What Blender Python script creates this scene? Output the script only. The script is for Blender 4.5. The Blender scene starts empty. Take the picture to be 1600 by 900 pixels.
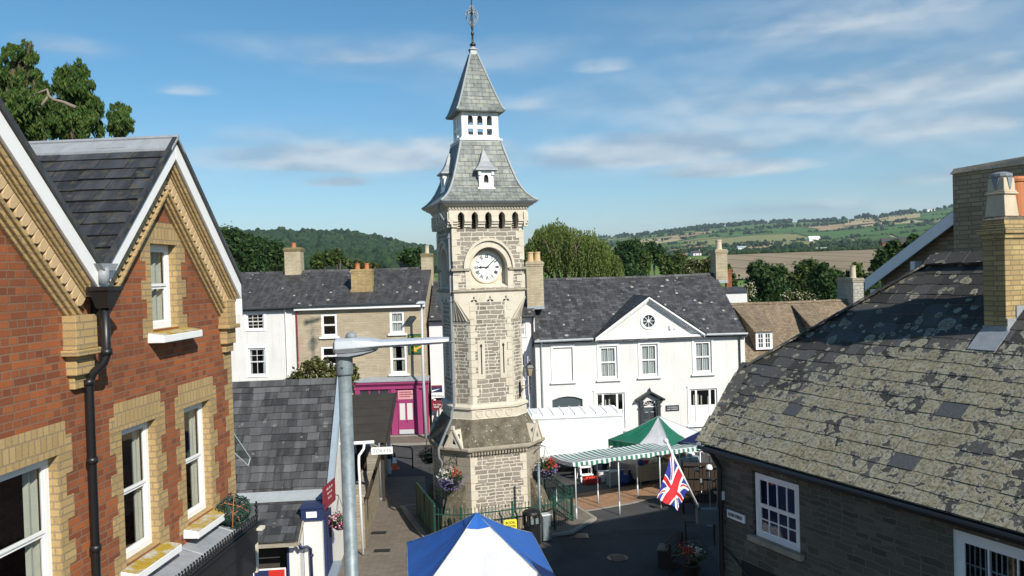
import bpy, math, random
import numpy as np
from mathutils import Vector, Matrix, noise
from mathutils.geometry import tessellate_polygon
R = math.radians
PI = math.pi
S = bpy.context.scene
COL = S.collection
rng = random.Random(7)

# ------------------------------------------------------------------ camera model
FOC = 1250.0
CAMH = 8.9
roll, pitch = R(1.75), R(1.0)
Fv = Vector((0, math.cos(pitch), -math.sin(pitch)))
U0 = Vector((0, math.sin(pitch), math.cos(pitch)))
X0 = Vector((1, 0, 0))
Rv = X0 * math.cos(roll) - U0 * math.sin(roll)
Uv = X0 * math.sin(roll) + U0 * math.cos(roll)


def ray(px, py):
    return Fv + Rv * ((px - 800) / FOC) + Uv * (-(py - 450) / FOC)


def atY(px, py, Y):
    d = ray(px, py)
    t = Y / d.y
    return Vector((d.x * t, Y, CAMH + d.z * t))


def gnd(px, py, z=0.0):
    d = ray(px, py)
    t = (z - CAMH) / d.z
    return Vector((d.x * t, d.y * t, z))


class Frame:
    """a facade frame: local x along the facade, local y into the building, z up"""
    def __init__(s, ox, oy, rot):
        s.ox, s.oy, s.rot = ox, oy, R(rot)
        s.c, s.s = math.cos(s.rot), math.sin(s.rot)

    def at(s, px, py, y=0.0):
        d = ray(px, py)
        dx = d.x * s.c + d.y * s.s
        dy = -d.x * s.s + d.y * s.c
        ox = -s.ox * s.c - s.oy * s.s
        oy = s.ox * s.s - s.oy * s.c
        t = (y - oy) / dy
        return ox + dx * t, CAMH + d.z * t

    def w(s, x, y, z=0.0):
        return Vector((s.ox + x * s.c - y * s.s, s.oy + x * s.s + y * s.c, z))


# ------------------------------------------------------------------ object helpers
def tag(o, label=None, cat=None, group=None, kind=None):
    if label: o['label'] = label
    if cat: o['category'] = cat
    if group: o['group'] = group
    if kind: o['kind'] = kind
    return o


def empty(name, loc, rot=0.0, label=None, cat=None, group=None):
    o = bpy.data.objects.new(name, None)
    o.empty_display_size = .3
    COL.objects.link(o)
    o.location = loc
    o.rotation_euler = (0, 0, rot)
    return tag(o, label, cat, group)


def froot(name, F, label, cat, group=None):
    return empty(name, (F.ox, F.oy, 0), F.rot, label, cat, group)


def copy_tree(o, parent=None):
    c = o.copy()
    COL.objects.link(c)
    if parent: c.parent = parent
    for ch in list(o.children):
        copy_tree(ch, c)
    return c


ONE_PIECE = {'dial_lettering', 'faded_lettering', 'small_lettering', 'small_print', 'wall', 'roof', 'iron_cresting', 'dentil_course', 'awning', 'contents', 'finial_crown', 'weather_vane'}


class MB:
    def __init__(s):
        s.v, s.f, s.r, s.m = [], [], [], []
        s.blk, s.fblk = [], []

    def add(s, pts, faces, rnd=None, mi=0):
        b = len(s.v)
        s.v.extend([tuple(p) for p in pts])
        q = rng.random() if rnd is None else rnd
        s.blk.append((b, len(s.v)))
        s.fblk.append((len(s.f), len(s.f) + len(faces)))
        for f in faces:
            s.f.append([b + i for i in f])
            s.r.append(q)
            s.m.append(mi)

    def poly(s, pts, rnd=None, mi=0):
        s.add(pts, [list(range(len(pts)))], rnd, mi)

    def box(s, x0, x1, y0, y1, z0, z1, rnd=None, mi=0):
        p = [(x, y, z) for z in (z0, z1) for y in (y0, y1) for x in (x0, x1)]
        s.add(p, [(0, 2, 3, 1), (4, 5, 7, 6), (0, 1, 5, 4), (2, 6, 7, 3), (0, 4, 6, 2), (1, 3, 7, 5)], rnd, mi)

    def prism(s, pts, vec, rnd=None, mi=0):
        n = len(pts)
        vec = Vector(vec)
        P = [Vector(p) for p in pts]
        nn = Vector((0, 0, 0))
        for i in range(n):
            nn += (P[i] - P[0]).cross(P[(i + 1) % n] - P[0])
        if nn.dot(vec) > 0: P.reverse()
        Q = P + [p + vec for p in P]
        fs = [list(range(n)), list(range(2 * n - 1, n - 1, -1))]
        fs += [((i + 1) % n, i, n + i, n + (i + 1) % n) for i in range(n)]
        s.add(Q, fs, rnd, mi)

    def hexa(s, a, b, rnd=None, mi=0):
        """solid between two quads with the same winding"""
        s.add(list(a) + list(b), [(3, 2, 1, 0), (4, 5, 6, 7)] + [(i, (i + 1) % 4, 4 + (i + 1) % 4, 4 + i) for i in range(4)], rnd, mi)

    def beam(s, a, b, w, h, up=(0, 0, 1), rnd=None, mi=0):
        a, b = Vector(a), Vector(b)
        d = (b - a).normalized()
        up = Vector(up)
        if abs(d.dot(up)) > .98: up = Vector((0, 1, 0))
        sx = d.cross(up).normalized()
        sz = sx.cross(d)
        q = [sx * (-w / 2) + sz * (-h / 2), sx * (w / 2) + sz * (-h / 2), sx * (w / 2) + sz * (h / 2), sx * (-w / 2) + sz * (h / 2)]
        s.hexa([a + k for k in q], [b + k for k in q], rnd, mi)

    def tube(s, pts, r, n=8, rnd=None, mi=0, closed=False):
        pts = [Vector(p) for p in pts]
        rs = r if isinstance(r, (list, tuple)) else [r] * len(pts)
        rings = []
        L = len(pts)
        prev = None
        for i, p in enumerate(pts):
            if closed:
                d = (pts[(i + 1) % L] - pts[i - 1])
            else:
                d = pts[min(i + 1, L - 1)] - pts[max(i - 1, 0)]
            d = d.normalized() if d.length > 1e-9 else Vector((0, 0, 1))
            if prev is None:
                a = Vector((0, 0, 1)) if abs(d.z) < .9 else Vector((1, 0, 0))
                u = d.cross(a).normalized()
            else:
                u = (prev - d * prev.dot(d))
                u = u.normalized() if u.length > 1e-6 else d.orthogonal().normalized()
            prev = u
            w = d.cross(u)
            rings.append([p + (u * math.cos(2 * PI * k / n) + w * math.sin(2 * PI * k / n)) * rs[i] for k in range(n)])
        V = [q for rg in rings for q in rg]
        fs = []
        for i in range(L if closed else L - 1):
            j = (i + 1) % L
            for k in range(n):
                fs.append((i * n + k, i * n + (k + 1) % n, j * n + (k + 1) % n, j * n + k))
        if not closed:
            fs.append(list(range(n - 1, -1, -1)))
            fs.append([(L - 1) * n + k for k in range(n)])
        s.add(V, fs, rnd, mi)

    def lathe(s, prof, c, n=16, rnd=None, mi=0, axis='z', rot=0.0):
        V = []
        for (r, z) in prof:
            for k in range(n):
                a = 2 * PI * k / n + rot
                if axis == 'z': V.append((c[0] + r * math.cos(a), c[1] + r * math.sin(a), c[2] + z))
                else: V.append((c[0] + r * math.cos(a), c[1] - z, c[2] + r * math.sin(a)))
        L = len(prof)
        fs = []
        for i in range(L - 1):
            for k in range(n):
                fs.append((i * n + k, i * n + (k + 1) % n, (i + 1) * n + (k + 1) % n, (i + 1) * n + k))
        fs.append(list(range(n - 1, -1, -1)))
        fs.append([(L - 1) * n + k for k in range(n)])
        s.add(V, fs, rnd, mi)

    def ball(s, c, r, jit=0.0, rnd=None, mi=0, sz=1.0, sub=0):
        t = (1 + 5 ** .5) / 2
        V = [Vector(p).normalized() for p in [(-1, t, 0), (1, t, 0), (-1, -t, 0), (1, -t, 0), (0, -1, t), (0, 1, t), (0, -1, -t), (0, 1, -t), (t, 0, -1), (t, 0, 1), (-t, 0, -1), (-t, 0, 1)]]
        Fc = [(0, 11, 5), (0, 5, 1), (0, 1, 7), (0, 7, 10), (0, 10, 11), (1, 5, 9), (5, 11, 4), (11, 10, 2), (10, 7, 6), (7, 1, 8), (3, 9, 4), (3, 4, 2), (3, 2, 6), (3, 6, 8), (3, 8, 9), (4, 9, 5), (2, 4, 11), (6, 2, 10), (8, 6, 7), (9, 8, 1)]
        for _ in range(sub):
            cache = {}
            NF = []
            def mid(a, b):
                k = (min(a, b), max(a, b))
                if k not in cache:
                    V.append(((V[a] + V[b]) / 2).normalized())
                    cache[k] = len(V) - 1
                return cache[k]
            for a, b, c2 in Fc:
                ab, bc, ca = mid(a, b), mid(b, c2), mid(c2, a)
                NF += [(a, ab, ca), (b, bc, ab), (c2, ca, bc), (ab, bc, ca)]
            Fc = NF
        P = []
        for p in V:
            k = r * (1 + (rng.random() * 2 - 1) * jit)
            P.append((c[0] + p.x * k, c[1] + p.y * k, c[2] + p.z * k * sz))
        s.add(P, Fc, rnd, mi)

    def pieces(s):
        """groups of primitives that stand clear of each other"""
        k = len(s.blk)
        lo = np.array([np.min(s.v[a:b], axis=0) for a, b in s.blk]); hi = np.array([np.max(s.v[a:b], axis=0) for a, b in s.blk])
        size = (hi - lo).max(axis=1)
        gap = np.maximum(0.0, np.maximum(lo[:, None, :] - hi[None, :, :], lo[None, :, :] - hi[:, None, :]))
        near = np.sqrt((gap ** 2).sum(axis=2)) <= np.maximum(0.018, 0.48 * np.maximum(size[:, None], size[None, :]))
        left, out = set(range(k)), []
        while left:
            st = [left.pop()]
            grp = []
            while st:
                i = st.pop(); grp.append(i)
                nb = [j for j in np.nonzero(near[i])[0] if j in left]
                left.difference_update(nb); st += nb
            out.append(sorted(grp))
        return sorted(out, key=lambda g: -len(g))

    def build(s, name, mat, parent=None, smooth=False, uv=True, bev=0.0, label=None):
        if parent is not None and uv and 1 < len(s.blk) <= 900 and name not in ONE_PIECE:
            ps = s.pieces()
            if len(ps) > 1:
                first = None
                for g in ps:
                    q = MB()
                    for bi in g:
                        a, b = s.blk[bi]
                        fa, fb = s.fblk[bi]
                        o = len(q.v)
                        q.v += s.v[a:b]
                        q.f += [[i - a + o for i in f] for f in s.f[fa:fb]]
                        q.r += s.r[fa:fb]; q.m += s.m[fa:fb]
                    ob = q._build(name, mat, parent, smooth, uv, bev, label)
                    first = first or ob
                return first
        return s._build(name, mat, parent, smooth, uv, bev, label)

    def _build(s, name, mat, parent=None, smooth=False, uv=True, bev=0.0, label=None):
        me = bpy.data.meshes.new(name)
        me.from_pydata(s.v, [], s.f)
        mats = mat if isinstance(mat, (list, tuple)) else [mat]
        for m in mats: me.materials.append(m)
        me.update()
        if len(mats) > 1: me.polygons.foreach_set('material_index', s.m)
        at = me.attributes.new('rnd', 'FLOAT', 'FACE')
        at.data.foreach_set('value', s.r)
        if uv:
            ul = me.uv_layers.new(name='UVMap')
            out = [0.0] * (2 * len(me.loops))
            V = s.v
            for p in me.polygons:
                n = p.normal
                if abs(n.z) > .985: ux, uy, uz, vx, vy, vz = 1, 0, 0, 0, 1, 0
                else:
                    l = math.hypot(n.x, n.y)
                    ux, uy, uz = -n.y / l, n.x / l, 0
                    vx, vy, vz = -n.z * uy, n.z * ux, n.x * uy - n.y * ux
                    if vz < 0: vx, vy, vz = -vx, -vy, -vz
                for li in p.loop_indices:
                    q = V[me.loops[li].vertex_index]
                    out[2 * li] = q[0] * ux + q[1] * uy
                    out[2 * li + 1] = q[0] * vx + q[1] * vy + q[2] * vz
            ul.data.foreach_set('uv', out)
        if smooth: me.polygons.foreach_set('use_smooth', [True] * len(me.polygons))
        o = bpy.data.objects.new(name, me)
        COL.objects.link(o)
        if parent: o.parent = parent
        if bev:
            b = o.modifiers.new('edge', 'BEVEL')
            b.width = bev
            b.segments = 2
            b.limit_method = 'ANGLE'
        if label: o['label'] = label
        return o


def wall(mb, outer, holes=(), y0=0.0, depth=.1, rev=None):
    """vertical panel in the xz plane at y0 facing -y, holes with reveals running to +y"""
    loops = [[Vector((x, 0, z)) for x, z in outer]] + [[Vector((x, 0, z)) for x, z in h] for h in holes]
    flat = [p for l in loops for p in l]
    tris = tessellate_polygon([[Vector((p.x, p.z, 0)) for p in l] for l in loops])
    P = [(p.x, y0, p.z) for p in flat]
    fs = []
    for t in tris:
        a, b, c = [flat[i] for i in t]
        cr = (b.x - a.x) * (c.z - a.z) - (b.z - a.z) * (c.x - a.x)
        if abs(cr) < 1e-9: continue
        fs.append(t if cr > 0 else (t[0], t[2], t[1]))
    mb.add(P, fs)
    tgt = rev or mb
    for h in holes:
        n = len(h)
        for i in range(n):
            a, b = h[i], h[(i + 1) % n]
            tgt.poly([(a[0], y0, a[1]), (b[0], y0, b[1]), (b[0], y0 + depth, b[1]), (a[0], y0 + depth, a[1])])


def rect(x0, x1, z0, z1):
    return [(x0, z0), (x1, z0), (x1, z1), (x0, z1)]


def pointed(xc, w, z0, z1, k=4):
    """lancet outline: half width w, springing so that the tip is at z1"""
    zs = z1 - w * 1.5
    pts = [(xc - w, z0), (xc + w, z0), (xc + w, zs)]
    for i in range(1, k):
        t = i / k
        pts.append((xc + w * math.cos(t * PI / 2) ** .8, zs + (z1 - zs) * math.sin(t * PI / 2)))
    pts.append((xc, z1))
    for i in range(k - 1, 0, -1):
        t = i / k
        pts.append((xc - w * math.cos(t * PI / 2) ** .8, zs + (z1 - zs) * math.sin(t * PI / 2)))
    pts.append((xc - w, zs))
    return pts


def clip2(poly, a, b):
    out = []
    def side(p): return (b[0] - a[0]) * (p[1] - a[1]) - (b[1] - a[1]) * (p[0] - a[0])
    for i in range(len(poly)):
        p, q = poly[i], poly[(i + 1) % len(poly)]
        sp, sq = side(p), side(q)
        if sp >= 0: out.append(p)
        if (sp >= 0) != (sq >= 0):
            t = sp / (sp - sq)
            out.append((p[0] + (q[0] - p[0]) * t, p[1] + (q[1] - p[1]) * t))
    return out


def slates(mb, poly, course=.22, width=.3, thick=.012, jit=.2, seed=1, drop=.0, wvar=.25):
    """individual slates laid in courses over a planar convex polygon (3d points); first edge is the eave"""
    rr = random.Random(seed)
    P = [Vector(p) for p in poly]
    n = (P[1] - P[0]).cross(P[2] - P[0]).normalized()
    if n.z < 0: n = -n
    u = Vector((0, 0, 1)).cross(n).normalized()
    v = n.cross(u)
    O = P[0]
    q = [((p - O).dot(u), (p - O).dot(v)) for p in P]
    ar = sum(q[i][0] * q[(i + 1) % len(q)][1] - q[(i + 1) % len(q)][0] * q[i][1] for i in range(len(q)))
    if ar < 0: q.reverse()
    umin, umax = min(a[0] for a in q), max(a[0] for a in q)
    vmin, vmax = min(a[1] for a in q), max(a[1] for a in q)
    k = 0
    vv = vmin - .03
    while vv < vmax:
        x = umin - rr.random() * width
        while x < umax:
            w = width * (1 + (rr.random() * 2 - 1) * wvar)
            dv = (rr.random() - .5) * jit * course * .35
            lift = thick * (1 + rr.random() * .8)
            tw = (rr.random() - .5) * .006
            base = [(x + .004, vv + dv), (x + w - .004, vv + dv + tw), (x + w - .004, vv + course + .03), (x + .004, vv + course + .03)]
            c = base
            for i in range(len(q)):
                c = clip2(c, q[i], q[(i + 1) % len(q)])
                if len(c) < 3: break
            x += w
            if len(c) < 3 or rr.random() < drop: continue
            def p3(a, h):
                return O + u * a[0] + v * a[1] + n * h
            top = []
            for a in c:
                t = (a[1] - vv) / (course + .03)
                top.append(p3(a, lift * (1.7 - t * 1.5) + thick * .4))
            bot = [p3(a, -.002) for a in c]
            m = len(c)
            mb.add(top + bot, [list(range(m))] + [((i + 1) % m, i, m + i, m + (i + 1) % m) for i in range(m)], rr.random())
        vv += course
        k += 1


# ------------------------------------------------------------------ materials
class NT:
    def __init__(s, name):
        s.mat = bpy.data.materials.new(name)
        s.mat.use_nodes = True
        s.t = s.mat.node_tree
        s.b = s.t.nodes['Principled BSDF']
        s.out = s.t.nodes['Material Output']

    def n(s, typ, **kw):
        x = s.t.nodes.new(typ)
        for k, v in kw.items():
            if k.startswith('i_'):
                key = k[2:].replace('_', ' ')
                x.inputs[key].default_value = v
            else:
                setattr(x, k, v)
        return x

    def l(s, a, b): s.t.links.new(a, b)

    def math(s, op, a, b=None, clamp=False):
        m = s.n('ShaderNodeMath', operation=op)
        m.use_clamp = clamp
        for i, q in enumerate((a, b)):
            if q is None: continue
            if isinstance(q, (int, float)): m.inputs[i].default_value = q
            else: s.l(q, m.inputs[i])
        return m.outputs[0]

    def mix(s, f, a, b, mode='MIX'):
        m = s.n('ShaderNodeMix', data_type='RGBA', blend_type=mode)
        for k, q in ((0, f), (6, a), (7, b)):
            if isinstance(q, (int, float)): m.inputs[k].default_value = q
            elif isinstance(q, tuple): m.inputs[k].default_value = (*q[:3], 1)
            else: s.l(q, m.inputs[k])
        return m.outputs[2]

    def ramp(s, f, stops, interp='LINEAR'):
        r = s.n('ShaderNodeValToRGB')
        e = r.color_ramp.elements
        r.color_ramp.interpolation = interp
        while len(e) < len(stops): e.new(.5)
        for i, (p, c) in enumerate(stops):
            e[i].position = p
            e[i].color = (*c, 1) if isinstance(c, tuple) else (c, c, c, 1)
        s.l(f, r.inputs[0])
        return r.outputs[0]

    def uv(s, name='UV'):
        return s.n('ShaderNodeTexCoord').outputs[name]

    def noise(s, vec, scale, detail=4, rough=.55, dist=0.0):
        x = s.n('ShaderNodeTexNoise')
        x.inputs['Scale'].default_value = scale
        x.inputs['Detail'].default_value = detail
        x.inputs['Roughness'].default_value = rough
        x.inputs['Distortion'].default_value = dist
        if vec is not None: s.l(vec, x.inputs['Vector'])
        return x

    def map(s, vec, sc=(1, 1, 1), loc=(0, 0, 0)):
        m = s.n('ShaderNodeMapping')
        m.inputs['Scale'].default_value = sc
        m.inputs['Location'].default_value = loc
        s.l(vec, m.inputs['Vector'])
        return m.outputs[0]

    def rnd(s):
        return s.n('ShaderNodeAttribute', attribute_name='rnd').outputs['Fac']

    def bump(s, h, strength=.4, dist=.02):
        b = s.n('ShaderNodeBump')
        b.inputs['Strength'].default_value = strength
        b.inputs['Distance'].default_value = dist
        s.l(h, b.inputs['Height'])
        s.l(b.outputs[0], s.b.inputs['Normal'])
        return b

    def fin(s, col, rough=.85, metal=0.0, spec=.3):
        if isinstance(col, tuple): s.b.inputs['Base Color'].default_value = (*col[:3], 1)
        else: s.l(col, s.b.inputs['Base Color'])
        if isinstance(rough, (int, float)): s.b.inputs['Roughness'].default_value = rough
        else: s.l(rough, s.b.inputs['Roughness'])
        s.b.inputs['Metallic'].default_value = metal
        s.b.inputs['Specular IOR Level'].default_value = spec
        return s.mat


def m_brick(name, c1, c2, mortar, bw=.24, bh=.0845, ms=.009, var=.35, dirt=(.1, .07, .05), bump=.5):
    t = NT(name)
    uv = t.uv()
    nz = t.noise(uv, 30, 2)
    d = t.n('ShaderNodeVectorMath', operation='MULTIPLY_ADD')
    t.l(nz.outputs['Color'], d.inputs[0]); d.inputs[1].default_value = (.006, .006, 0); t.l(uv, d.inputs[2])
    b = t.n('ShaderNodeTexBrick', offset=.25, squash=.5 if bw > .2 and bh < .1 and name.startswith('red brick') and 'pav' not in name else 1.0, squash_frequency=2, offset_frequency=2)
    if bw < .1: b.offset = .5
    b.inputs['Scale'].default_value = 1
    b.inputs['Mortar Size'].default_value = ms
    b.inputs['Mortar Smooth'].default_value = .2
    b.inputs['Bias'].default_value = -.1
    b.inputs['Brick Width'].default_value = bw
    b.inputs['Row Height'].default_value = bh
    b.inputs['Color1'].default_value = (*c1, 1)
    b.inputs['Color2'].default_value = (*c2, 1)
    b.inputs['Mortar'].default_value = (*mortar, 1)
    t.l(d.outputs[0], b.inputs['Vector'])
    big = t.noise(uv, .9, 5, .6)
    fine = t.noise(uv, 60, 3)
    c = t.mix(t.math('MULTIPLY', t.ramp(big.outputs[0], [(.35, 0.0), (.7, 1.0)]), var), b.outputs['Color'], dirt)
    c = t.mix(.35, c, t.ramp(fine.outputs[0], [(.3, .25), (.7, .95)]), 'MULTIPLY')
    h = t.math('ADD', t.math('MULTIPLY', t.math('SUBTRACT', 1.0, b.outputs['Fac']), .8), t.math('MULTIPLY', fine.outputs[0], .35))
    t.bump(h, bump, .012)
    return t.fin(c, .88, spec=.2)


def m_rubble(name, cols, mortar, bw=.42, bh=.16, ms=.018, dist=.05, var=.3, dirt=(.12, .1, .07), bump=.8, mort_mix=1.0):
    t = NT(name)
    uv = t.uv()
    nz = t.noise(uv, 3.2, 3, .6)
    sb = t.n('ShaderNodeVectorMath', operation='SUBTRACT')
    t.l(nz.outputs['Color'], sb.inputs[0]); sb.inputs[1].default_value = (.5, .5, .5)
    d = t.n('ShaderNodeVectorMath', operation='MULTIPLY_ADD')
    t.l(sb.outputs[0], d.inputs[0]); d.inputs[1].default_value = (dist * 2.4, dist, 0); t.l(uv, d.inputs[2])
    def brk(w, h, off, sq, sqf, lo):
        b = t.n('ShaderNodeTexBrick', offset=off, squash=sq, squash_frequency=sqf, offset_frequency=2)
        b.inputs['Scale'].default_value = 1
        b.inputs['Mortar Size'].default_value = ms
        b.inputs['Mortar Smooth'].default_value = .35
        b.inputs['Bias'].default_value = 0
        b.inputs['Brick Width'].default_value = w
        b.inputs['Row Height'].default_value = h
        b.inputs['Color1'].default_value = (0, 0, 0, 1)
        b.inputs['Color2'].default_value = (1, 1, 1, 1)
        b.inputs['Mortar'].default_value = (.5, .5, .5, 1)
        t.l(t.map(d.outputs[0], loc=(lo, lo * .37, 0)), b.inputs['Vector'])
        return b
    A = brk(bw, bh, .37, .7, 3, 0)
    B = brk(bw * .62, bh * .72, .43, 1.3, 2, 1.7)
    # alternate the two bonds by bands so that courses vary in height
    sel = t.ramp(t.noise(t.map(uv, (.35, 1.1, 1)), 1.0, 0).outputs[0], [(.49, 0.0), (.5, 1.0)], 'CONSTANT')
    colv = t.mix(sel, A.outputs['Color'], B.outputs['Color'])
    mf = t.n('ShaderNodeMix', data_type='FLOAT')
    t.l(sel, mf.inputs[0]); t.l(A.outputs['Fac'], mf.inputs[2]); t.l(B.outputs['Fac'], mf.inputs[3])
    fac = mf.outputs[0]
    k = len(cols)
    stone = t.ramp(colv, [(i / (k - 1), c) for i, c in enumerate(cols)])
    fine = t.noise(uv, 22, 5, .65)
    big = t.noise(uv, .7, 4, .6)
    stone = t.mix(.5, stone, t.ramp(fine.outputs[0], [(.25, .35), (.75, 1.0)]), 'MULTIPLY')
    c = t.mix(t.math('MULTIPLY', fac, mort_mix), stone, mortar)
    c = t.mix(t.math('MULTIPLY', t.ramp(big.outputs[0], [(.4, 0.0), (.75, 1.0)]), var), c, dirt)
    h = t.math('ADD', t.math('SUBTRACT', 1.0, fac), t.math('MULTIPLY', fine.outputs[0], .6))
    t.bump(h, bump, .03)
    return t.fin(c, .9, spec=.15)


def m_plain(name, col, rough=.6, var=.25, scale=2.0, dirt=None, metal=0.0, bump=0.0, spec=.35, bscale=40, coord='Object'):
    t = NT(name)
    o = t.uv(coord)
    n1 = t.noise(o, scale, 6, .65)
    n2 = t.noise(o, scale * 9, 4, .6)
    dk = dirt if dirt else tuple(x * .55 for x in col)
    f = t.math('MULTIPLY', t.ramp(n1.outputs[0], [(.4, 0.0), (.75, 1.0)]), var)
    c = t.mix(f, col, dk)
    c = t.mix(var * .5, c, t.ramp(n2.outputs[0], [(.3, .55), (.65, 1.0)]), 'MULTIPLY')
    if bump:
        t.bump(t.noise(o, bscale, 5, .6).outputs[0], bump, .02)
    rr = t.math('ADD', t.math('MULTIPLY', n2.outputs[0], .2), rough - .1)
    return t.fin(c, rr, metal, spec)


def m_slate(name, cols, spots=None, spot_amt=.0, tex=False, rough=.55, moss=None, course=.22, width=.3, spot_scale=3.5, streak=.3):
    """slates: tone from the per-slate attribute (tex=False) or from a brick pattern (tex=True)"""
    t = NT(name)
    uv = t.uv()
    fine = t.noise(uv, 25, 5, .6)
    k = len(cols)
    stops = [(i / (k - 1), c) for i, c in enumerate(cols)]
    if tex:
        b = t.n('ShaderNodeTexBrick', offset=.5)
        for nm, val in (('Scale', 1), ('Mortar Size', .008), ('Mortar Smooth', .1), ('Brick Width', width), ('Row Height', course)):
            b.inputs[nm].default_value = val
        b.inputs['Color1'].default_value = (0, 0, 0, 1); b.inputs['Color2'].default_value = (1, 1, 1, 1); b.inputs['Mortar'].default_value = (.2, .2, .2, 1)
        nz = t.noise(uv, 8, 2)
        d = t.n('ShaderNodeVectorMath', operation='MULTIPLY_ADD')
        t.l(nz.outputs['Color'], d.inputs[0]); d.inputs[1].default_value = (.02, .02, 0); t.l(uv, d.inputs[2])
        t.l(d.outputs[0], b.inputs['Vector'])
        c = t.ramp(b.outputs['Color'], stops)
        c = t.mix(t.math('MULTIPLY', b.outputs['Fac'], .75), c, (.012, .012, .013))
        # each course steps up towards its lower edge
        sx = t.n('ShaderNodeSeparateXYZ'); t.l(d.outputs[0], sx.inputs[0])
        saw = t.math('FRACT', t.math('DIVIDE', sx.outputs[1], course))
        h = t.math('ADD', t.math('MULTIPLY', t.math('SUBTRACT', 1.0, saw), .8), t.math('MULTIPLY', fine.outputs[0], .25))
        h = t.math('SUBTRACT', h, t.math('MULTIPLY', b.outputs['Fac'], .5))
        t.bump(h, .6, .03)
    else:
        c = t.ramp(t.rnd(), stops)
        t.bump(fine.outputs[0], .25, .01)
    c = t.mix(.5, c, t.ramp(fine.outputs[0], [(.25, .4), (.75, 1.0)]), 'MULTIPLY')
    st = t.noise(t.map(uv, (2.2, .35, 1)), 2.0, 5, .6)
    c = t.mix(t.math('MULTIPLY', t.ramp(st.outputs[0], [(.45, 0.0), (.75, 1.0)]), streak), c, tuple(min(1, x * 2.4 + .02) for x in cols[-1]))
    if moss:
        mz = t.noise(uv, 6, 6, .7)
        c = t.mix(t.math('MULTIPLY', t.ramp(mz.outputs[0], [(.52, 0.0), (.62, 1.0)]), .8), c, moss)
    if spots:
        vo = t.n('ShaderNodeTexVoronoi', feature='F1')
        vo.inputs['Scale'].default_value = spot_scale
        wv = t.noise(uv, 9, 3)
        d2 = t.n('ShaderNodeVectorMath', operation='MULTIPLY_ADD')
        t.l(wv.outputs['Color'], d2.inputs[0]); d2.inputs[1].default_value = (.09, .09, 0); t.l(uv, d2.inputs[2])
        t.l(d2.outputs[0], vo.inputs['Vector'])
        sep = t.n('ShaderNodeSeparateColor'); t.l(vo.outputs['Color'], sep.inputs[0])
        rad = t.math('MULTIPLY', t.math('SUBTRACT', sep.outputs[0], 1 - spot_amt), .9 / max(spot_amt, .05))
        msk = t.math('LESS_THAN', vo.outputs['Distance'], t.math('MULTIPLY', rad, .5))
        c = t.mix(t.math('MULTIPLY', msk, .8), c, spots)
    return t.fin(c, rough, spec=.4)


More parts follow.
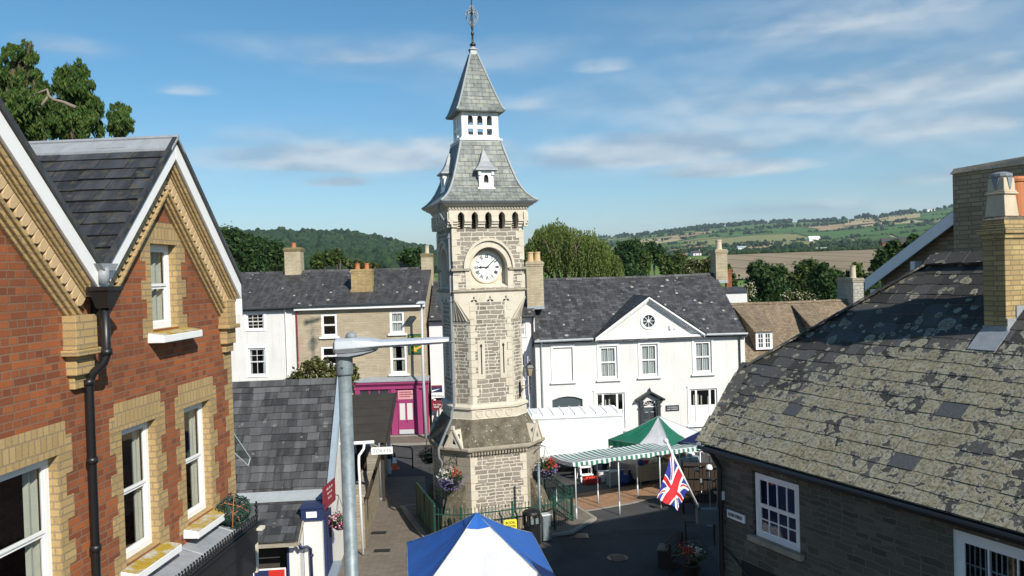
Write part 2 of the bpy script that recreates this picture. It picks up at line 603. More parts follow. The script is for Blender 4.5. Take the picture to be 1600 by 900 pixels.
def m_lichen_roof(name):
    """old stone slates, mostly grown over with pale crusts and round rosettes of lichen"""
    t = NT(name)
    uv = t.uv()
    rnd = t.rnd()
    fine = t.noise(uv, 24, 6, .7)
    base = t.ramp(rnd, [(0, (.05, .049, .046)), (.5, (.088, .085, .079)), (.9, (.115, .113, .11)), (1, (.10, .105, .115))])
    base = t.mix(.6, base, t.ramp(fine.outputs[0], [(.3, .35), (.7, 1.0)]), 'MULTIPLY')
    wv = t.noise(uv, 9, 4, .6)
    d2 = t.n('ShaderNodeVectorMath', operation='MULTIPLY_ADD')
    t.l(wv.outputs['Color'], d2.inputs[0]); d2.inputs[1].default_value = (.07, .07, 0); t.l(uv, d2.inputs[2])
    sepuv = t.n('ShaderNodeSeparateXYZ'); t.l(uv, sepuv.inputs[0])
    # v runs up the slope in metres; the crust thins out near the ridge and towards the hipped end
    hgt = t.n('ShaderNodeMapRange')
    hgt.inputs[1].default_value = 5.9; hgt.inputs[2].default_value = 7.5
    endx = t.math('MULTIPLY', t.math('MAXIMUM', t.math('SUBTRACT', 3.0, sepuv.outputs[0]), 0.0), .62)
    t.l(t.math('ADD', sepuv.outputs[1], endx), hgt.inputs[0])
    H = hgt.outputs[0]
    patch = t.noise(uv, 1.3, 3, .6)
    mid = t.noise(uv, 5.5, 4, .65)
    clean = t.math('GREATER_THAN', rnd, .978)
    notclean = t.math('SUBTRACT', 1.0, clean)
    cov = t.math('SUBTRACT', t.math('ADD', t.math('MULTIPLY', patch.outputs[0], .62), t.math('MULTIPLY', mid.outputs[0], .66)), t.math('MULTIPLY', H, .30))
    crust = t.math('MULTIPLY', t.ramp(cov, [(.590, 0.0), (.602, 1.0)]), notclean)
    rim = t.math('MULTIPLY', t.ramp(cov, [(.58, 0.0), (.592, 1.0), (.612, 1.0), (.63, 0.0)]), notclean)
    spl = t.noise(uv, 17, 5, .75)
    tone = t.ramp(t.noise(uv, 3.1, 4, .7).outputs[0], [(.3, (.22, .203, .14)), (.5, (.31, .282, .19)), (.68, (.33, .312, .235)), (.8, (.38, .37, .32))])
    tone = t.mix(.85, tone, t.ramp(spl.outputs[0], [(.36, .16), (.55, 1.0)]), 'MULTIPLY')
    c = t.mix(t.math('MULTIPLY', crust, .93), base, tone)
    c = t.mix(t.math('MULTIPLY', rim, .4), c, (.36, .35, .30))
    hsum = t.math('MULTIPLY', crust, .6)
    for sc, thr, mx_, lo in ((2.6, .60, .36, 0), (3.8, .42, .40, 3.7), (6.2, .34, .40, 8.1)):
        vo = t.n('ShaderNodeTexVoronoi', feature='F1')
        vo.inputs['Scale'].default_value = sc
        t.l(t.map(d2.outputs[0], loc=(lo, lo * .7, 0)), vo.inputs['Vector'])
        sep = t.n('ShaderNodeSeparateColor'); t.l(vo.outputs['Color'], sep.inputs[0])
        dens = t.math('ADD', thr, t.math('MULTIPLY', t.math('MULTIPLY', H, H), .20))
        rad = t.math('MINIMUM', t.math('MAXIMUM', t.math('MULTIPLY', t.math('SUBTRACT', sep.outputs[0], dens), 1.6), 0.0), mx_)
        q = t.math('DIVIDE', vo.outputs['Distance'], t.math('ADD', rad, .0001))
        disc = t.math('MULTIPLY', t.math('LESS_THAN', q, 1.0), notclean)
        ring = t.math('MULTIPLY', disc, t.math('GREATER_THAN', q, .78))
        dc = t.mix(sep.outputs[1], (.23, .22, .165), (.32, .30, .215))
        c = t.mix(t.math('MULTIPLY', disc, .9), c, t.mix(.75, dc, t.ramp(spl.outputs[0], [(.36, .2), (.58, 1.0)]), 'MULTIPLY'))
        c = t.mix(t.math('MULTIPLY', ring, .5), c, (.36, .35, .29))
        hsum = t.math('ADD', hsum, t.math('MULTIPLY', disc, .35))
    t.bump(t.math('ADD', hsum, t.math('MULTIPLY', spl.outputs[0], .9)), .7, .018)
    return t.fin(c, .88, spec=.2)


def m_leaf(name, c1, c2, c3, trans=.3, rough=.6):
    t = NT(name)
    col = t.ramp(t.rnd(), [(0, c1), (.55, c2), (1, c3)])
    nz = t.noise(t.uv('Object'), .55, 3)
    col = t.mix(.5, col, t.ramp(nz.outputs[0], [(.3, .55), (.7, 1.0)]), 'MULTIPLY')
    t.fin(col, rough, spec=.15)
    tr = t.n('ShaderNodeBsdfTranslucent')
    t.l(t.mix(1.0, col, (1.5, 1.5, .7), 'MULTIPLY'), tr.inputs[0])
    mx = t.n('ShaderNodeMixShader')
    mx.inputs[0].default_value = trans
    t.l(t.b.outputs[0], mx.inputs[1]); t.l(tr.outputs[0], mx.inputs[2])
    t.l(mx.outputs[0], t.out.inputs[0])
    return t.mat


def m_glass(name, tint=(.75, .8, .82), lo=.06, hi=.55):
    t = NT(name)
    fr = t.n('ShaderNodeLayerWeight')
    mr = t.n('ShaderNodeMapRange'); t.l(t.math('POWER', fr.outputs['Facing'], 4.0), mr.inputs[0]); mr.inputs[3].default_value = lo; mr.inputs[4].default_value = hi + .4
    gl = t.n('ShaderNodeBsdfGlossy'); gl.inputs['Roughness'].default_value = .03
    nz = t.noise(t.uv('Object'), 2.5, 2)
    b = t.n('ShaderNodeBump'); b.inputs['Strength'].default_value = .06; b.inputs['Distance'].default_value = .05
    t.l(nz.outputs[0], b.inputs['Height']); t.l(b.outputs[0], gl.inputs['Normal'])
    tp = t.n('ShaderNodeBsdfTransparent'); tp.inputs[0].default_value = (*tint, 1)
    mx = t.n('ShaderNodeMixShader')
    t.l(mr.outputs[0], mx.inputs[0]); t.l(tp.outputs[0], mx.inputs[1]); t.l(gl.outputs[0], mx.inputs[2])
    t.l(mx.outputs[0], t.out.inputs[0])
    return t.mat


M = {}
M['red_brick'] = m_brick('red brick', (.42, .128, .044), (.21, .066, .034), (.27, .165, .105), bw=.225, bh=.075, ms=.008, var=.45, dirt=(.10, .05, .035))
M['buff_brick'] = m_brick('buff brick', (.53, .375, .17), (.40, .28, .125), (.31, .24, .15), bh=.075, var=.4, dirt=(.3, .2, .1), bump=.5)
M['buff_soldier'] = m_brick('buff soldier brick', (.52, .37, .17), (.42, .29, .13), (.33, .25, .15), bw=.085, bh=.15, var=.25, dirt=(.3, .2, .1))
M['stack_brick'] = m_brick('yellow stack brick', (.56, .42, .19), (.40, .29, .13), (.24, .19, .12), var=.5, dirt=(.14, .1, .06), bw=.235, bh=.08)
M['brown_brick'] = m_brick('brown buff brick', (.50, .39, .25), (.37, .28, .18), (.25, .2, .14), var=.4, dirt=(.13, .1, .07))
M['far_brick'] = m_brick('weathered yellow brick', (.60, .52, .36), (.47, .40, .27), (.40, .34, .24), var=.5, dirt=(.16, .13, .09))
M['tower_rubble'] = m_rubble('tower rubble', [(.20, .175, .145), (.34, .30, .25), (.26, .235, .205), (.40, .355, .295)], (.58, .535, .44), bw=.42, bh=.16, ms=.022, dist=.085, var=.2, dirt=(.2, .17, .12), bump=.7)
M['dressed'] = m_plain('cream dressed stone', (.61, .56, .46), .85, .5, 2.2, dirt=(.40, .34, .24), bump=.25, spec=.15, bscale=26)
M['dressed_grey'] = m_plain('grey weathered stone', (.36, .32, .25), .9, .6, 3.0, dirt=(.14, .12, .09), bump=.4, spec=.1, bscale=20)
def m_spotted(name):
    t = NT(name)
    o = t.uv('Object')
    n1 = t.noise(o, 3.5, 6, .7); n2 = t.noise(o, 22, 5, .7)
    c = t.ramp(n1.outputs[0], [(.3, (.085, .075, .055)), (.5, (.165, .145, .105)), (.7, (.24, .215, .165))])
    c = t.mix(.6, c, t.ramp(n2.outputs[0], [(.35, .3), (.65, 1.0)]), 'MULTIPLY')
    for sc, th in ((7.0, .80), (13.0, .76)):
        vo = t.n('ShaderNodeTexVoronoi', feature='F1'); vo.inputs['Scale'].default_value = sc
        wv = t.noise(o, 14, 3)
        d = t.n('ShaderNodeVectorMath', operation='MULTIPLY_ADD'); t.l(wv.outputs['Color'], d.inputs[0]); d.inputs[1].default_value = (.06, .06, .06); t.l(o, d.inputs[2]); t.l(d.outputs[0], vo.inputs['Vector'])
        sp = t.n('ShaderNodeSeparateColor'); t.l(vo.outputs['Color'], sp.inputs[0])
        m_ = t.math('LESS_THAN', vo.outputs['Distance'], t.math('MULTIPLY', t.math('SUBTRACT', sp.outputs[0], th), 1.5))
        c = t.mix(t.math('MULTIPLY', m_, .8), c, (.42, .40, .35))
    t.bump(n2.outputs[0], .8, .02)
    return t.fin(c, .95, spec=.1)


M['mossy_stone'] = m_spotted('lichen covered stone')
M['terrace_rubble'] = m_rubble('terrace stone', [(.42, .35, .24), (.52, .44, .31), (.47, .395, .28), (.56, .48, .35)], (.52, .44, .32), bw=.5, bh=.13, ms=.012, dist=.05, var=.3, bump=.6)
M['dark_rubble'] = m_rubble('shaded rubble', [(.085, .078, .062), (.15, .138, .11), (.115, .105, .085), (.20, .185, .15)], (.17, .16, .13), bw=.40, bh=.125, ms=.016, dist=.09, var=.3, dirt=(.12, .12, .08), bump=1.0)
M['alley_rubble'] = m_rubble('alley stone', [(.22, .19, .13), (.36, .31, .22), (.30, .26, .18), (.42, .36, .27)], (.33, .28, .2), bw=.38, bh=.15, ms=.02, dist=.08, var=.4)
def m_render(name, col, dirt):
    t = NT(name)
    o = t.uv('Object')
    big = t.noise(o, .6, 5, .6); st = t.noise(t.map(o, (3.2, 3.2, .22)), 1.6, 6, .65); fi = t.noise(o, 14, 4, .6)
    c = t.mix(t.math('MULTIPLY', t.ramp(big.outputs[0], [(.42, 0.0), (.75, 1.0)]), .35), col, dirt)
    c = t.mix(t.math('MULTIPLY', t.ramp(st.outputs[0], [(.52, 0.0), (.74, 1.0)]), .5), c, dirt)
    c = t.mix(.22, c, t.ramp(fi.outputs[0], [(.3, .6), (.65, 1.0)]), 'MULTIPLY')
    t.bump(t.noise(o, 25, 5, .6).outputs[0], .2, .015)
    return t.fin(c, .9, spec=.12)


M['white_render'] = m_render('white render', (.69, .685, .665), (.46, .45, .42))
M['rough_white'] = m_plain('whitewashed rubble', (.78, .76, .71), .92, .3, 1.5, dirt=(.5, .47, .4), bump=1.0, spec=.1, bscale=7)
M['pink_render'] = m_plain('pale pink render', (.76, .70, .69), .9, .2, .8, dirt=(.5, .45, .43), spec=.15)
M['white_paint'] = m_plain('white gloss paint', (.80, .80, .79), .4, .15, 4, dirt=(.5, .5, .47))
M['white_plastic'] = m_plain('white plastic', (.80, .80, .80), .35, .08, 3)
M['cream_paint'] = m_plain('cream paint', (.68, .63, .50), .6, .3, 4)
M['lead'] = m_plain('weathered lead', (.30, .32, .34), .5, .6, 5, dirt=(.16, .17, .19), bump=.2, spec=.5)
M['lead_pale'] = m_plain('pale lead', (.33, .36, .37), .5, .5, 5, dirt=(.22, .24, .26), bump=.2, spec=.5)
M['lead_board'] = m_plain('bluish grey board', (.27, .33, .38), .55, .3, 4)
M['black_iron'] = m_plain('black iron', (.012, .012, .014), .4, .3, 6, spec=.5)
M['dark_timber'] = m_plain('dark timber', (.045, .03, .02), .7, .5, 6, bump=.3)
M['louvre_shade'] = m_plain('louvre and recess shade', (.02, .018, .016), .9, .2, 4)  # near-black for louvres; shade of recesses and gaps put into the colour
M['navy'] = m_plain('navy paint', (.022, .035, .10), .45, .3, 4)
M['charcoal'] = m_plain('charcoal paint', (.035, .042, .045), .5, .3, 4)
M['slate_door'] = m_plain('slate grey paint', (.055, .075, .085), .5, .2, 3)
M['pink'] = m_plain('magenta paint', (.32, .045, .15), .55, .35, 3, dirt=(.23, .035, .11))
M['pink_pale'] = m_plain('faded pink panel', (.66, .32, .36), .6, .3, 6)
M['maroon'] = m_plain('maroon paint', (.20, .025, .04), .5, .25, 5)
M['steel'] = m_plain('galvanised steel', (.25, .295, .31), .5, .95, 11, dirt=(.12, .155, .17), metal=.3, bump=.1, spec=.5)
M['steel_pale'] = m_plain('pale grey alloy', (.55, .58, .60), .4, .3, 4, dirt=(.38, .4, .42), metal=.15, spec=.5)
M['pipe_grey'] = m_plain('grey pipe', (.22, .24, .26), .5, .3, 4)
M['terracotta'] = m_plain('orange terracotta', (.46, .17, .07), .8, .3, 5)
M['buff_pot'] = m_plain('buff pot', (.56, .40, .22), .8, .35, 4, dirt=(.3, .2, .12))
M['cream_pot'] = m_plain('cream stone pot', (.55, .47, .34), .85, .4, 5, dirt=(.3, .25, .17))
M['green_paint'] = m_plain('green railing paint', (.014, .068, .046), .5, .4, 5)
M['sign_green'] = m_plain('green sign board', (.055, .13, .05), .5, .2, 4)
M['gold'] = m_plain('golden paint', (.70, .42, .05), .5, .15, 5)
M['yellow'] = m_plain('yellow board', (.82, .68, .05), .5, .1, 3)
M['red'] = m_plain('red paint', (.55, .03, .02), .5, .2, 4)
M['orange'] = m_plain('orange plastic', (.70, .13, .03), .5, .15, 4)
def m_cloth(name, col, dirt, tr=.22):
    t = NT(name)
    o = t.uv('Object')
    big = t.noise(o, 1.4, 5, .6); fi = t.noise(t.map(o, (1, 1, .4)), 7, 5, .6)
    c = t.mix(t.math('MULTIPLY', t.ramp(big.outputs[0], [(.45, 0.0), (.75, 1.0)]), .5), col, dirt)
    h = t.math('ADD', t.math('MULTIPLY', big.outputs[0], 1.2), t.math('MULTIPLY', fi.outputs[0], .5))
    b = t.bump(h, .55, .06)
    t.fin(c, .55, spec=.3)
    x = t.n('ShaderNodeBsdfTranslucent'); t.l(c, x.inputs[0]); t.l(b.outputs[0], x.inputs['Normal'])
    mx = t.n('ShaderNodeMixShader'); mx.inputs[0].default_value = tr
    t.l(t.b.outputs[0], mx.inputs[1]); t.l(x.outputs[0], mx.inputs[2]); t.l(mx.outputs[0], t.out.inputs[0])
    return t.mat


M['blue_cloth'] = m_cloth('blue canopy cloth', (.030, .14, .50), (.022, .10, .36))
M['white_cloth'] = m_cloth('white canopy cloth', (.80, .81, .83), (.62, .63, .64), .28)
M['green_cloth'] = m_cloth('green canopy cloth', (.02, .17, .10), (.015, .12, .07))
M['navy_cloth'] = m_cloth('navy canopy cloth', (.016, .024, .085), (.012, .018, .06), .1)
M['grey_cloth'] = m_plain('grey canvas', (.26, .31, .32), .8, .2, 3)
M['blue_plastic'] = m_plain('blue plastic sheet', (.02, .05, .22), .5, .2, 5)
M['tarpaulin'] = m_plain('pale brown canvas', (.30, .26, .20), .8, .4, 4, bump=.4, bscale=10)
M['flag_blue'] = m_plain('flag blue', (.022, .035, .27), .8, .1, 3)
M['flag_red'] = m_plain('flag red', (.50, .02, .03), .8, .1, 3)
M['flag_white'] = m_plain('flag white', (.78, .78, .80), .8, .08, 3)
M['truck_white'] = m_plain('white lorry panel', (.80, .82, .82), .35, .06, 1)
M['rubber'] = m_plain('tyre rubber', (.02, .02, .02), .8, .3, 6)
M['dial'] = m_plain('white clock dial', (.80, .81, .80), .5, .06, 4)
M['black_paint'] = m_plain('black paint', (.01, .01, .011), .5, .1, 4)
M['net'] = m_plain('net curtain', (.62, .62, .59), .9, .3, 14)
M['curtain'] = m_plain('cream curtain', (.55, .52, .42), .9, .3, 8)
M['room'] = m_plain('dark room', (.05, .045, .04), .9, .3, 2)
def m_sill(name):
    t = NT(name); o = t.uv('Object')
    n = t.noise(o, 5, 6, .7); f = t.noise(o, 30, 4, .7)
    k = t.math('ADD', t.math('MULTIPLY', n.outputs[0], .7), t.math('MULTIPLY', f.outputs[0], .3))
    c = t.mix(t.ramp(k, [(.44, 0.0), (.52, 1.0)]), (.52, .50, .43), (.42, .28, .035))
    c = t.mix(.5, c, t.ramp(f.outputs[0], [(.35, .35), (.6, 1.0)]), 'MULTIPLY')
    t.bump(k, .6, .02)
    return t.fin(c, .9, spec=.1)


M['sill_lichen'] = m_sill('sill with yellow lichen')
M['bark'] = m_plain('bark', (.10, .075, .05), .9, .5, 6, bump=.6)
M['bark_pale'] = m_plain('pale dead wood', (.22, .185, .14), .9, .5, 6, bump=.4)
def m_asphalt(name):
    t = NT(name)
    o = t.uv('Object')
    big = t.noise(o, .35, 5, .6); fi = t.noise(o, 45, 4, .7); md = t.noise(o, 3.0, 5, .65)
    c = t.ramp(big.outputs[0], [(.3, (.048, .048, .051)), (.5, (.072, .072, .074)), (.7, (.092, .091, .088))])
    vo = t.n('ShaderNodeTexVoronoi', feature='F1', distance='CHEBYCHEV'); vo.inputs['Scale'].default_value = .22
    t.l(t.map(o, (1, .6, 1)), vo.inputs['Vector'])
    sp = t.n('ShaderNodeSeparateColor'); t.l(vo.outputs['Color'], sp.inputs[0])
    c = t.mix(t.math('MULTIPLY', t.math('GREATER_THAN', sp.outputs[0], .72), .45), c, (.035, .035, .038))
    ve = t.n('ShaderNodeTexVoronoi', feature='DISTANCE_TO_EDGE'); ve.inputs['Scale'].default_value = .55
    wv = t.noise(o, 2.0, 5, .7)
    d = t.n('ShaderNodeVectorMath', operation='MULTIPLY_ADD'); t.l(wv.outputs['Color'], d.inputs[0]); d.inputs[1].default_value = (.5, .5, 0); t.l(o, d.inputs[2]); t.l(d.outputs[0], ve.inputs['Vector'])
    crack = t.math('MULTIPLY', t.math('LESS_THAN', ve.outputs['Distance'], .006), t.ramp(md.outputs[0], [(.5, 0.0), (.6, 1.0)]))
    c = t.mix(t.math('MULTIPLY', crack, .8), c, (.02, .02, .02))
    c = t.mix(.6, c, t.ramp(fi.outputs[0], [(.3, .45), (.7, 1.0)]), 'MULTIPLY')
    c = t.mix(t.math('MULTIPLY', t.ramp(md.outputs[0], [(.6, 0.0), (.75, 1.0)]), .35), c, (.16, .15, .135))
    t.bump(fi.outputs[0], .4, .01)
    return t.fin(c, .9, spec=.2)


M['asphalt'] = m_asphalt('asphalt')
M['pavement'] = m_brick('grey paving', (.235, .20, .16), (.175, .15, .12), (.12, .10, .085), bw=.21, bh=.105, ms=.007, var=.4, dirt=(.12, .105, .09), bump=.3)
M['red_paving'] = m_brick('red brick paving', (.40, .23, .13), (.30, .17, .10), (.2, .14, .1), bw=.21, bh=.105, ms=.007, var=.3, dirt=(.22, .16, .11), bump=.3)
M['kerb'] = m_plain('kerb stone', (.27, .25, .22), .9, .4, 3)
M['slate_dark'] = m_slate('dark welsh slate', [(.021, .022, .024), (.034, .036, .040), (.052, .055, .062)], moss=(.075, .068, .045), rough=.5, streak=.4)
M['slate_grey'] = m_slate('grey slate', [(.026, .026, .027), (.046, .046, .047), (.07, .071, .073), (.105, .108, .11)], rough=.6, streak=.22, spots=(.15, .15, .135), spot_amt=.10, spot_scale=6)
M['slate_tower'] = m_slate('green grey slate', [(.10, .118, .118), (.155, .178, .172), (.205, .23, .215), (.25, .265, .235)], tex=True, rough=.55, moss=(.19, .19, .12), course=.17, width=.27, streak=.25)
M['slate_terrace'] = m_slate('terrace slate', [(.034, .032, .032), (.050, .048, .048), (.075, .073, .073)], tex=True, rough=.7, spots=(.42, .41, .36), spot_amt=.10, spot_scale=4.5, course=.18, width=.3, streak=.3)
M['slate_georgian'] = m_slate('georgian slate', [(.032, .032, .034), (.046, .047, .049), (.062, .063, .066), (.10, .102, .105)], tex=True, rough=.65, spots=(.40, .40, .35), spot_amt=.09, spot_scale=5, course=.19, width=.28, streak=.16)
M['felt'] = m_plain('dark roofing felt', (.035, .031, .026), .9, .6, 1.6, dirt=(.065, .055, .045), bump=.3)
M['clay_tile'] = m_slate('brown clay tile', [(.17, .125, .08), (.24, .175, .115), (.30, .225, .15)], tex=True, rough=.85, course=.12, width=.18, moss=(.2, .17, .09), streak=.15)
M['stone_cap'] = m_plain('mossy cap', (.25, .2, .1), .95, .7, 5, dirt=(.1, .085, .05), bump=.5)
M['lichen_roof'] = m_lichen_roof('lichen stone slates')
M['glass'] = m_glass('window glass')
M['lantern_glass'] = m_plain('dusty lantern glass', (.30, .25, .17), .3, .2, 3)
M['leaf_conifer'] = m_leaf('conifer sprays', (.03, .075, .018), (.065, .125, .026), (.14, .18, .045), .32)
M['leaf_willow'] = m_leaf('willow leaves', (.075, .11, .025), (.135, .18, .045), (.215, .245, .08), .35)
M['leaf_dark'] = m_leaf('dark leaves', (.016, .042, .013), (.036, .078, .022), (.07, .12, .034), .25)
M['leaf_mid'] = m_leaf('mid green leaves', (.03, .058, .014), (.06, .10, .025), (.115, .15, .04), .28)
M['leaf_yellow'] = m_leaf('yellow green leaves', (.05, .065, .018), (.095, .115, .035), (.16, .17, .06), .28)
M['leaf_bush'] = m_leaf('bush leaves', (.035, .045, .012), (.085, .095, .025), (.15, .145, .05), .25)
M['blossom_cream'] = m_leaf('cream blossom', (.45, .42, .28), (.55, .52, .38), (.62, .6, .48), .2)
M['blossom_pink'] = m_leaf('pink petals', (.65, .10, .25), (.78, .22, .38), (.85, .55, .62), .2)
M['blossom_red'] = m_leaf('red petals', (.55, .02, .015), (.70, .06, .03), (.75, .16, .08), .2)
M['blossom_white'] = m_leaf('white petals', (.66, .66, .6), (.76, .76, .7), (.82, .82, .8), .2)
M['blossom_blue'] = m_leaf('violet petals', (.10, .07, .25), (.20, .17, .42), (.38, .36, .55), .2)
M['wood_far'] = m_leaf('far woodland', (.013, .032, .015), (.025, .052, .020), (.044, .072, .026), .0, .95)
M['wire_green'] = m_plain('green wire', (.02, .055, .04), .5, .3, 5)


# ------------------------------------------------------------------ generic parts
def text(root, s, size, loc, mat, name='lettering', depth=.004, rot=(PI / 2, 0, 0), sx=1.0, align='CENTER', space=1.0):
    cu = bpy.data.curves.new('type', 'FONT')
    cu.body = s
    cu.size = size
    cu.extrude = depth
    cu.align_x = align
    cu.align_y = 'CENTER'
    cu.space_character = space
    o = bpy.data.objects.new('type', cu)
    COL.objects.link(o)
    dg = bpy.context.evaluated_depsgraph_get()
    dg.update()
    me = bpy.data.meshes.new_from_object(o.evaluated_get(dg))
    bpy.data.objects.remove(o)
    for v in me.vertices: v.co.x *= sx
    me.materials.clear()
    me.materials.append(mat)
    p = bpy.data.objects.new(name, me)
    COL.objects.link(p)
    p.parent = root
    p.location = loc
    p.rotation_euler = rot
    return p


def sash(root, x0, x1, z0, z1, y, nx=1, nz=1, fw=.055, mat=None, sill=None, curt=None, pane='glass', depth=.05, meet=True, nz_top=None, open_low=0.0):
    """a two-light sash window; y is the outer face of the frame"""
    mat = mat or M['white_paint']
    m = MB()
    m.box(x0, x0 + fw, y, y + depth, z0, z1)
    m.box(x1 - fw, x1, y, y + depth, z0, z1)
    m.box(x0 + fw, x1 - fw, y, y + depth, z1 - fw, z1)
    m.box(x0 + fw, x1 - fw, y, y + depth, z0, z0 + fw * 1.1)
    ix0, ix1, iz0, iz1 = x0 + fw, x1 - fw, z0 + fw * 1.1, z1 - fw
    st = fw * .55
    zm = (iz0 + iz1) / 2
    yy = y + .012
    if meet:
        halves = [(iz0, zm, y + .02, nz), (zm, iz1, y + .004, nz_top or nz)]
    else:
        halves = [(iz0, iz1, y + .01, nz)]
    for (a, b, q, nn) in halves:
        e = .002
        m.box(ix0, ix0 + st, q, q + .028, a + e, b - e)
        m.box(ix1 - st, ix1, q, q + .028, a + e, b - e)
        m.box(ix0 + st, ix1 - st, q, q + .028, a + e, a + st)
        m.box(ix0 + st, ix1 - st, q, q + .028, b - st, b - e)
        for i in range(1, nx):
            xx = ix0 + (ix1 - ix0) * i / nx
            m.box(xx - .011, xx + .011, q + .003, q + .025, a + st, b - st)
        for i in range(1, nn):
            zz = a + (b - a) * i / nn
            m.box(ix0 + st, ix1 - st, q + .005, q + .023, zz - .011, zz + .011)
    w = m.build('window', mat, root)
    g = MB()
    for (a, b, q, nn) in halves:
        g.poly([(ix0 + st * .5, q + .014, a + st * .5), (ix1 - st * .5, q + .014, a + st * .5), (ix1 - st * .5, q + .014, b - st * .5), (ix0 + st * .5, q + .014, b - st * .5)])
    g.build('pane', M[pane], w)
    if sill:
        ov, pr, th, sm = sill
        sm_ = MB()
        sm_.box(x0 - ov, x1 + ov, y - pr, y + .03, z0 - th, z0 - .002)
        sm_.build('sill', M[sm] if isinstance(sm, str) else sm, w, bev=.006)
    if curt:
        c = MB()
        spans, cm = curt
        for (a, b) in spans:
            xa, xb = ix0 + (ix1 - ix0) * a, ix0 + (ix1 - ix0) * b
            n = max(6, int((xb - xa) / .03))
            for i in range(n):
                p, q2 = xa + (xb - xa) * i / n, xa + (xb - xa) * (i + 1) / n
                yA, yB = y + depth + .05 + .025 * math.sin(i * 1.9), y + depth + .05 + .025 * math.sin((i + 1) * 1.9)
                c.poly([(p, yA, iz0), (q2, yB, iz0), (q2, yB, iz1), (p, yA, iz1)])
        c.build('curtain', M[cm], w, smooth=True)
    return w


def shell(mb, x0, x1, y0, y1, z1, ridge_y=None, ridge_z=None, front=False):
    """back and end walls of a house (the front is made apart); gable ends when a ridge is given"""
    if front: mb.poly([(x0, y0, 0), (x1, y0, 0), (x1, y0, z1), (x0, y0, z1)])
    mb.poly([(x1, y1, 0), (x0, y1, 0), (x0, y1, z1), (x1, y1, z1)])
    for x in (x0, x1):
        p = [(x, y0, 0), (x, y1, 0), (x, y1, z1)]
        if ridge_y is not None: p.append((x, ridge_y, ridge_z))
        p.append((x, y0, z1))
        mb.poly(p if x == x1 else p[::-1])
    mb.poly([(x0, y0 + .6, .02), (x1, y0 + .6, .02), (x1, y1, .02), (x0, y1, .02)])


def chimney(root, x0, x1, y0, y1, z0, z1, mat, capm, pots, name='chimney', step=.05, potr=.11, poth=.4, potm='terracotta', bands=2, lead=True):
    m = MB()
    m.box(x0, x1, y0, y1, z0, z1)
    c = m.build(name, mat, root, bev=.008)
    k = MB()
    for i in range(bands):
        e = step * (i + 1) * .6
        k.box(x0 - e, x1 + e, y0 - e, y1 + e, z1 + .09 * i + .001, z1 + .09 * (i + 1))
    zt = z1 + .09 * bands
    k.box(x0 - .01, x1 + .01, y0 - .01, y1 + .01, zt, zt + .06)
    k.build('chimney_cap', capm, c, bev=.01)
    if lead:
        l = MB()
        l.box(x0 - .012, x1 + .012, y0 - .012, y1 + .012, z0, z0 + .16)
        l.build('flashing', M['lead_pale'], c)
    for (px_, py_) in pots:
        p = MB()
        r = potr
        p.lathe([(r * 1.15, 0), (r * 1.15, .05), (r, .07), (r * .88, poth - .07), (r * 1.02, poth - .06), (r * 1.02, poth), (r * .75, poth), (r * .72, poth - .2)], (px_, py_, zt + .03), 14)
        p.build('chimney_pot', M[potm], c, smooth=False)
    return c


def leaf_cloud(mb, c, rad, n, size, rr, up=.25, hang=0.0, flat=1.0):
    """n leaf-sized quads spread in a clump"""
    for _ in range(n):
        d = Vector((rr.gauss(0, 1), rr.gauss(0, 1), rr.gauss(0, 1) * flat))
        p = Vector(c) + d * rad * .5
        nrm = (d.normalized() * .6 + Vector((rr.uniform(-1, 1), rr.uniform(-1, 1), rr.uniform(-.6, 1) + up))).normalized()
        a = nrm.orthogonal().normalized()
        a = (Matrix.Rotation(rr.random() * 2 * PI, 3, nrm) @ a)
        if hang:
            a = (a * (1 - hang) + Vector((0, 0, -1)) * hang).normalized()
        b = nrm.cross(a).normalized()
        s = size * (.6 + rr.random() * .8)
        wd = .36 if not hang else .17
        mb.add([p - a * s * .6, p + b * s * wd, p + a * s * .6, p - b * s * wd], [(0, 1, 2, 3)], rr.random())


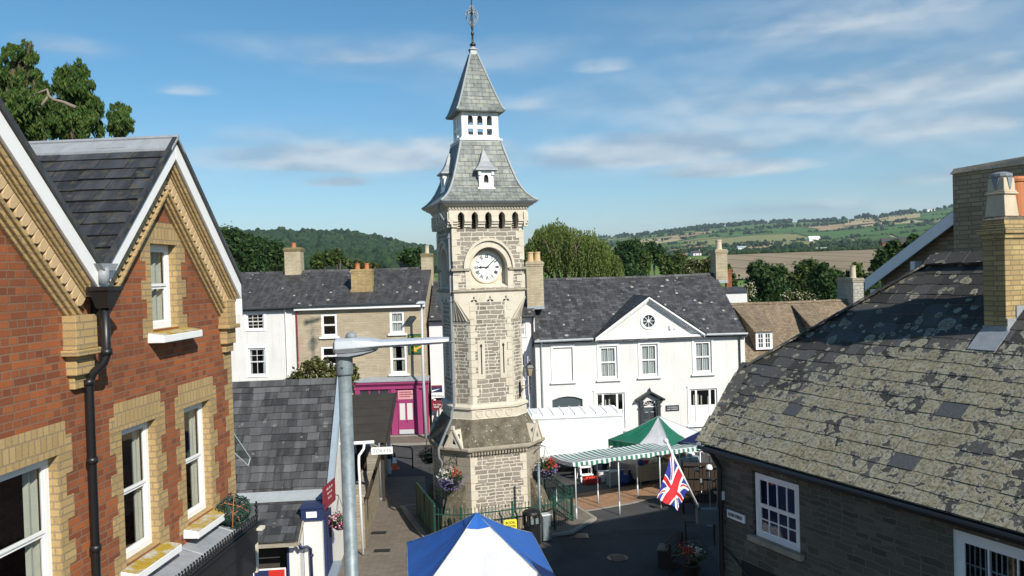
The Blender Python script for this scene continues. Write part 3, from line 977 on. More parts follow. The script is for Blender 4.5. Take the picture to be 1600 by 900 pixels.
def tree_mesh(name, lobes, clumps, per, size, seed, leafm, trunk=None, root=None, hang=0.0, clump_r=.16, blossom=None, flat=1.0, barkm='bark'):
    """lobes: ellipsoids (x, y, z, rx, ry, rz); clumps sit mostly near their skins so gaps show between"""
    rr = random.Random(seed)
    mb = MB()
    bl = MB()
    vol = sum(l[3] * l[5] for l in lobes)
    ctrs = []
    for l in lobes:
        l = (l[0], l[1], l[2], l[3] * .82, l[4] * .82, l[5] * .82)
        k = max(4, int(clumps * l[3] * l[5] / vol))
        for _ in range(k):
            d = Vector((rr.gauss(0, 1), rr.gauss(0, 1), rr.gauss(0, 1))).normalized()
            q = .35 + .65 * rr.random() ** .5
            q *= 1 + (.22 if not hang else .75) * noise.noise(Vector((d.x * (2 if not hang else 3.2) + seed + l[0], d.y * 2, d.z * (2 if not hang else 3.2) + l[2])))
            c = Vector((l[0] + d.x * l[3] * q, l[1] + d.y * l[4] * q, l[2] + d.z * l[5] * q))
            cr = clump_r * (l[3] + l[5]) * (.7 + .7 * rr.random())
            leaf_cloud(mb, c, cr, int(per * (.6 + .8 * rr.random())), size, rr, hang=hang, flat=flat)
            if q > .75: ctrs.append((c, cr))
    if root is None: return mb
    mb.build('crown', M[leafm], root, uv=False)
    if trunk:
        t = MB()
        (tx, ty), r0, zt = trunk
        pts = [Vector((tx, ty, -.2 + (zt + .2) * i / 5)) + Vector((rr.uniform(-.1, .1), rr.uniform(-.1, .1), 0)) * (i / 5) for i in range(6)]
        t.tube(pts, [r0 * (1.25 - .75 * i / 5) for i in range(6)], 9)
        for l in lobes:
            a = pts[rr.choice((2, 3, 4))]
            b = Vector((l[0], l[1], l[2]))
            mdl = (a + b) / 2 + Vector((rr.uniform(-.2, .2), rr.uniform(-.2, .2), .15)) * r0 * 4
            t.tube([a, mdl, b, b + Vector((rr.uniform(-.5, .5) * l[3], 0, l[5] * .5))], [r0 * .5, r0 * .36, r0 * .22, r0 * .08], 6)
        t.build('trunk', M[barkm], root, smooth=True)
    if blossom:
        bm, nb, bs = blossom
        for _ in range(nb):
            c, cr = rr.choice(ctrs)
            leaf_cloud(bl, c + Vector((rr.gauss(0, cr * .4), -abs(rr.gauss(0, cr * .4)), rr.gauss(0, cr * .4) + cr * .3)), bs * 2, 5, bs, rr)
        bl.build('blossom', M[bm], root, uv=False)


def px_tree(name, label, D, lobes_px, clumps, per, size, seed, leafm, group=None, base_px=None, trunk_r=.25, **kw):
    """lobes measured on the photograph, set at depth D and given a real depth of their own"""
    s = D / FOC
    bx = base_px if base_px is not None else sum(l[0] for l in lobes_px) / len(lobes_px)
    p0 = atY(bx, 430, D)
    gz = terrain_z(p0.x, D)
    root = empty(name, (p0.x, D, gz), 0, label, 'tree', group)
    rr = random.Random(seed)
    L = []
    for (x, y, rx, ry) in lobes_px:
        w = atY(x, y, D)
        dep = rx * s * .9
        L.append((w.x - p0.x, rr.uniform(-.35, .35) * dep, w.z - gz, rx * s, dep, ry * s))
    zt = max(1.0, sum(l[2] for l in L) / len(L))
    tree_mesh(name, L, clumps, per, size, seed, leafm, ((0, 0), trunk_r, zt), root, **kw)
    return root


# ------------------------------------------------------------------ terrain
def lerp_tab(tab, x):
    if x <= tab[0][0]: return tab[0][1]
    for (a, b), (c, d) in zip(tab, tab[1:]):
        if x <= c: return b + (d - b) * (x - a) / (c - a)
    return tab[-1][1]


SKY_R = [(700, 40), (830, 44), (930, 53), (1000, 56), (1100, 64), (1200, 66), (1300, 63), (1400, 68), (1480, 75), (1600, 84), (2200, 90)]
SKY_L = [(-600, 60), (200, 70), (340, 68), (480, 66), (560, 62), (620, 50), (660, 40), (720, 30), (900, 20)]


def terrain_z(x, y):
    r = math.hypot(x, y)
    if y < 5 or r < 115: return 0.0
    px = 800 + FOC * x / max(y, 1)
    px = max(-700, min(2300, px))
    sr = lerp_tab(SKY_R, px)
    sl = lerp_tab(SKY_L, px)
    und = noise.noise(Vector((x / 260, y / 260, 3.1))) * 5 * min(1, max(0, (r - 250) / 500)) + noise.noise(Vector((x / 800, y / 800, 7.7))) * 18 * min(1, max(0, (r - 700) / 900))
    # right hand farmland hill
    e = lambda q, k: CAMH + k * q / FOC
    zr = lerp_tab([(115, 0), (260, 6.2), (520, 16.6), (560, 16.8), (900, e(900, 18)), (1200, e(1200, 28)), (2000, e(2000, .62 * sr)), (3000, e(3000, .84 * sr)), (4000, e(4000, sr)), (5200, e(4000, sr) * .9), (9000, 60)], r) + und * (.35 if r < 900 else 1.0)
    zl = lerp_tab([(115, 0), (350, 3), (700, e(700, 8)), (1100, e(1100, .6 * sl)), (1500, e(1500, sl)), (2200, e(1500, sl) * .8), (4000, 80), (9000, 30)], r) + und * .6
    w = min(1, max(0, (px - 640) / 260))
    w = w * w * (3 - 2 * w)
    z = zl * (1 - w) + zr * w
    fade = min(1, max(0, (r - 115) / 60))
    front = min(1, max(0, (y - 5) / 60))
    return z * fade * front


def make_terrain():
    azs = [i * .5 for i in range(-90, 91)] + [a for a in range(50, 311, 10)]
    rs = [0.01, 12, 30, 60, 100, 115]
    r = 130
    while r < 9000:
        rs.append(r)
        r *= 1.045 if r > 600 else 1.07
    n = len(azs)
    V, Fc = [], []
    for q in rs:
        for a in azs:
            x, y = q * math.sin(R(a)), q * math.cos(R(a))
            V.append((x, y, terrain_z(x, y) - .02))
    for i in range(len(rs) - 1):
        for k in range(n):
            j = (k + 1) % n
            Fc.append((i * n + k, i * n + j, (i + 1) * n + j, (i + 1) * n + k))
    mb = MB()
    mb.add(V, Fc)
    t = NT('farmland')
    o = t.uv('Object')
    wz = t.noise(o, .004, 3)
    d = t.n('ShaderNodeVectorMath', operation='MULTIPLY_ADD')
    t.l(wz.outputs['Color'], d.inputs[0]); d.inputs[1].default_value = (120, 120, 0); t.l(o, d.inputs[2])
    fl = t.map(d.outputs[0], (.0042, .0030, 0))
    vo = t.n('ShaderNodeTexVoronoi', feature='F1'); vo.inputs['Scale'].default_value = 1; t.l(fl, vo.inputs['Vector'])
    ve = t.n('ShaderNodeTexVoronoi', feature='DISTANCE_TO_EDGE'); ve.inputs['Scale'].default_value = 1; t.l(fl, ve.inputs['Vector'])
    sep = t.n('ShaderNodeSeparateColor'); t.l(vo.outputs['Color'], sep.inputs[0])
    c = t.ramp(sep.outputs[0], [(0, (.085, .165, .04)), (.24, (.14, .215, .055)), (.44, (.09, .18, .042)), (.58, (.24, .24, .095)), (.70, (.38, .29, .16)), (.80, (.13, .21, .055)), (.92, (.44, .37, .2))], 'CONSTANT')
    c = t.mix(.4, c, t.ramp(t.noise(o, .02, 5).outputs[0], [(.3, .55), (.7, 1.0)]), 'MULTIPLY')
    c = t.mix(t.ramp(ve.outputs['Distance'], [(.02, 1.0), (.035, 0.0)]), c, (.022, .045, .016))
    # town ground close by
    geo = t.n('ShaderNodeVectorMath', operation='LENGTH'); t.l(o, geo.inputs[0])
    c = t.mix(t.math('LESS_THAN', geo.outputs['Value'], 60.0), c, (.1, .1, .1))
    mat = t.fin(c, .95, spec=.1)
    ob = mb.build('ground', mat, None, smooth=True, uv=False)
    tag(ob, kind='structure')


make_terrain()


def terrain_patch(name, quad_px, mat, lift=.4, n=40):
    """a field laid on the hillside between four ground positions given as (pixel column, distance)"""
    (a, ra), (b, rb), (c, rc), (d, rd) = quad_px
    mb = MB()
    V = []
    for j in range(n + 1):
        for i in range(n + 1):
            u, v = i / n, j / n
            px = (a * (1 - u) + b * u) * (1 - v) + (d * (1 - u) + c * u) * v
            r = (ra * (1 - u) + rb * u) * (1 - v) + (rd * (1 - u) + rc * u) * v
            az = math.atan((px - 800) / FOC)
            x, y = r * math.sin(az), r * math.cos(az)
            V.append((x, y, terrain_z(x, y) + lift))
    mb.add(V, [(j * (n + 1) + i, j * (n + 1) + i + 1, (j + 1) * (n + 1) + i + 1, (j + 1) * (n + 1) + i) for j in range(n) for i in range(n)])
    return tag(mb.build(name, mat, None, smooth=True, uv=False), kind='structure')


def m_field(name, col, col2, lines=.0):
    t = NT(name)
    o = t.uv('Object')
    c = t.mix(t.ramp(t.noise(o, .012, 5).outputs[0], [(.35, 0.0), (.7, 1.0)]), col, col2)
    if lines:
        w = t.n('ShaderNodeTexWave', wave_type='BANDS', bands_direction='X')
        w.inputs['Scale'].default_value = .013
        w.inputs['Distortion'].default_value = 1.2
        w.inputs['Detail'].default_value = 0
        t.l(o, w.inputs['Vector'])
        c = t.mix(t.math('MULTIPLY', t.ramp(w.outputs[0], [(.955, 0.0), (.985, 1.0)]), lines), c, tuple(x * .5 for x in col2))
    c = t.mix(.3, c, t.ramp(t.noise(o, .35, 4).outputs[0], [(.3, .6), (.7, 1.0)]), 'MULTIPLY')
    return t.fin(c, .95, spec=.05)


terrain_patch('ploughed_field', [(1085, 235), (1450, 235), (1400, 520), (1120, 500)], m_field('ploughed soil', (.33, .265, .175), (.25, .20, .135), .8))
terrain_patch('green_field', [(1045, 620), (1110, 620), (1120, 880), (1020, 880)], m_field('meadow', (.075, .13, .03), (.05, .10, .025)))
terrain_patch('stubble_field', [(1150, 900), (1205, 900), (1200, 1080), (1150, 1080)], m_field('stubble', (.46, .29, .13), (.36, .24, .11)), lift=1.2)
terrain_patch('stubble_field', [(1217, 870), (1246, 870), (1246, 1080), (1217, 1080)], m_field('stubble pale', (.48, .31, .14), (.38, .25, .11)), lift=1.2)
terrain_patch('hay_field', [(1220, 1350), (1290, 1350), (1262, 1750), (1226, 1750)], m_field('hay', (.30, .28, .10), (.24, .24, .09)), lift=1.5)
terrain_patch('pasture', [(1285, 1300), (1345, 1300), (1325, 2100), (1275, 2100)], m_field('pasture a', (.09, .135, .035), (.07, .115, .03)), lift=1.5)
terrain_patch('pasture', [(1350, 1300), (1410, 1300), (1378, 2100), (1330, 2100)], m_field('pasture b', (.085, .15, .035), (.065, .12, .03)), lift=1.5)
terrain_patch('pasture', [(1415, 1400), (1500, 1400), (1480, 2200), (1385, 2100)], m_field('pasture c', (.075, .15, .035), (.06, .12, .03)), lift=1.5)
terrain_patch('stubble_field', [(1320, 2700), (1368, 2700), (1362, 3500), (1328, 3500)], m_field('corn', (.45, .36, .2), (.4, .3, .17)), lift=2)
terrain_patch('stubble_field', [(1372, 2800), (1440, 2800), (1440, 3300), (1372, 3400)], m_field('corn pale', (.45, .38, .2), (.36, .3, .16)), lift=2)
terrain_patch('stubble_field', [(1030, 1500), (1110, 1750), (1095, 2150), (1060, 1750)], m_field('dry grass', (.28, .2, .1), (.22, .17, .09)), lift=1.5)
terrain_patch('pasture', [(985, 1500), (1035, 1500), (1075, 2300), (1010, 2300)], m_field('pasture d', (.10, .17, .04), (.075, .13, .03)), lift=1.5)
terrain_patch('pasture', [(930, 2400), (1000, 2400), (1000, 3000), (930, 3000)], m_field('pasture e', (.13, .18, .05), (.1, .15, .04)), lift=2)


def far_trees(name, label, n, px0, px1, r0, r1, size, seed, keep=None, cl=.012, hedges=0):
    rr = random.Random(seed)
    mb = MB()
    def put(x, y, s):
        z = terrain_z(x, y)
        q = rr.random()
        for i in range(5 if math.hypot(x, y) < 1400 else 3):
            k = s * (.4 + rr.random() * .4)
            mb.ball((x + rr.gauss(0, s * .28), y + rr.gauss(0, s * .28), z + s * rr.uniform(.15, .6)), k * .55, .34, min(1, max(0, q * .6 + rr.random() * .4)), 0, .9 + .4 * rr.random())
    cnt = tries = 0
    while cnt < n and tries < n * 40:
        tries += 1
        px = rr.uniform(px0, px1)
        r = math.sqrt(rr.uniform(r0 * r0, r1 * r1)) if r1 / r0 < 2 else r0 * (r1 / r0) ** rr.random()
        az = math.atan((px - 800) / FOC)
        x, y = r * math.sin(az), r * math.cos(az)
        if keep and not keep(x, y, r, px, rr): continue
        put(x, y, size * (.7 + .6 * rr.random()))
        cnt += 1
    for _ in range(hedges):
        px = rr.uniform(px0, px1)
        r = r0 * (r1 / r0) ** rr.random()
        az = math.atan((px - 800) / FOC)
        x, y = r * math.sin(az), r * math.cos(az)
        a = rr.choice((rr.uniform(-.25, .25), rr.uniform(-.25, .25), rr.uniform(.9, 2.2)))
        L = rr.uniform(60, 260)
        st = max(5, r / 250)
        q = 0
        while q < L:
            xx, yy = x + math.cos(a) * q, y + math.sin(a) * q
            put(xx, yy, rr.choice((3, 3.5, 4, 4, 5, 9)) * max(1, r / 1800))
            q += st * rr.uniform(.6, 1.4)
    o = mb.build(name, M['wood_far'], None, smooth=False, uv=False)
    tag(o, label, 'woodland', kind='stuff')


def k_left(x, y, r, px, rr):
    return noise.noise(Vector((x / 120, y / 120, 1))) > -.55


def in_fields(px, r):
    for (a, b, c, d) in ((1140, 1455, 200, 530), (1040, 1115, 600, 900), (1148, 1250, 860, 1090), (1220, 1290, 1340, 1760), (1280, 1500, 1280, 2200), (1320, 1442, 2650, 3500), (985, 1075, 1480, 2300)):
        if a < px < b and c < r < d: return True
    return False


def k_right(x, y, r, px, rr):
    if in_fields(px, r) or 560 < r < 900 and rr.random() < .6: return False
    return noise.noise(Vector((x / 210, y / 210, 5))) > .22


def k_ridge(x, y, r, px, rr):
    return noise.noise(Vector((px / 22, 0, 5))) > -.15


far_trees('distant_forest', 'dark blue green forest covering the far hill left of the clock tower', 3600, 300, 760, 620, 1640, 13, 11, k_left)
far_trees('distant_woods', 'scattered woods and hedges across the farmland hill on the right', 330, 880, 1520, 900, 4000, 9, 12, k_right, hedges=120)
far_trees('ridge_trees', 'line of trees along the skyline of the right hill', 520, 900, 1430, 3600, 4050, 16, 13, k_ridge)

# hedge along the far side of the ploughed field
hm = MB()
rr = random.Random(5)
for i in range(260):
    u = i / 259
    px = 1118 + (1405 - 1118) * u
    r = 505 + 22 * u + rr.uniform(-1, 1)
    az = math.atan((px - 800) / FOC)
    x, y = r * math.sin(az), r * math.cos(az)
    hm.ball((x, y, terrain_z(x, y) + .9), 1.5 + rr.random() * .6, .25, rr.random(), 0, .8)
tag(hm.build('field_hedge', M['wood_far'], None, smooth=True, uv=False), 'dark hedge along the far edge of the ploughed brown field', 'hedge')


# far farm buildings
def farm(px, r, w, dpt, h, wallm, roofm, label, rot, name='farmhouse', chim=False, sx=1):
    az = math.atan((px - 800) / FOC)
    x, y = r * math.sin(az), r * math.cos(az)
    root = empty(name, (x, y, terrain_z(x, y)), rot, label, 'farmhouse', 'distant farm buildings')
    m = MB()
    hw, hd = w / 2, dpt / 2
    m.box(-hw, hw, -hd, hd, -1, h)
    m.prism([(-hw, -hd, h), (-hw, hd, h), (-hw, 0, h + dpt * .38)], (w, 0, 0))
    m.build('wall', wallm, root)
    q = MB()
    for sg in (-1, 1):
        q.hexa([(-hw - .3, sg * (hd + .3), h - .15), (hw + .3, sg * (hd + .3), h - .15), (hw + .3, 0, h + dpt * .38 + .1), (-hw - .3, 0, h + dpt * .38 + .1)],
               [(-hw - .3, sg * (hd + .3), h + .15), (hw + .3, sg * (hd + .3), h + .15), (hw + .3, 0, h + dpt * .38 + .4), (-hw - .3, 0, h + dpt * .38 + .4)])
    q.build('roof', roofm, root)
    nwin = max(2, int(w / 4))
    for i in range(nwin):
        xx = -hw + w * (i + .5) / nwin
        for zz in ([1, h - 2] if h > 4.5 else [1]):
            k = MB()
            k.box(xx - .6, xx + .6, -hd - .06, -hd + .02, zz, zz + 1.3)
            k.build('window', M['charcoal'], root)
    if chim:
        c = MB()
        c.box(hw - 1, hw - .1, -.45, .45, h + dpt * .3, h + dpt * .38 + 1.6)
        c.build('chimney', M['far_brick'], root)
    return root


farm(1088, 860, 11, 6, 5, M['white_render'], M['slate_terrace'], 'small white farmhouse left of the slim chimney at the hill foot', .5, chim=True)
farm(1069, 880, 9, 6, 3.5, M['dressed_grey'], M['clay_tile'], 'low brown farm building beside the white farmhouse', -.2)
farm(985, 2350, 18, 8, 6, M['white_render'], M['slate_terrace'], 'white farmhouse high on the hill behind the willow', -.1, chim=True)
farm(1133, 800, 10, 6, 4, M['white_render'], M['slate_terrace'], 'white cottage just right of the slim chimney', .8)
farm(1160, 1400, 16, 8, 4, M['white_plastic'], M['lead_pale'], 'long pale shed on the hill right of the slim chimney', .2)
farm(1273, 1950, 26, 12, 6, M['white_plastic'], M['white_plastic'], 'big white barn high above the green fields', .1)
farm(1456, 3300, 30, 12, 6, M['white_plastic'], M['lead_pale'], 'pale barn near the hilltop by the white bargeboard', .1)

# modern red brick houses beyond the field
for (px, w, lab) in ((1396, 15, 'left red brick house with white gable windows beyond the ploughed field'), (1423, 18, 'right red brick house beyond the ploughed field near the bargeboard')):
    farm(px, 600, w, 8, 4.6, M['red_brick'], M['slate_terrace'], lab, -.15, name='brick_house')
# two caravans
for (px, sz, lab) in ((1281, 5.5, 'larger white caravan behind the field hedge'), (1290, 3.6, 'smaller white caravan behind the field hedge')):
    az = math.atan((px - 800) / FOC)
    x, y = 545 * math.sin(az), 545 * math.cos(az)
    root = empty('caravan', (x, y, terrain_z(x, y)), .1, lab, 'caravan', 'caravans by the field')
    m = MB()
    pr = [(-sz / 2, -1.1, .6), (sz / 2, -1.1, .6), (sz / 2 + .2, -1.1, 1.6), (sz / 2 - .4, -1.1, 2.7), (-sz / 2 + .5, -1.1, 2.7), (-sz / 2 - .1, -1.1, 1.7)]
    m.prism(pr, (0, 2.2, 0)); m.build('body', M['white_plastic'], root, bev=.05)
    k = MB(); k.box(-sz * .35, -sz * .05, -1.13, -1.09, 1.5, 2.2); k.box(sz * .1, sz * .35, -1.13, -1.09, 1.5, 2.2); k.build('window', M['charcoal'], root)
    for sx_ in (-.3, .3):
        w_ = MB(); w_.lathe([(.35, 0), (.35, .2)], (sx_, -.9, .35), 12, axis='y'); w_.build('wheel', M['rubber'], root)


# ------------------------------------------------------------------ near ground
def sheet(name, pts, mat, z):
    mb = MB()
    mb.poly([(p[0], p[1], z) for p in pts])
    return tag(mb.build(name, mat), kind='structure')


def slab(name, pts, mat, h):
    mb = MB()
    mb.prism([(p[0], p[1], .006) for p in pts], (0, 0, h))
    return tag(mb.build(name, mat, bev=.015), kind='structure')


sheet('road', [(-30, -6), (30, -6), (34, 60), (-34, 60)], M['asphalt'], 0.0)
# brick paved alley on the left of the tower
al = [(-5.6, 14.0), (-1.2, 14.0), (-1.6, 24.0), (-3.3, 27.5), (-3.75, 32.5), (-4.15, 35.6), (-6.35, 35.6)]
sheet('alley_pavement', al, M['pavement'], .004)
# pavement in front of the terrace
sheet('terrace_pavement', [(-20, 42.3), (-.5, 42.3), (-.5, 44.6), (-20, 44.6)], M['pavement'], .12)
slab('kerb', [(-20, 42.1), (-.5, 42.1), (-.5, 42.3), (-20, 42.3)], M['kerb'], .115)
# tower island
T = Frame(-1.15, 29.06, 17)
isl = [T.w(*p) for p in ((-2.6, -2.75), (2.2, -2.85), (3.6, -1.7), (3.4, 2.6), (-2.8, 2.6))]
slab('island_kerb', isl, M['kerb'], .10)
cx = sum(p.x for p in isl) / 5
cy = sum(p.y for p in isl) / 5
sheet('island_paving', [(cx + (p.x - cx) * .95, cy + (p.y - cy) * .95) for p in isl], M['pavement'], .111)
# red brick paved strip under the market awning
st = [gnd(868, 806), gnd(985, 786), gnd(1075, 762), gnd(1075, 742), gnd(985, 759), gnd(868, 777)]
sheet('red_brick_paving', st, M['red_paving'], .008)
k0 = [gnd(868, 806), gnd(985, 786), gnd(1075, 762)]
for a, b in zip(k0, k0[1:]):
    d = (b - a).normalized()
    nn = Vector((d.y, -d.x, 0)) * .16
    slab('paving_edge', [a + nn, b + nn, b, a], M['kerb'], .02)
# drain covers
for px, py in ((597, 861), (592, 833)):
    g = gnd(px, py)
    m = MB()
    m.box(-.26, .26, -.13, .13, .005, .02)
    for i in range(6): m.box(-.22 + i * .08, -.19 + i * .08, -.1, .1, .0205, .026)
    o = m.build('drain_cover', M['black_iron'])
    o.location = (g.x, g.y, .004)
    tag(o, 'iron drain grating in the brick paved alley, ' + ('nearer the street lamp foot' if py > 850 else 'farther up the alley'), 'drain')

for (px, py, lab) in ((965, 872, 'round iron manhole cover in the shaded road'), (905, 838, 'square iron cover in the road beside the tower kerb')):
    g = gnd(px, py)
    m = MB()
    if 'round' in lab:
        m.lathe([(.33, 0), (.33, .012), (.0, .013)], (0, 0, 0), 24)
        for i in range(-3, 4): m.box(-.22, .22, i * .08 - .015, i * .08 + .015, .0131, .019)
    else:
        m.box(-.3, .3, -.22, .22, 0, .012)
        for i in range(-3, 4): m.box(-.26, .26, i * .055 - .012, i * .055 + .012, .0121, .018)
    o = m.build('manhole_cover', M['black_iron'])
    o.location = (g.x, g.y, .004)
    tag(o, lab, 'manhole')

# ------------------------------------------------------------------ clock tower
TW = froot('clock_tower', T, 'tall pale stone clock tower with slate spire standing in the square', 'clock tower')


def oct_ring(h, c, z):
    return [(c, -h, z), (h, -c, z), (h, c, z), (c, h, z), (-c, h, z), (-h, c, z), (-h, -c, z), (-c, -h, z)]


def loft(mb, rings, cap=True):
    n = len(rings[0])
    V = [p for r_ in rings for p in r_]
    fs = []
    for i in range(len(rings) - 1):
        for k in range(n):
            fs.append((i * n + k, i * n + (k + 1) % n, (i + 1) * n + (k + 1) % n, (i + 1) * n + k))
    if cap:
        fs.append([(len(rings) - 1) * n + k for k in range(n)])
    mb.add(V, fs)


def rot4(fn, which=(0, 1, 2, 3)):
    for k in which:
        a = k * PI / 2
        fn(lambda p, a=a: (p[0] * math.cos(a) - p[1] * math.sin(a), p[0] * math.sin(a) + p[1] * math.cos(a), p[2]), k)


class TMB(MB):
    """mesh builder passing every point through a turn about the tower axis"""
    def __init__(s, tr=None):
        super().__init__()
        s.tr = tr
    def add(s, pts, faces, rnd=None, mi=0):
        if s.tr: pts = [s.tr(p) for p in pts]
        super().add(pts, faces, rnd, mi)


# base stage
m = MB(); loft(m, [oct_ring(1.86, 1.06, .1), oct_ring(1.86, 1.06, .55), oct_ring(1.80, 1.02, .66)], False); m.build('plinth', M['dressed_grey'], TW)
m = MB(); loft(m, [oct_ring(1.75, 1.0, .6), oct_ring(1.75, 1.0, 2.75)], False); m.build('base_stage', M['tower_rubble'], TW)
# dressed piers on the base: wide plain stone at the canted corners
for k in range(4):
    a = k * PI / 2
    tr = lambda p, a=a: (p[0] * math.cos(a) - p[1] * math.sin(a), p[0] * math.sin(a) + p[1] * math.cos(a), p[2])
    m = TMB(tr)
    rr = random.Random(k)
    z = .66
    i = 0
    while z < 2.72:
        h = min(.29, 2.75 - z)
        w = .14 if i % 2 else .24
        e = .014
        for sg in (-1, 1):
            pass
        # stones on the two faces beside the canted corner and on the corner itself
        m.hexa([(-1.0 + w, -1.75 - e, z), (-1.0 + w, -1.75 - e, z + h - .012), (-1.0 + w, -1.70, z + h - .012), (-1.0 + w, -1.70, z)][::-1],
               [(-1.006, -1.75 - e, z), (-1.006, -1.75 - e, z + h - .012), (-1.006, -1.70, z + h - .012), (-1.006, -1.70, z)][::-1])
        m.hexa([(-1.75 - e, -1.0 + w, z), (-1.75 - e, -1.0 + w, z + h - .012), (-1.70, -1.0 + w, z + h - .012), (-1.70, -1.0 + w, z)],
               [(-1.75 - e, -1.006, z), (-1.75 - e, -1.006, z + h - .012), (-1.70, -1.006, z + h - .012), (-1.70, -1.006, z)])
        q = e * .72
        m.add([(-1.006 - q * .2, -1.75 - e, z), (-1.75 - e, -1.006 - q * .2, z), (-1.75 - e, -1.006 - q * .2, z + h - .012), (-1.006 - q * .2, -1.75 - e, z + h - .012)], [(0, 1, 2, 3), (3, 2, 1, 0)])
        z += h
        i += 1
    m.build('corner_quoin', M['dressed'], TW)
    # battered rough buttress at the foot of the canted corner
    b = TMB(tr)
    d = Vector((-1, -1, 0)).normalized()
    t = Vector((1, -1, 0)).normalized()
    c0 = Vector((-1.36, -1.36, 0))
    def bp(o, s_, zz): return c0 + d * o + t * s_ + Vector((0, 0, zz))
    for (za, zb, oa, ob, w) in ((.1, .75, .62, .50, .36), (.75, 1.75, .46, .05, .32)):
        b.hexa([bp(-.1, -w, za), bp(oa, -w, za), bp(oa, w, za), bp(-.1, w, za)], [bp(-.1, -w, zb), bp(ob, -w, zb), bp(ob, w, zb), bp(-.1, w, zb)])
    b.build('buttress', M['mossy_stone'], TW)
# base cornice, lichen covered weathering and the four gablets
m = MB(); loft(m, [oct_ring(1.76, 1.0, 2.72), oct_ring(1.80, 1.03, 2.76), oct_ring(1.80, 1.03, 2.84), oct_ring(1.90, 1.09, 2.90), oct_ring(1.93, 1.11, 2.95), oct_ring(1.93, 1.11, 3.01), oct_ring(1.86, 1.06, 3.05)], False); m.build('base_cornice', M['dressed_grey'], TW)
for k in range(4):
    a = k * PI / 2
    m = MB()
    for i in range(19):
        x = -.95 + i * .105
        p = [(x, -1.88), (x + .06, -1.88), (x + .06, -1.80), (x, -1.80)]
        q = [(c[0] * math.cos(a) - c[1] * math.sin(a), c[0] * math.sin(a) + c[1] * math.cos(a)) for c in p]
        m.hexa([(c[0], c[1], 2.78) for c in q], [(c[0], c[1], 2.87) for c in q])
    m.build('dentil_course', M['dressed_grey'], TW)
m = MB(); loft(m, [oct_ring(1.84, 1.05, 3.05), oct_ring(1.63, .95, 3.45), oct_ring(1.40, .82, 3.92)], False); m.build('weathered_skirt', M['mossy_stone'], TW)
for k in range(4):
    a = k * PI / 2 + PI / 4
    tr = lambda p, a=a: (p[0] * math.cos(a) - p[1] * math.sin(a), p[0] * math.sin(a) + p[1] * math.cos(a), p[2])
    g = TMB(tr)
    yo = -2.13
    pts = [(-.34, yo, 3.03), (.34, yo, 3.03), (.05, yo, 3.62), (-.05, yo, 3.62)]
    hole = [(-.10, 3.14), (.10, 3.14), (.0, 3.36)]
    wall(g, [(p[0], p[2]) for p in pts], [hole], yo, .1)
    g.prism([(-.34, yo + .001, 3.03), (-.05, yo + .001, 3.62), (.05, yo + .001, 3.62), (.34, yo + .001, 3.03)][:2] + [(-.05, yo + .55, 3.62), (-.34, yo + .55, 3.03)], (.03, 0, 0))
    g.prism([(.31, yo + .001, 3.03), (.02, yo + .001, 3.62), (.02, yo + .55, 3.62), (.31, yo + .55, 3.03)], (.03, 0, 0))
    g.beam((-.36, yo - .015, 3.02), (0, yo - .015, 3.68), .06, .05, (0, 1, 0))
    g.beam((.36, yo - .015, 3.02), (0, yo - .015, 3.68), .06, .05, (0, 1, 0))
    g.box(-.05, .05, yo - .07, yo + .03, 3.66, 3.78)
    o = g.build('gablet', M['dressed'], TW)
    h = TMB(tr)
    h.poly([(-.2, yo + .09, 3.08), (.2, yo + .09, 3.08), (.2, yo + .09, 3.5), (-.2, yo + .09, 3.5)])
    h.build('gablet_recess', M['louvre_shade'], o)
# shield band and string
m = MB(); loft(m, [oct_ring(1.40, .82, 3.88), oct_ring(1.37, .80, 3.94), oct_ring(1.37, .80, 4.24), oct_ring(1.43, .84, 4.27), oct_ring(1.43, .84, 4.34), oct_ring(1.30, .75, 4.42)], False); m.build('shield_band', M['dressed'], TW)
for k in (0, 3, 1):
    a = k * PI / 2
    tr = lambda p, a=a: (p[0] * math.cos(a) - p[1] * math.sin(a), p[0] * math.sin(a) + p[1] * math.cos(a), p[2])
    m = TMB(tr)
    for i in range(4):
        x = -.54 + i * .36
        sh = [(x - .11, 4.2), (x - .11, 4.08), (x - .06, 4.0), (x, 3.96), (x + .06, 4.0), (x + .11, 4.08), (x + .11, 4.2)]
        for (p, q) in zip(sh, sh[1:] + sh[:1]):
            m.beam((p[0], -1.375, p[1]), (q[0], -1.375, q[1]), .022, .03, (0, 1, 0))
    m.build('shield', M['dressed'], TW)
# shaft
m = MB()
loft(m, [oct_ring(1.28, .74, 4.4), oct_ring(1.28, .74, 7.32)], False)
n8 = oct_ring(1.28, .74, 7.32)
m.build('shaft', M['tower_rubble'], TW)
m = MB()
sq = lambda s_, z: [(s_, -s_, z), (s_, s_, z), (-s_, s_, z), (-s_, -s_, z)]
cn = [(1.28, -1.28), (1.28, 1.28), (-1.28, 1.28), (-1.28, -1.28)]
ring = [(p[0], p[1], 7.32) for p in n8]
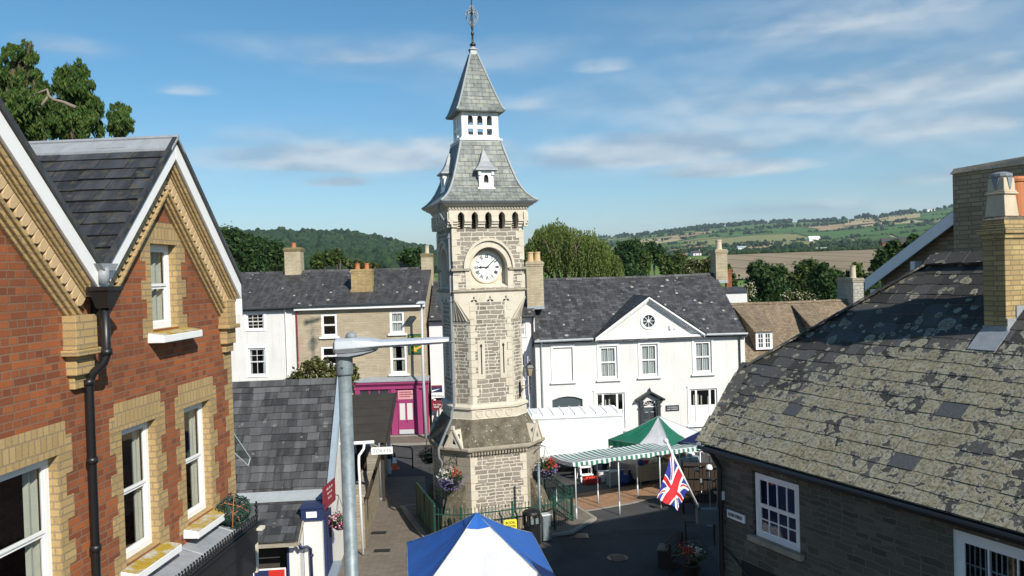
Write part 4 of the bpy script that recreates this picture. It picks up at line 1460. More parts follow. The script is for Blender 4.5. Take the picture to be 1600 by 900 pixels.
# vertical faces widen to the full square, broaches close the corners
for k in range(4):
    a = k * PI / 2
    tr = lambda p, a=a: (p[0] * math.cos(a) - p[1] * math.sin(a), p[0] * math.sin(a) + p[1] * math.cos(a), p[2])
    for p in ([(-.74, -1.28, 7.32), (.74, -1.28, 7.32), (1.28, -1.28, 8.14), (1.28, -1.28, 8.31), (-1.28, -1.28, 8.31), (-1.28, -1.28, 8.14)],
              [(-1.28, -.74, 7.32), (-.74, -1.28, 7.32), (-1.28, -1.28, 8.14)]):
        m.poly([tr(q) for q in p])
    # fluting ribs of the fan
    for i in range(1, 6):
        t_ = i / 6
        b0 = Vector((-1.28, -.74, 7.32)).lerp(Vector((-.74, -1.28, 7.32)), t_) + Vector((-.012, -.012, 0))
        m.beam(tr(b0), tr((-1.272 - .01, -1.272 - .01, 8.1)), .035, .03, (0, 0, 1))
m.build('broached_corner', M['dressed'], TW)
m = MB()
for k in range(4):
    a = k * PI / 2
    tr = lambda p, a=a: (p[0] * math.cos(a) - p[1] * math.sin(a), p[0] * math.sin(a) + p[1] * math.cos(a), p[2])
    rr = random.Random(20 + k)
    t_ = TMB(tr)
    t_.box(-.52, .52, -1.286, -1.20, 7.32, 7.95)
    t_.build('shaft_panel', M['tower_rubble'], TW)
    # toothed quoins
    z = 4.42; i = 0
    e = .016
    q = TMB(tr)
    while z < 7.75:
        h = .2 + .1 * rr.random()
        w1 = .13 + .10 * (i % 2) + .05 * rr.random()
        w2 = .13 + .10 * ((i + 1) % 2) + .05 * rr.random()
        zz = min(z + h - .012, 7.9)
        q.box(-.742, -.742 + w1, -1.28 - e, -1.2, z, zz)
        q.box(.742 - w2, .742, -1.28 - e, -1.2, z, zz)
        if zz < 7.3:
            # canted corner: stones at its two arrises
            A, B = Vector((-1.28, -.74, 0)), Vector((-.74, -1.28, 0))
            dd = (B - A).normalized(); nn = Vector((-1, -1, 0)).normalized() * e
            for (s0, s1) in ((0, .10 + .06 * (i % 2)), (.763 - .10 - .06 * ((i + 1) % 2), .763)):
                p0, p1 = A + dd * s0, A + dd * s1
                q.hexa([(p0 + nn) + Vector((0, 0, z)), (p1 + nn) + Vector((0, 0, z)), p1 - nn * 3 + Vector((0, 0, z)), p0 - nn * 3 + Vector((0, 0, z))],
                       [(p0 + nn) + Vector((0, 0, zz)), (p1 + nn) + Vector((0, 0, zz)), p1 - nn * 3 + Vector((0, 0, zz)), p0 - nn * 3 + Vector((0, 0, zz))])
        z += h; i += 1
    q.build('quoin', M['dressed'], TW)
    # slit windows in dressed frames, trefoil vents
    for xs in (-.38, .42):
        s_ = TMB(tr)
        hole = [(xs - .022, 5.45), (xs + .022, 5.45), (xs + .022, 6.38), (xs + .05, 6.44), (xs, 6.52), (xs - .05, 6.44), (xs - .022, 6.38)]
        wall(s_, [(xs - .13, 5.28), (xs + .13, 5.28), (xs + .13, 6.62), (xs - .13, 6.62)], [hole], -1.306, .09)
        for xx in (-.13, .13): s_.poly([(xs + xx, -1.306, 5.28), (xs + xx, -1.27, 5.28), (xs + xx, -1.27, 6.62), (xs + xx, -1.306, 6.62)])
        o = s_.build('slit_window', M['dressed'], TW)
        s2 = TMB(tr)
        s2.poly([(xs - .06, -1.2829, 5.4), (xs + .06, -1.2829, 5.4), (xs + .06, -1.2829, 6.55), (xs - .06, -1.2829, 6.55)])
        s2.build('slit_recess', M['louvre_shade'], o)
    v = TMB(tr)
    for xs in (-.58, 0, .58):
        for (dx, dz) in ((0, .07), (-.07, -.045), (.07, -.045)):
            c = Vector((xs, -1.286, 8.05))
            tip = c + Vector((dx * 1.7, 0, dz * 1.7))
            w_ = Vector((-dz, 0, dx)) * .45
            v.poly([c, c + Vector((dx, 0, dz)) + w_, tip, c + Vector((dx, 0, dz)) - w_])
    v.build('trefoil_vent', M['louvre_shade'], TW)
# string courses
def string(mb, z, s_, t_, e):
    mb.hexa([(p[0], p[1], z) for p in sq(s_ + e * .4, z)], [(p[0], p[1], z + t_) for p in sq(s_ + e, z)])
m = MB(); string(m, 8.30, 1.28, .055, .07); m.hexa(sq(1.35, 8.356), sq(1.29, 8.40)); m.build('string_course', M['dressed_grey'], TW, bev=.01)

# clock stage: four faces with arched recesses
SPR = 9.12
def arch_pts(w, hgt, n=14, x0=0.0):
    return [(x0 + w * math.cos(PI * i / n), SPR + hgt * math.sin(PI * i / n)) for i in range(n + 1)]
for k in range(4):
    a = k * PI / 2
    tr = lambda p, a=a: (p[0] * math.cos(a) - p[1] * math.sin(a), p[0] * math.sin(a) + p[1] * math.cos(a), p[2])
    cs = TW
    m = TMB(tr); rv = TMB(tr)
    hole = [(-.66, 8.47), (.66, 8.47)] + arch_pts(.66, .74)
    bell = [pointed(xc, .1, 10.50, 11.08) for xc in (-.97, -.485, 0, .485, .97)]
    wall(m, rect(-1.28, 1.28, 8.38, 11.2), [hole] + bell, -1.28, .36, rv)
    m.build('wall', M['tower_rubble'], cs)
    rv.build('arch_reveal', M['dressed'], cs)
    b = TMB(tr)
    b.poly([(-.7, -.921, 8.4), (.7, -.921, 8.4), (.7, -.921, 10), (-.7, -.921, 10)])
    # weathered sill in the recess
    b.hexa([(-.658, -1.279, 8.471), (.658, -1.279, 8.471), (.658, -.925, 8.471), (-.658, -.925, 8.471)], [(-.658, -1.279, 8.48), (.658, -1.279, 8.48), (.658, -.925, 8.60), (-.658, -.925, 8.60)])
    b.build('recess_panel', M['dressed'], cs)
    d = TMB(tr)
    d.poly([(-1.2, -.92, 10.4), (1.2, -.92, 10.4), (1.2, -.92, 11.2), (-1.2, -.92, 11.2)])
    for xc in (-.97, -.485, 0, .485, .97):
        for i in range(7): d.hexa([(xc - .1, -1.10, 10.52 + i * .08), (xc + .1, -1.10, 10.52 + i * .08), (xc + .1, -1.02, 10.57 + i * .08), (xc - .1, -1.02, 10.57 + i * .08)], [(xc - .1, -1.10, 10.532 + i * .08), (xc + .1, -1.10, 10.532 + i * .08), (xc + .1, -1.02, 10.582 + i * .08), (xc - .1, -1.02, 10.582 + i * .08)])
    d.build('belfry_louvre', M['louvre_shade'], cs)
    # moulded arch and hood
    g = TMB(tr)
    def arch_ring(w0, h0, w1, h1, y0, y1):
        A, B = arch_pts(w0, h0, 22), arch_pts(w1, h1, 22)
        for i in range(22):
            g.hexa([(A[i][0], y0, A[i][1]), (B[i][0], y0, B[i][1]), (B[i + 1][0], y0, B[i + 1][1]), (A[i + 1][0], y0, A[i + 1][1])],
                   [(A[i][0], y1, A[i][1]), (B[i][0], y1, B[i][1]), (B[i + 1][0], y1, B[i + 1][1]), (A[i + 1][0], y1, A[i + 1][1])])
    arch_ring(.661, .741, .70, .78, -1.26, -1.325)
    arch_ring(.701, .782, .84, .96, -1.2, -1.30)
    arch_ring(.841, .962, .92, 1.06, -1.2, -1.375)
    g.build('arch_moulding', M['dressed'], cs)
    # dressed jambs and corner quoins
    q = TMB(tr)
    rr = random.Random(k + 50)
    for sg in (-1, 1):
        q.box(min(sg * .663, sg * .86), max(sg * .663, sg * .86), -1.302, -1.2, 8.41, 9.05)
        z, i = 8.41, 0
        while z < 10.5:
            h = .22 + .06 * rr.random()
            w = .16 + .12 * (i % 2)
            if not (z < 9.2 and z + h > 9.05):
                q.box(min(sg * (1.28 - w), sg * 1.296), max(sg * (1.28 - w), sg * 1.296), -1.297, -1.2, z, min(z + h - .01, 10.5))
            z += h; i += 1
    q.build('quoin', M['dressed'], cs)
    q = TMB(tr)
    for sg in (-1, 1):
        x0, x1 = sorted((sg * .70, sg * 1.34))
        q.box(x0, x1, -1.36, -1.2, 9.06, 9.12)
        q.box(x0, x1, -1.335, -1.2, 9.121, 9.15)
    q.build('string_course', M['dressed_grey'], cs)
    # clock dial
    if k in (0, 1, 3):
        c0 = (0, -.921, 9.17)
        dl = TMB(tr)
        dl.lathe([(.50, 0), (.50, .05), (.0001, .052)], c0, 48, axis='y')
        dob = dl.build('clock_dial', M['dial'], cs)
        rg = TMB(tr)
        for (r0, r1, dd) in ((.50, .57, .085),):
            for i in range(48):
                p, q_ = 2 * PI * i / 48, 2 * PI * (i + 1) / 48
                def P(r_, t_, dy): return (c0[0] + r_ * math.cos(t_), c0[1] - dy, c0[2] + r_ * math.sin(t_))
                rg.hexa([P(r0, p, 0), P(r1, p, 0), P(r1, q_, 0), P(r0, q_, 0)], [P(r0, p, dd), P(r1, p, dd * .7), P(r1, q_, dd * .7), P(r0, q_, dd)])
        rg.build('dial_rim', M['cream_paint'], dob)
        nm = TMB(tr)
        def seg(r0, r1, ang, w, off=0.0, sl=0.0):
            u = Vector((math.sin(ang), 0, math.cos(ang)))
            v_ = Vector((math.cos(ang), 0, -math.sin(ang)))
            base = Vector((0, c0[1] - .055, c0[2]))
            nm.beam(base + u * (r0 - .012) + v_ * (off - sl), base + u * (r1 + .008) + v_ * (off + sl), w * 1.25, .006, (0, 1, 0))
        num = ['XII', 'I', 'II', 'III', 'IIII', 'V', 'VI', 'VII', 'VIII', 'IX', 'X', 'XI']
        wd = {'I': .030, 'V': .062, 'X': .066}
        for h in range(12):
            ang = h * PI / 6
            tot = sum(wd[ch] for ch in num[h])
            x = -tot / 2
            for ch in num[h]:
                xc = x + wd[ch] / 2
                if ch == 'I': seg(.325, .425, ang, .017, xc)
                elif ch == 'V':
                    seg(.325, .425, ang, .017, xc - .013, -.013); seg(.325, .425, ang, .010, xc + .013, .013)
                else:
                    seg(.325, .425, ang, .018, xc, -.022); seg(.325, .425, ang, .010, xc, .022)
                x += wd[ch]
        for i in range(60):
            seg(.452, .466 if i % 5 else .472, i * PI / 30, .012)
        nm.build('dial_lettering', M['black_paint'], dob)
        # hands at seven and a half minutes past nine
        for (nmn, ang, L, w, dy) in (('hour_hand', R(270 + 1.5), .30, .034, .075), ('minute_hand', R(47), .40, .030, .09)):
            hd = TMB(tr)
            u = Vector((math.sin(ang), 0, math.cos(ang)))
            base = Vector((0, c0[1] - dy, c0[2]))
            hd.beam(base - u * .07, base + u * L * .8, w, .008, (0, 1, 0))
            v_ = Vector((math.cos(ang), 0, -math.sin(ang)))
            if nmn == 'hour_hand':
                hd.prism([base + u * (L * .60) + v_ * .0, base + u * (L * .72) + v_ * .055, base + u * (L * .80) + v_ * .03, base + u * (L * 1.08), base + u * (L * .80) - v_ * .03, base + u * (L * .72) - v_ * .055], (0, -.01, 0))
            else:
                hd.prism([base + u * (L * .75) + v_ * .02, base + u * (L * 1.08) + v_ * .004, base + u * (L * 1.08) - v_ * .004, base + u * (L * .75) - v_ * .02], (0, -.01, 0))
            hd.lathe([(.03, 0), (.03, .012)], (base.x, base.y + .002, base.z), 12, axis='y')
            hd.build(nmn, M['black_paint'], dob)
    # corbel table between the openings
    f = TMB(tr)
    xs = [-1.28, -1.09, -.85, -.605, -.365, -.12, .12, .365, .605, .85, 1.09, 1.28]
    piers = [(-1.45, -1.085), (-.855, -.60), (-.37, -.115), (.115, .37), (.60, .855), (1.085, 1.45)]
    for (x0, x1) in piers:
        f.box(x0, x1, -1.33, -1.27, 10.56, 10.66)
        f.box(x0 - .0, x1 + .0, -1.385, -1.27, 10.661, 10.74)
        f.box(x0 - .0, x1 + .0, -1.43, -1.27, 10.741, 10.81)
        f.box(x0, x1, -1.40, -1.27, 10.811, 11.08)
    pts = [(-1.40, 11.08)]
    for xc in (-.97, -.485, 0, .485, .97):
        pass
    fr = TMB(tr)
    lst = [(-1.40, 10.95)]
    for xc in (-.97, -.485, 0, .485, .97):
        lst += [(xc - .115, 10.95), (xc - .085, 11.02), (xc, 11.09), (xc + .085, 11.02), (xc + .115, 10.95)]
    lst += [(1.40, 10.95), (1.40, 11.17), (-1.40, 11.17)]
    holes = []
    wall(fr, lst, [], -1.403, .1)
    for a_, b_ in zip(lst[:-3], lst[1:-2]):
        fr.poly([(a_[0], -1.403, a_[1]), (b_[0], -1.403, b_[1]), (b_[0], -1.27, b_[1]), (a_[0], -1.27, a_[1])])
    fr.v += []
    f.build('corbel', M['dressed'], cs, bev=.006)
    fr.build('frieze', M['dressed'], cs)
    dn = TMB(tr)
    for i in range(27):
        x = -1.40 + i * .1055
        dn.box(x, x + .055, -1.47, -1.40, 11.19, 11.25)
    dn.build('dentil_course', M['dressed'], cs)
m = MB()
m.hexa(sq(1.43, 11.15), sq(1.43, 11.185)); m.hexa(sq(1.425, 11.186), sq(1.425, 11.25)); m.hexa(sq(1.50, 11.251), sq(1.53, 11.29)); m.hexa(sq(1.57, 11.291), sq(1.62, 11.36))
m.build('cornice', M['dressed'], TW, bev=.008)
m = MB(); m.hexa(sq(1.66, 11.361), sq(1.73, 11.43)); m.build('gutter', M['lead'], TW)
# flared slate roof
prof = [(1.72, 11.435), (1.56, 11.55), (1.40, 11.72), (1.26, 11.95), (1.13, 12.25), (1.02, 12.6), (.90, 13.0), (.80, 13.35), (.735, 13.62)]
m = MB(); loft(m, [sq(h, z) for h, z in prof], False); m.build('roof', M['slate_tower'], TW)
m = MB()
for sx_, sy_ in ((1, -1), (1, 1), (-1, 1), (-1, -1)): m.tube([(sx_ * h, sy_ * h, z + .015) for h, z in prof], .045, 8)
m.build('hip_lead', M['lead_pale'], TW, smooth=True)
# dormers
for k in range(4):
    a = k * PI / 2
    tr = lambda p, a=a: (p[0] * math.cos(a) - p[1] * math.sin(a), p[0] * math.sin(a) + p[1] * math.cos(a), p[2])
    dr = empty('dormer', (0, 0, 0)); dr.parent = TW
    y0 = -1.27
    m = TMB(tr)
    wall(m, rect(-.26, .26, 11.93, 12.52), [pointed(0, .085, 12.08, 12.38)], y0, .1)
    for x in (-.26, .26): m.poly([(x, y0, 11.93), (x, -.95, 11.93), (x, -.95, 12.52), (x, y0, 12.52)])
    m.box(-.31, .31, y0 - .03, y0 + .04, 11.88, 11.93)
    for x in (-.235, .235): m.box(x - .045, x + .045, y0 - .05, y0 + .05, 12.36, 12.58)
    m.build('dormer_front', M['white_paint'], dr)
    m = TMB(tr); m.poly([(-.2, y0 + .09, 12.0), (.2, y0 + .09, 12.0), (.2, y0 + .09, 12.5), (-.2, y0 + .09, 12.5)]); m.build('dormer_opening', M['louvre_shade'], dr)
    m = TMB(tr)
    rp = [(.40, 12.53), (.385, 12.57), (.27, 12.68), (.17, 12.85), (.10, 13.05), (.05, 13.2), (.012, 13.3)]
    yc = y0 + .27
    loft(m, [[(h, yc - h, z), (h, yc + h, z), (-h, yc + h, z), (-h, yc - h, z)] for h, z in [(.36, 12.5)] + rp])
    m.poly([(.36, yc - .36, 12.5), (-.36, yc - .36, 12.5), (-.36, yc + .36, 12.5), (.36, yc + .36, 12.5)])
    m.build('dormer_roof', M['lead'], dr)
# louvred stage
m = MB(); m.hexa(sq(.735, 13.6), sq(.735, 13.66)); m.hexa(sq(.78, 13.661), sq(.78, 13.72)); m.hexa(sq(.70, 13.721), sq(.70, 13.78)); m.build('lantern_base', M['white_paint'], TW)
for k in range(4):
    a = k * PI / 2
    tr = lambda p, a=a: (p[0] * math.cos(a) - p[1] * math.sin(a), p[0] * math.sin(a) + p[1] * math.cos(a), p[2])
    m = TMB(tr)
    hs = []
    for xc in (-.35, .0, .35):
        hs.append(pointed(xc, .1, 14.20, 14.55)); hs.append(rect(xc - .1, xc + .1, 13.86, 14.08))
    hs += [[(x - .014, 14.60), (x + .014, 14.60), (x, 14.645)] for x in (-.42, -.21, 0, .21, .42)]
    wall(m, rect(-.66, .66, 13.78, 14.68), hs, -.66, .06)
    wall(m, rect(-.60, .60, 13.78, 14.68), [h[::-1] for h in hs], -.60, .001)
    for xc in (-.55, .55): m.box(xc - .11, xc + .11, -.672, -.66, 13.78, 14.66)
    m.build('lantern_side', M['white_paint'], TW)
m = MB(); m.box(-.58, .58, -.58, .58, 13.74, 13.80); m.build('lantern_floor', M['lead'], TW)
sp = [(.86, 14.66), (.88, 14.70), (.80, 14.82), (.66, 15.2), (.48, 15.75), (.30, 16.3), (.12, 16.87)]
m = MB(); loft(m, [sq(h, z) for h, z in sp]); m.poly([p for p in sq(.86, 14.66)]); m.build('spire', M['slate_tower'], TW)
m = MB()
for sx_, sy_ in ((1, -1), (1, 1), (-1, 1), (-1, -1)): m.tube([(sx_ * h, sy_ * h, z + .01) for h, z in sp[1:]], .035, 8)
m.hexa(sq(.13, 16.85), sq(.11, 17.02)); m.hexa(sq(.15, 17.021), sq(.15, 17.05)); m.lathe([(.12, 0), (.08, .08), (.05, .12)], (0, 0, 17.05), 12)
m.build('spire_lead', M['lead_pale'], TW, smooth=False)
# finial and vane
m = MB()
m.lathe([(.05, 0), (.10, .04), (.12, .09), (.06, .13), (.04, .18), (.032, .40), (.055, .45), (.06, .50), (.03, .55), (.03, .62), (.055, .68), (.03, .74), (.03, .9), (.022, 1.6), (.018, 2.6)], (0, 0, 17.14), 12)
fin = m.build('finial', M['black_iron'], TW, smooth=True)
m = MB()
for k in range(8):
    a = k * PI / 4
    pts = []
    for i in range(13):
        t_ = i / 12
        r_ = .035 + .20 * math.sin(t_ * PI * .62) ** 1.3
        pts.append((r_ * math.cos(a), r_ * math.sin(a), 17.86 + t_ * .52))
    for i in range(9):
        t_ = i / 8 * 1.6 * PI
        pts.append((((.225 - .055) + .055 * math.cos(t_)) * math.cos(a), (.17 + .055 * math.cos(t_)) * math.sin(a), 18.38 + .055 * math.sin(t_)))
    m.tube(pts, .014, 6)
    pts = [(.03 * math.cos(a), .03 * math.sin(a), 18.3), (.10 * math.cos(a), .10 * math.sin(a), 18.5), (.06 * math.cos(a), .06 * math.sin(a), 18.62), (.02 * math.cos(a), .02 * math.sin(a), 18.55)]
    m.tube(pts, .011, 6)
m.build('finial_crown', M['lead'], fin, smooth=True)
m = MB()
va = R(-17)
for a in (va, va + PI / 2):
    d = Vector((math.cos(a), math.sin(a), 0))
    m.tube([d * -.32 + Vector((0, 0, 18.93)), d * -.16 + Vector((0, 0, 18.98)), Vector((0, 0, 18.96)), d * .16 + Vector((0, 0, 18.98)), d * .32 + Vector((0, 0, 18.93))], .014, 6)
    m.ball((d * .33 + Vector((0, 0, 18.93))), .03); m.ball((d * -.33 + Vector((0, 0, 18.93))), .03)
m.prism([(-.05, 0, 19.4), (.35, 0, 19.42), (.5, 0, 19.52), (.35, 0, 19.62), (-.05, 0, 19.6), (-.4, 0, 19.7), (-.4, 0, 19.35)], (0, .01, 0))
m.build('weather_vane', M['black_iron'], fin)
# rain pipe down the shaded side
m = MB()
m.tube([(-1.70, -1.2, 11.38), (-1.70, -1.2, 11.1), (-1.55, -1.15, 10.85), (-1.36, -1.12, 10.72), (-1.36, -1.12, 4.4), (-1.46, -1.10, 4.2), (-1.47, -1.10, 3.95), (-1.98, -1.25, 3.0), (-1.98, -1.25, 2.7), (-1.86, -1.12, 2.5), (-1.84, -1.1, .3)], .045, 8)
for z in (10.2, 8.0, 6.6, 5.2): m.box(-1.43, -1.27, -1.18, -1.06, z, z + .05)
m.build('rain_pipe', M['pipe_grey'], TW, smooth=True)


# ------------------------------------------------------------------ things hung on and set round the tower
def flower_basket(root, r, seed, mix, size=.045, n=130, trail=True):
    rr = random.Random(seed)
    b = MB()
    b.lathe([(.03, -.26 * r / .3), (r * .45, -.24 * r / .3), (r * .85, -.10), (r, .0), (r * .97, .0), (r * .8, -.06)], (0, 0, 0), 14)
    b.build('basket', M['black_iron'], root)
    f = MB()
    for _ in range(26):
        d = Vector((rr.gauss(0, 1), rr.gauss(0, 1), abs(rr.gauss(0, .8)))).normalized()
        leaf_cloud(f, Vector((0, 0, .02)) + d * r * .75, r * .4, 12, size * 1.3, rr)
    if trail:
        for _ in range(22):
            a = rr.random() * 2 * PI
            leaf_cloud(f, Vector((math.cos(a) * r * .95, math.sin(a) * r * .95, -.12 - rr.random() * r)), r * .28, 9, size, rr, hang=.5)
    f.build('foliage', M['leaf_dark'], root, uv=False)
    for (matn, cnt, zlo, zhi, ctr) in mix:
        g = MB()
        for _ in range(cnt):
            for _t in range(30):
                d = Vector((rr.gauss(0, 1), rr.gauss(0, 1), rr.gauss(0, 1))).normalized()
                p = Vector((d.x * r * 1.12, d.y * r * 1.12, .03 + d.z * r * 1.0))
                if zlo * r <= p.z <= zhi * r and (ctr is None or d.x * ctr > -.2): break
            leaf_cloud(g, p, size * 1.6, 7, size, rr)
        g.build('blossom', M[matn], root, uv=False)


def bracket(root, dx, dy, z0=.75):
    """wrought iron arm from the wall at (dx, dy) out over the basket, with its chains"""
    m = MB()
    m.tube([(dx, dy, z0), (dx * .3, dy * .3, z0 + .06), (0, 0, z0 + .02)], .014, 6)
    m.tube([(dx, dy, z0 - .35), (dx * .7, dy * .7, z0 - .12), (dx * .25, dy * .25, z0 + .03)], .012, 6)
    m.tube([(dx, dy, z0 + .1), (dx, dy, z0 - .4)], .016, 6)
    for k in range(3):
        a = k * 2.1
        m.tube([(0, 0, z0 + .02), (.24 * math.cos(a), .24 * math.sin(a), 0)], .006, 5)
    m.build('bracket', M['black_iron'], root)


def basket_at(loc, dx, dy, r, seed, mix, label, **kw):
    root = empty('hanging_basket', loc, 0, label, 'hanging basket', 'hanging flower baskets')
    flower_basket(root, r, seed, mix, **kw)
    bracket(root, dx, dy)
    return root


wp = T.w(-1.36, -1.36)
dn_ = (T.w(-1, -1) - T.w(0, 0)).normalized()
p = wp + dn_ * .45
basket_at((p.x, p.y, 2.02), -dn_.x * .42, -dn_.y * .42, .38, 1, [('blossom_white', 34, .1, 1.2, -1), ('blossom_red', 14, .1, 1.2, 1), ('blossom_blue', 60, -1.3, .25, None)], 'flower basket with white and orange blooms over trailing violet at the tower left front corner')
wp = T.w(1.36, -1.36); dn_ = (T.w(1, -1) - T.w(0, 0)).normalized(); p = wp + dn_ * .5
basket_at((p.x, p.y, 2.05), -dn_.x * .5, -dn_.y * .5, .36, 2, [('blossom_red', 26, .1, 1.2, 1), ('blossom_white', 12, .0, 1.2, -1), ('blossom_blue', 40, -1.3, .3, None)], 'flower basket with bright red geraniums at the tower right front corner')
wp = T.w(-1.36, 1.36); dn_ = (T.w(-1, 1) - T.w(0, 0)).normalized(); p = wp + dn_ * .6
basket_at((p.x, p.y, 2.1), -dn_.x * .55, -dn_.y * .55, .34, 3, [('blossom_red', 10, .1, 1.2, None), ('blossom_white', 14, -.8, .6, None)], 'shaded flower basket with few red blooms behind the tower above the alley')

# wall lantern on the right side of the tower
lw = T.at(823, 580, -.9)
ln = empty('wall_lantern', T.w(1.08, -1.0, 4.53), T.rot, 'black iron wall lantern on a scrolled bracket on the right side of the tower', 'lantern')
m = MB()
m.tube([(0, 0, .55), (.52, 0, .55), (.55, 0, .6)], .022, 8); m.tube([(0, 0, .1), (.1, 0, .35), (.35, 0, .5)], .018, 8); m.box(-.02, .03, -.06, .06, 0, .75)
m.lathe([(.02, .30), (.03, .36), (.03, .48), (.045, .5), (.03, .55), (.03, .9), (.05, .92), (.05, 1.02)], (.5, 0, 0), 10)
m.tube([(.3, 0, 1.28), (.95, 0, 1.28)], .01, 6)
m.build('bracket', M['black_iron'], ln)
m = MB()
m.lathe([(.10, 1.02), (.19, 1.42)], (.5, 0, 0), 4, rot=PI / 4); m.build('lantern_pane', M['lantern_glass'], ln)
m = MB()
for k in range(4):
    a = PI / 4 + k * PI / 2
    m.tube([(.5 + .10 * math.cos(a), .10 * math.sin(a), 1.02), (.5 + .19 * math.cos(a), .19 * math.sin(a), 1.42)], .014, 5)
    m.tube([(.5 + .19 * math.cos(a), .19 * math.sin(a), 1.42), (.5 + .23 * math.cos(a), .23 * math.sin(a), 1.5)], .012, 5)
m.lathe([(.22, 1.42), (.235, 1.44), (.14, 1.58), (.09, 1.62), (.09, 1.68), (.03, 1.72), (.03, 1.76), (.045, 1.79), (.005, 1.86)], (.5, 0, 0), 4, rot=PI / 4)
m.build('lantern_cap', M['black_iron'], ln)
ln.scale = (.76, .76, .70)


# green railings round the tower, one run per side
def railing(a, b, label, n=None, gates=()):
    a, b = Vector(a), Vector(b)
    L = (b - a).length
    d = (b - a).normalized()
    root = empty('railing', (a.x, a.y, .11), math.atan2(d.y, d.x), label, 'railing', 'green railings round the tower')
    m = MB()
    for z in (.16, .88): m.box(0, L, -.012, .012, z, z + .04)
    m.build('rail', M['green_paint'], root)
    k = MB()
    nb = int(L / .115)
    k.tube([(0, 0, .04), (0, 0, 1.03)], .0105, 6)
    k.lathe([(.0105, 0), (.021, .03), (.003, .10)], (0, 0, 1.03), 6)
    b0 = k.build('bar', M['green_paint'], root)
    for i in range(1, nb):
        bi = b0 if i == 1 else b0.copy()
        if i > 1: COL.objects.link(bi)
        bi.parent = root
        bi.location = (L * i / nb, 0, 0)
    for x in (0, L):
        p = MB()
        p.box(x - .03, x + .03, -.03, .03, 0, 1.12); p.lathe([(.03, 0), (.045, .03), (.0, .1)], (x, 0, 1.12), 8)
        p.build('post', M['green_paint'], root)


rc = [T.w(*q) for q in ((-2.35, -2.05), (-1.55, -2.5), (0.2, -2.55), (1.7, -2.5), (2.65, -1.75), (2.65, 1.2), (-2.4, 1.6))]
railing(rc[1], rc[2], 'left half of the green spiked railings along the tower front')
railing(rc[2], rc[3], 'right half of the green spiked railings along the tower front')
railing(rc[3], rc[4], 'short angled run of green railings at the tower right front corner')
railing(rc[4], rc[5], 'green railings on the right side of the tower')
railing(rc[0], rc[1], 'short angled run of green railings at the tower left front corner')
# solid green boards on the alley side
for a, b, lab in ((rc[0], rc[0].lerp(rc[6], .42), 'nearer solid green gate panel on the alley side of the tower'), (rc[0].lerp(rc[6], .46), rc[0].lerp(rc[6], .85), 'farther solid green gate panel on the alley side of the tower')):
    d = (b - a)
    root = empty('gate_panel', (a.x, a.y, .11), math.atan2(d.y, d.x), lab, 'gate', 'green panels beside the alley')
    L = d.length
    m = MB(); m.box(.03, L - .03, -.015, .015, .1, 1.2); m.build('panel', M['green_paint'], root)
    f = MB(); f.box(0, L, -.03, .03, 1.2, 1.25); f.box(0, L, -.03, .03, .05, .1); f.box(0, .03, -.03, .03, 0, 1.2); f.box(L - .03, L, -.03, .03, 0, 1.2); f.box(L / 2 - .03, L / 2 + .03, -.028, .028, .1, 1.2); f.build('frame', M['green_paint'], root)

# litter bin, steel cabinet, book sign, slim posts
b = gnd(832, 850)
bn = empty('litter_bin', (b.x, b.y, .0), T.rot, 'round black litter bin with slotted hood in front of the railings', 'bin')
m = MB(); m.lathe([(.25, 0), (.27, .04), (.27, .62), (.29, .64), (.29, .68), (.0, .681)], (0, 0, 0), 20); m.build('body', M['black_paint'], bn, smooth=False)
m = MB(); m.lathe([(.29, 1.0), (.30, 1.03), (.27, 1.10), (.12, 1.16), (.0, 1.17)], (0, 0, 0), 20)
for k in range(8):
    a = k * PI / 4
    m.box(.27 * math.cos(a) - .035, .27 * math.cos(a) + .035, .27 * math.sin(a) - .035, .27 * math.sin(a) + .035, .66, 1.01)
m.build('hood', M['black_paint'], bn)
m = MB()
m.box(-.13, .13, -.305, -.298, .74, .93); m.build('opening_plate', M['steel'], bn)
b = gnd(854, 846)
cb = empty('utility_cabinet', (b.x, b.y, .0), T.rot, 'small steel utility cabinet beside the litter bin', 'cabinet')
m = MB(); m.box(-.15, .15, -.11, .11, .06, .88); m.build('body', M['steel'], cb, bev=.015)
m = MB(); m.box(-.17, .17, -.13, .13, .88, .93); m.build('lid', M['steel_pale'], cb, bev=.01)
m = MB(); m.box(-.12, .12, -.125, -.112, .14, .80); m.build('door', M['steel'], cb); m = MB(); m.box(.07, .09, -.14, -.125, .42, .54); m.build('handle', M['black_iron'], cb)
b = gnd(845, 848)
po = empty('signpost', (b.x, b.y, .0), T.rot, 'slim galvanised post standing at the right front of the tower', 'post')
m = MB(); m.tube([(0, 0, 0), (0, 0, 2.55)], .042, 12); m.build('post', M['steel'], po, smooth=True)
m = MB(); m.lathe([(.05, 0), (.05, .03), (.02, .06)], (0, 0, 2.55), 12); m.build('cap', M['steel'], po)
q = gnd(798, 842)
bs = empty('book_sign', atY(798, 829, 26.0), R(10), 'yellow board reading BOOK CENTRE above the blue gazebo edge', 'sign')
m = MB()
pp = []
w_, h_ = .21, .36
for (cx_, cz_, a0) in ((w_ - .04, .04, -90), (w_ - .04, h_ - .04, 0), (-w_ + .04, h_ - .04, 90), (-w_ + .04, .04, 180)):
    for i in range(4):
        a = R(a0 + 30 * i); pp.append((cx_ + .04 * math.cos(a), 0, cz_ + .04 * math.sin(a)))
m.prism(pp, (0, .02, 0)); m.build('board', M['yellow'], bs)
text(bs, 'BOOK', .115, (0, -.006, .255), M['black_paint'])
text(bs, 'CENTRE', .095, (0, -.006, .14), M['black_paint'])
m = MB(); m.tube([(0, .04, -bs.location.z), (0, .04, .3)], .02, 8); m.build('stand', M['steel'], bs)


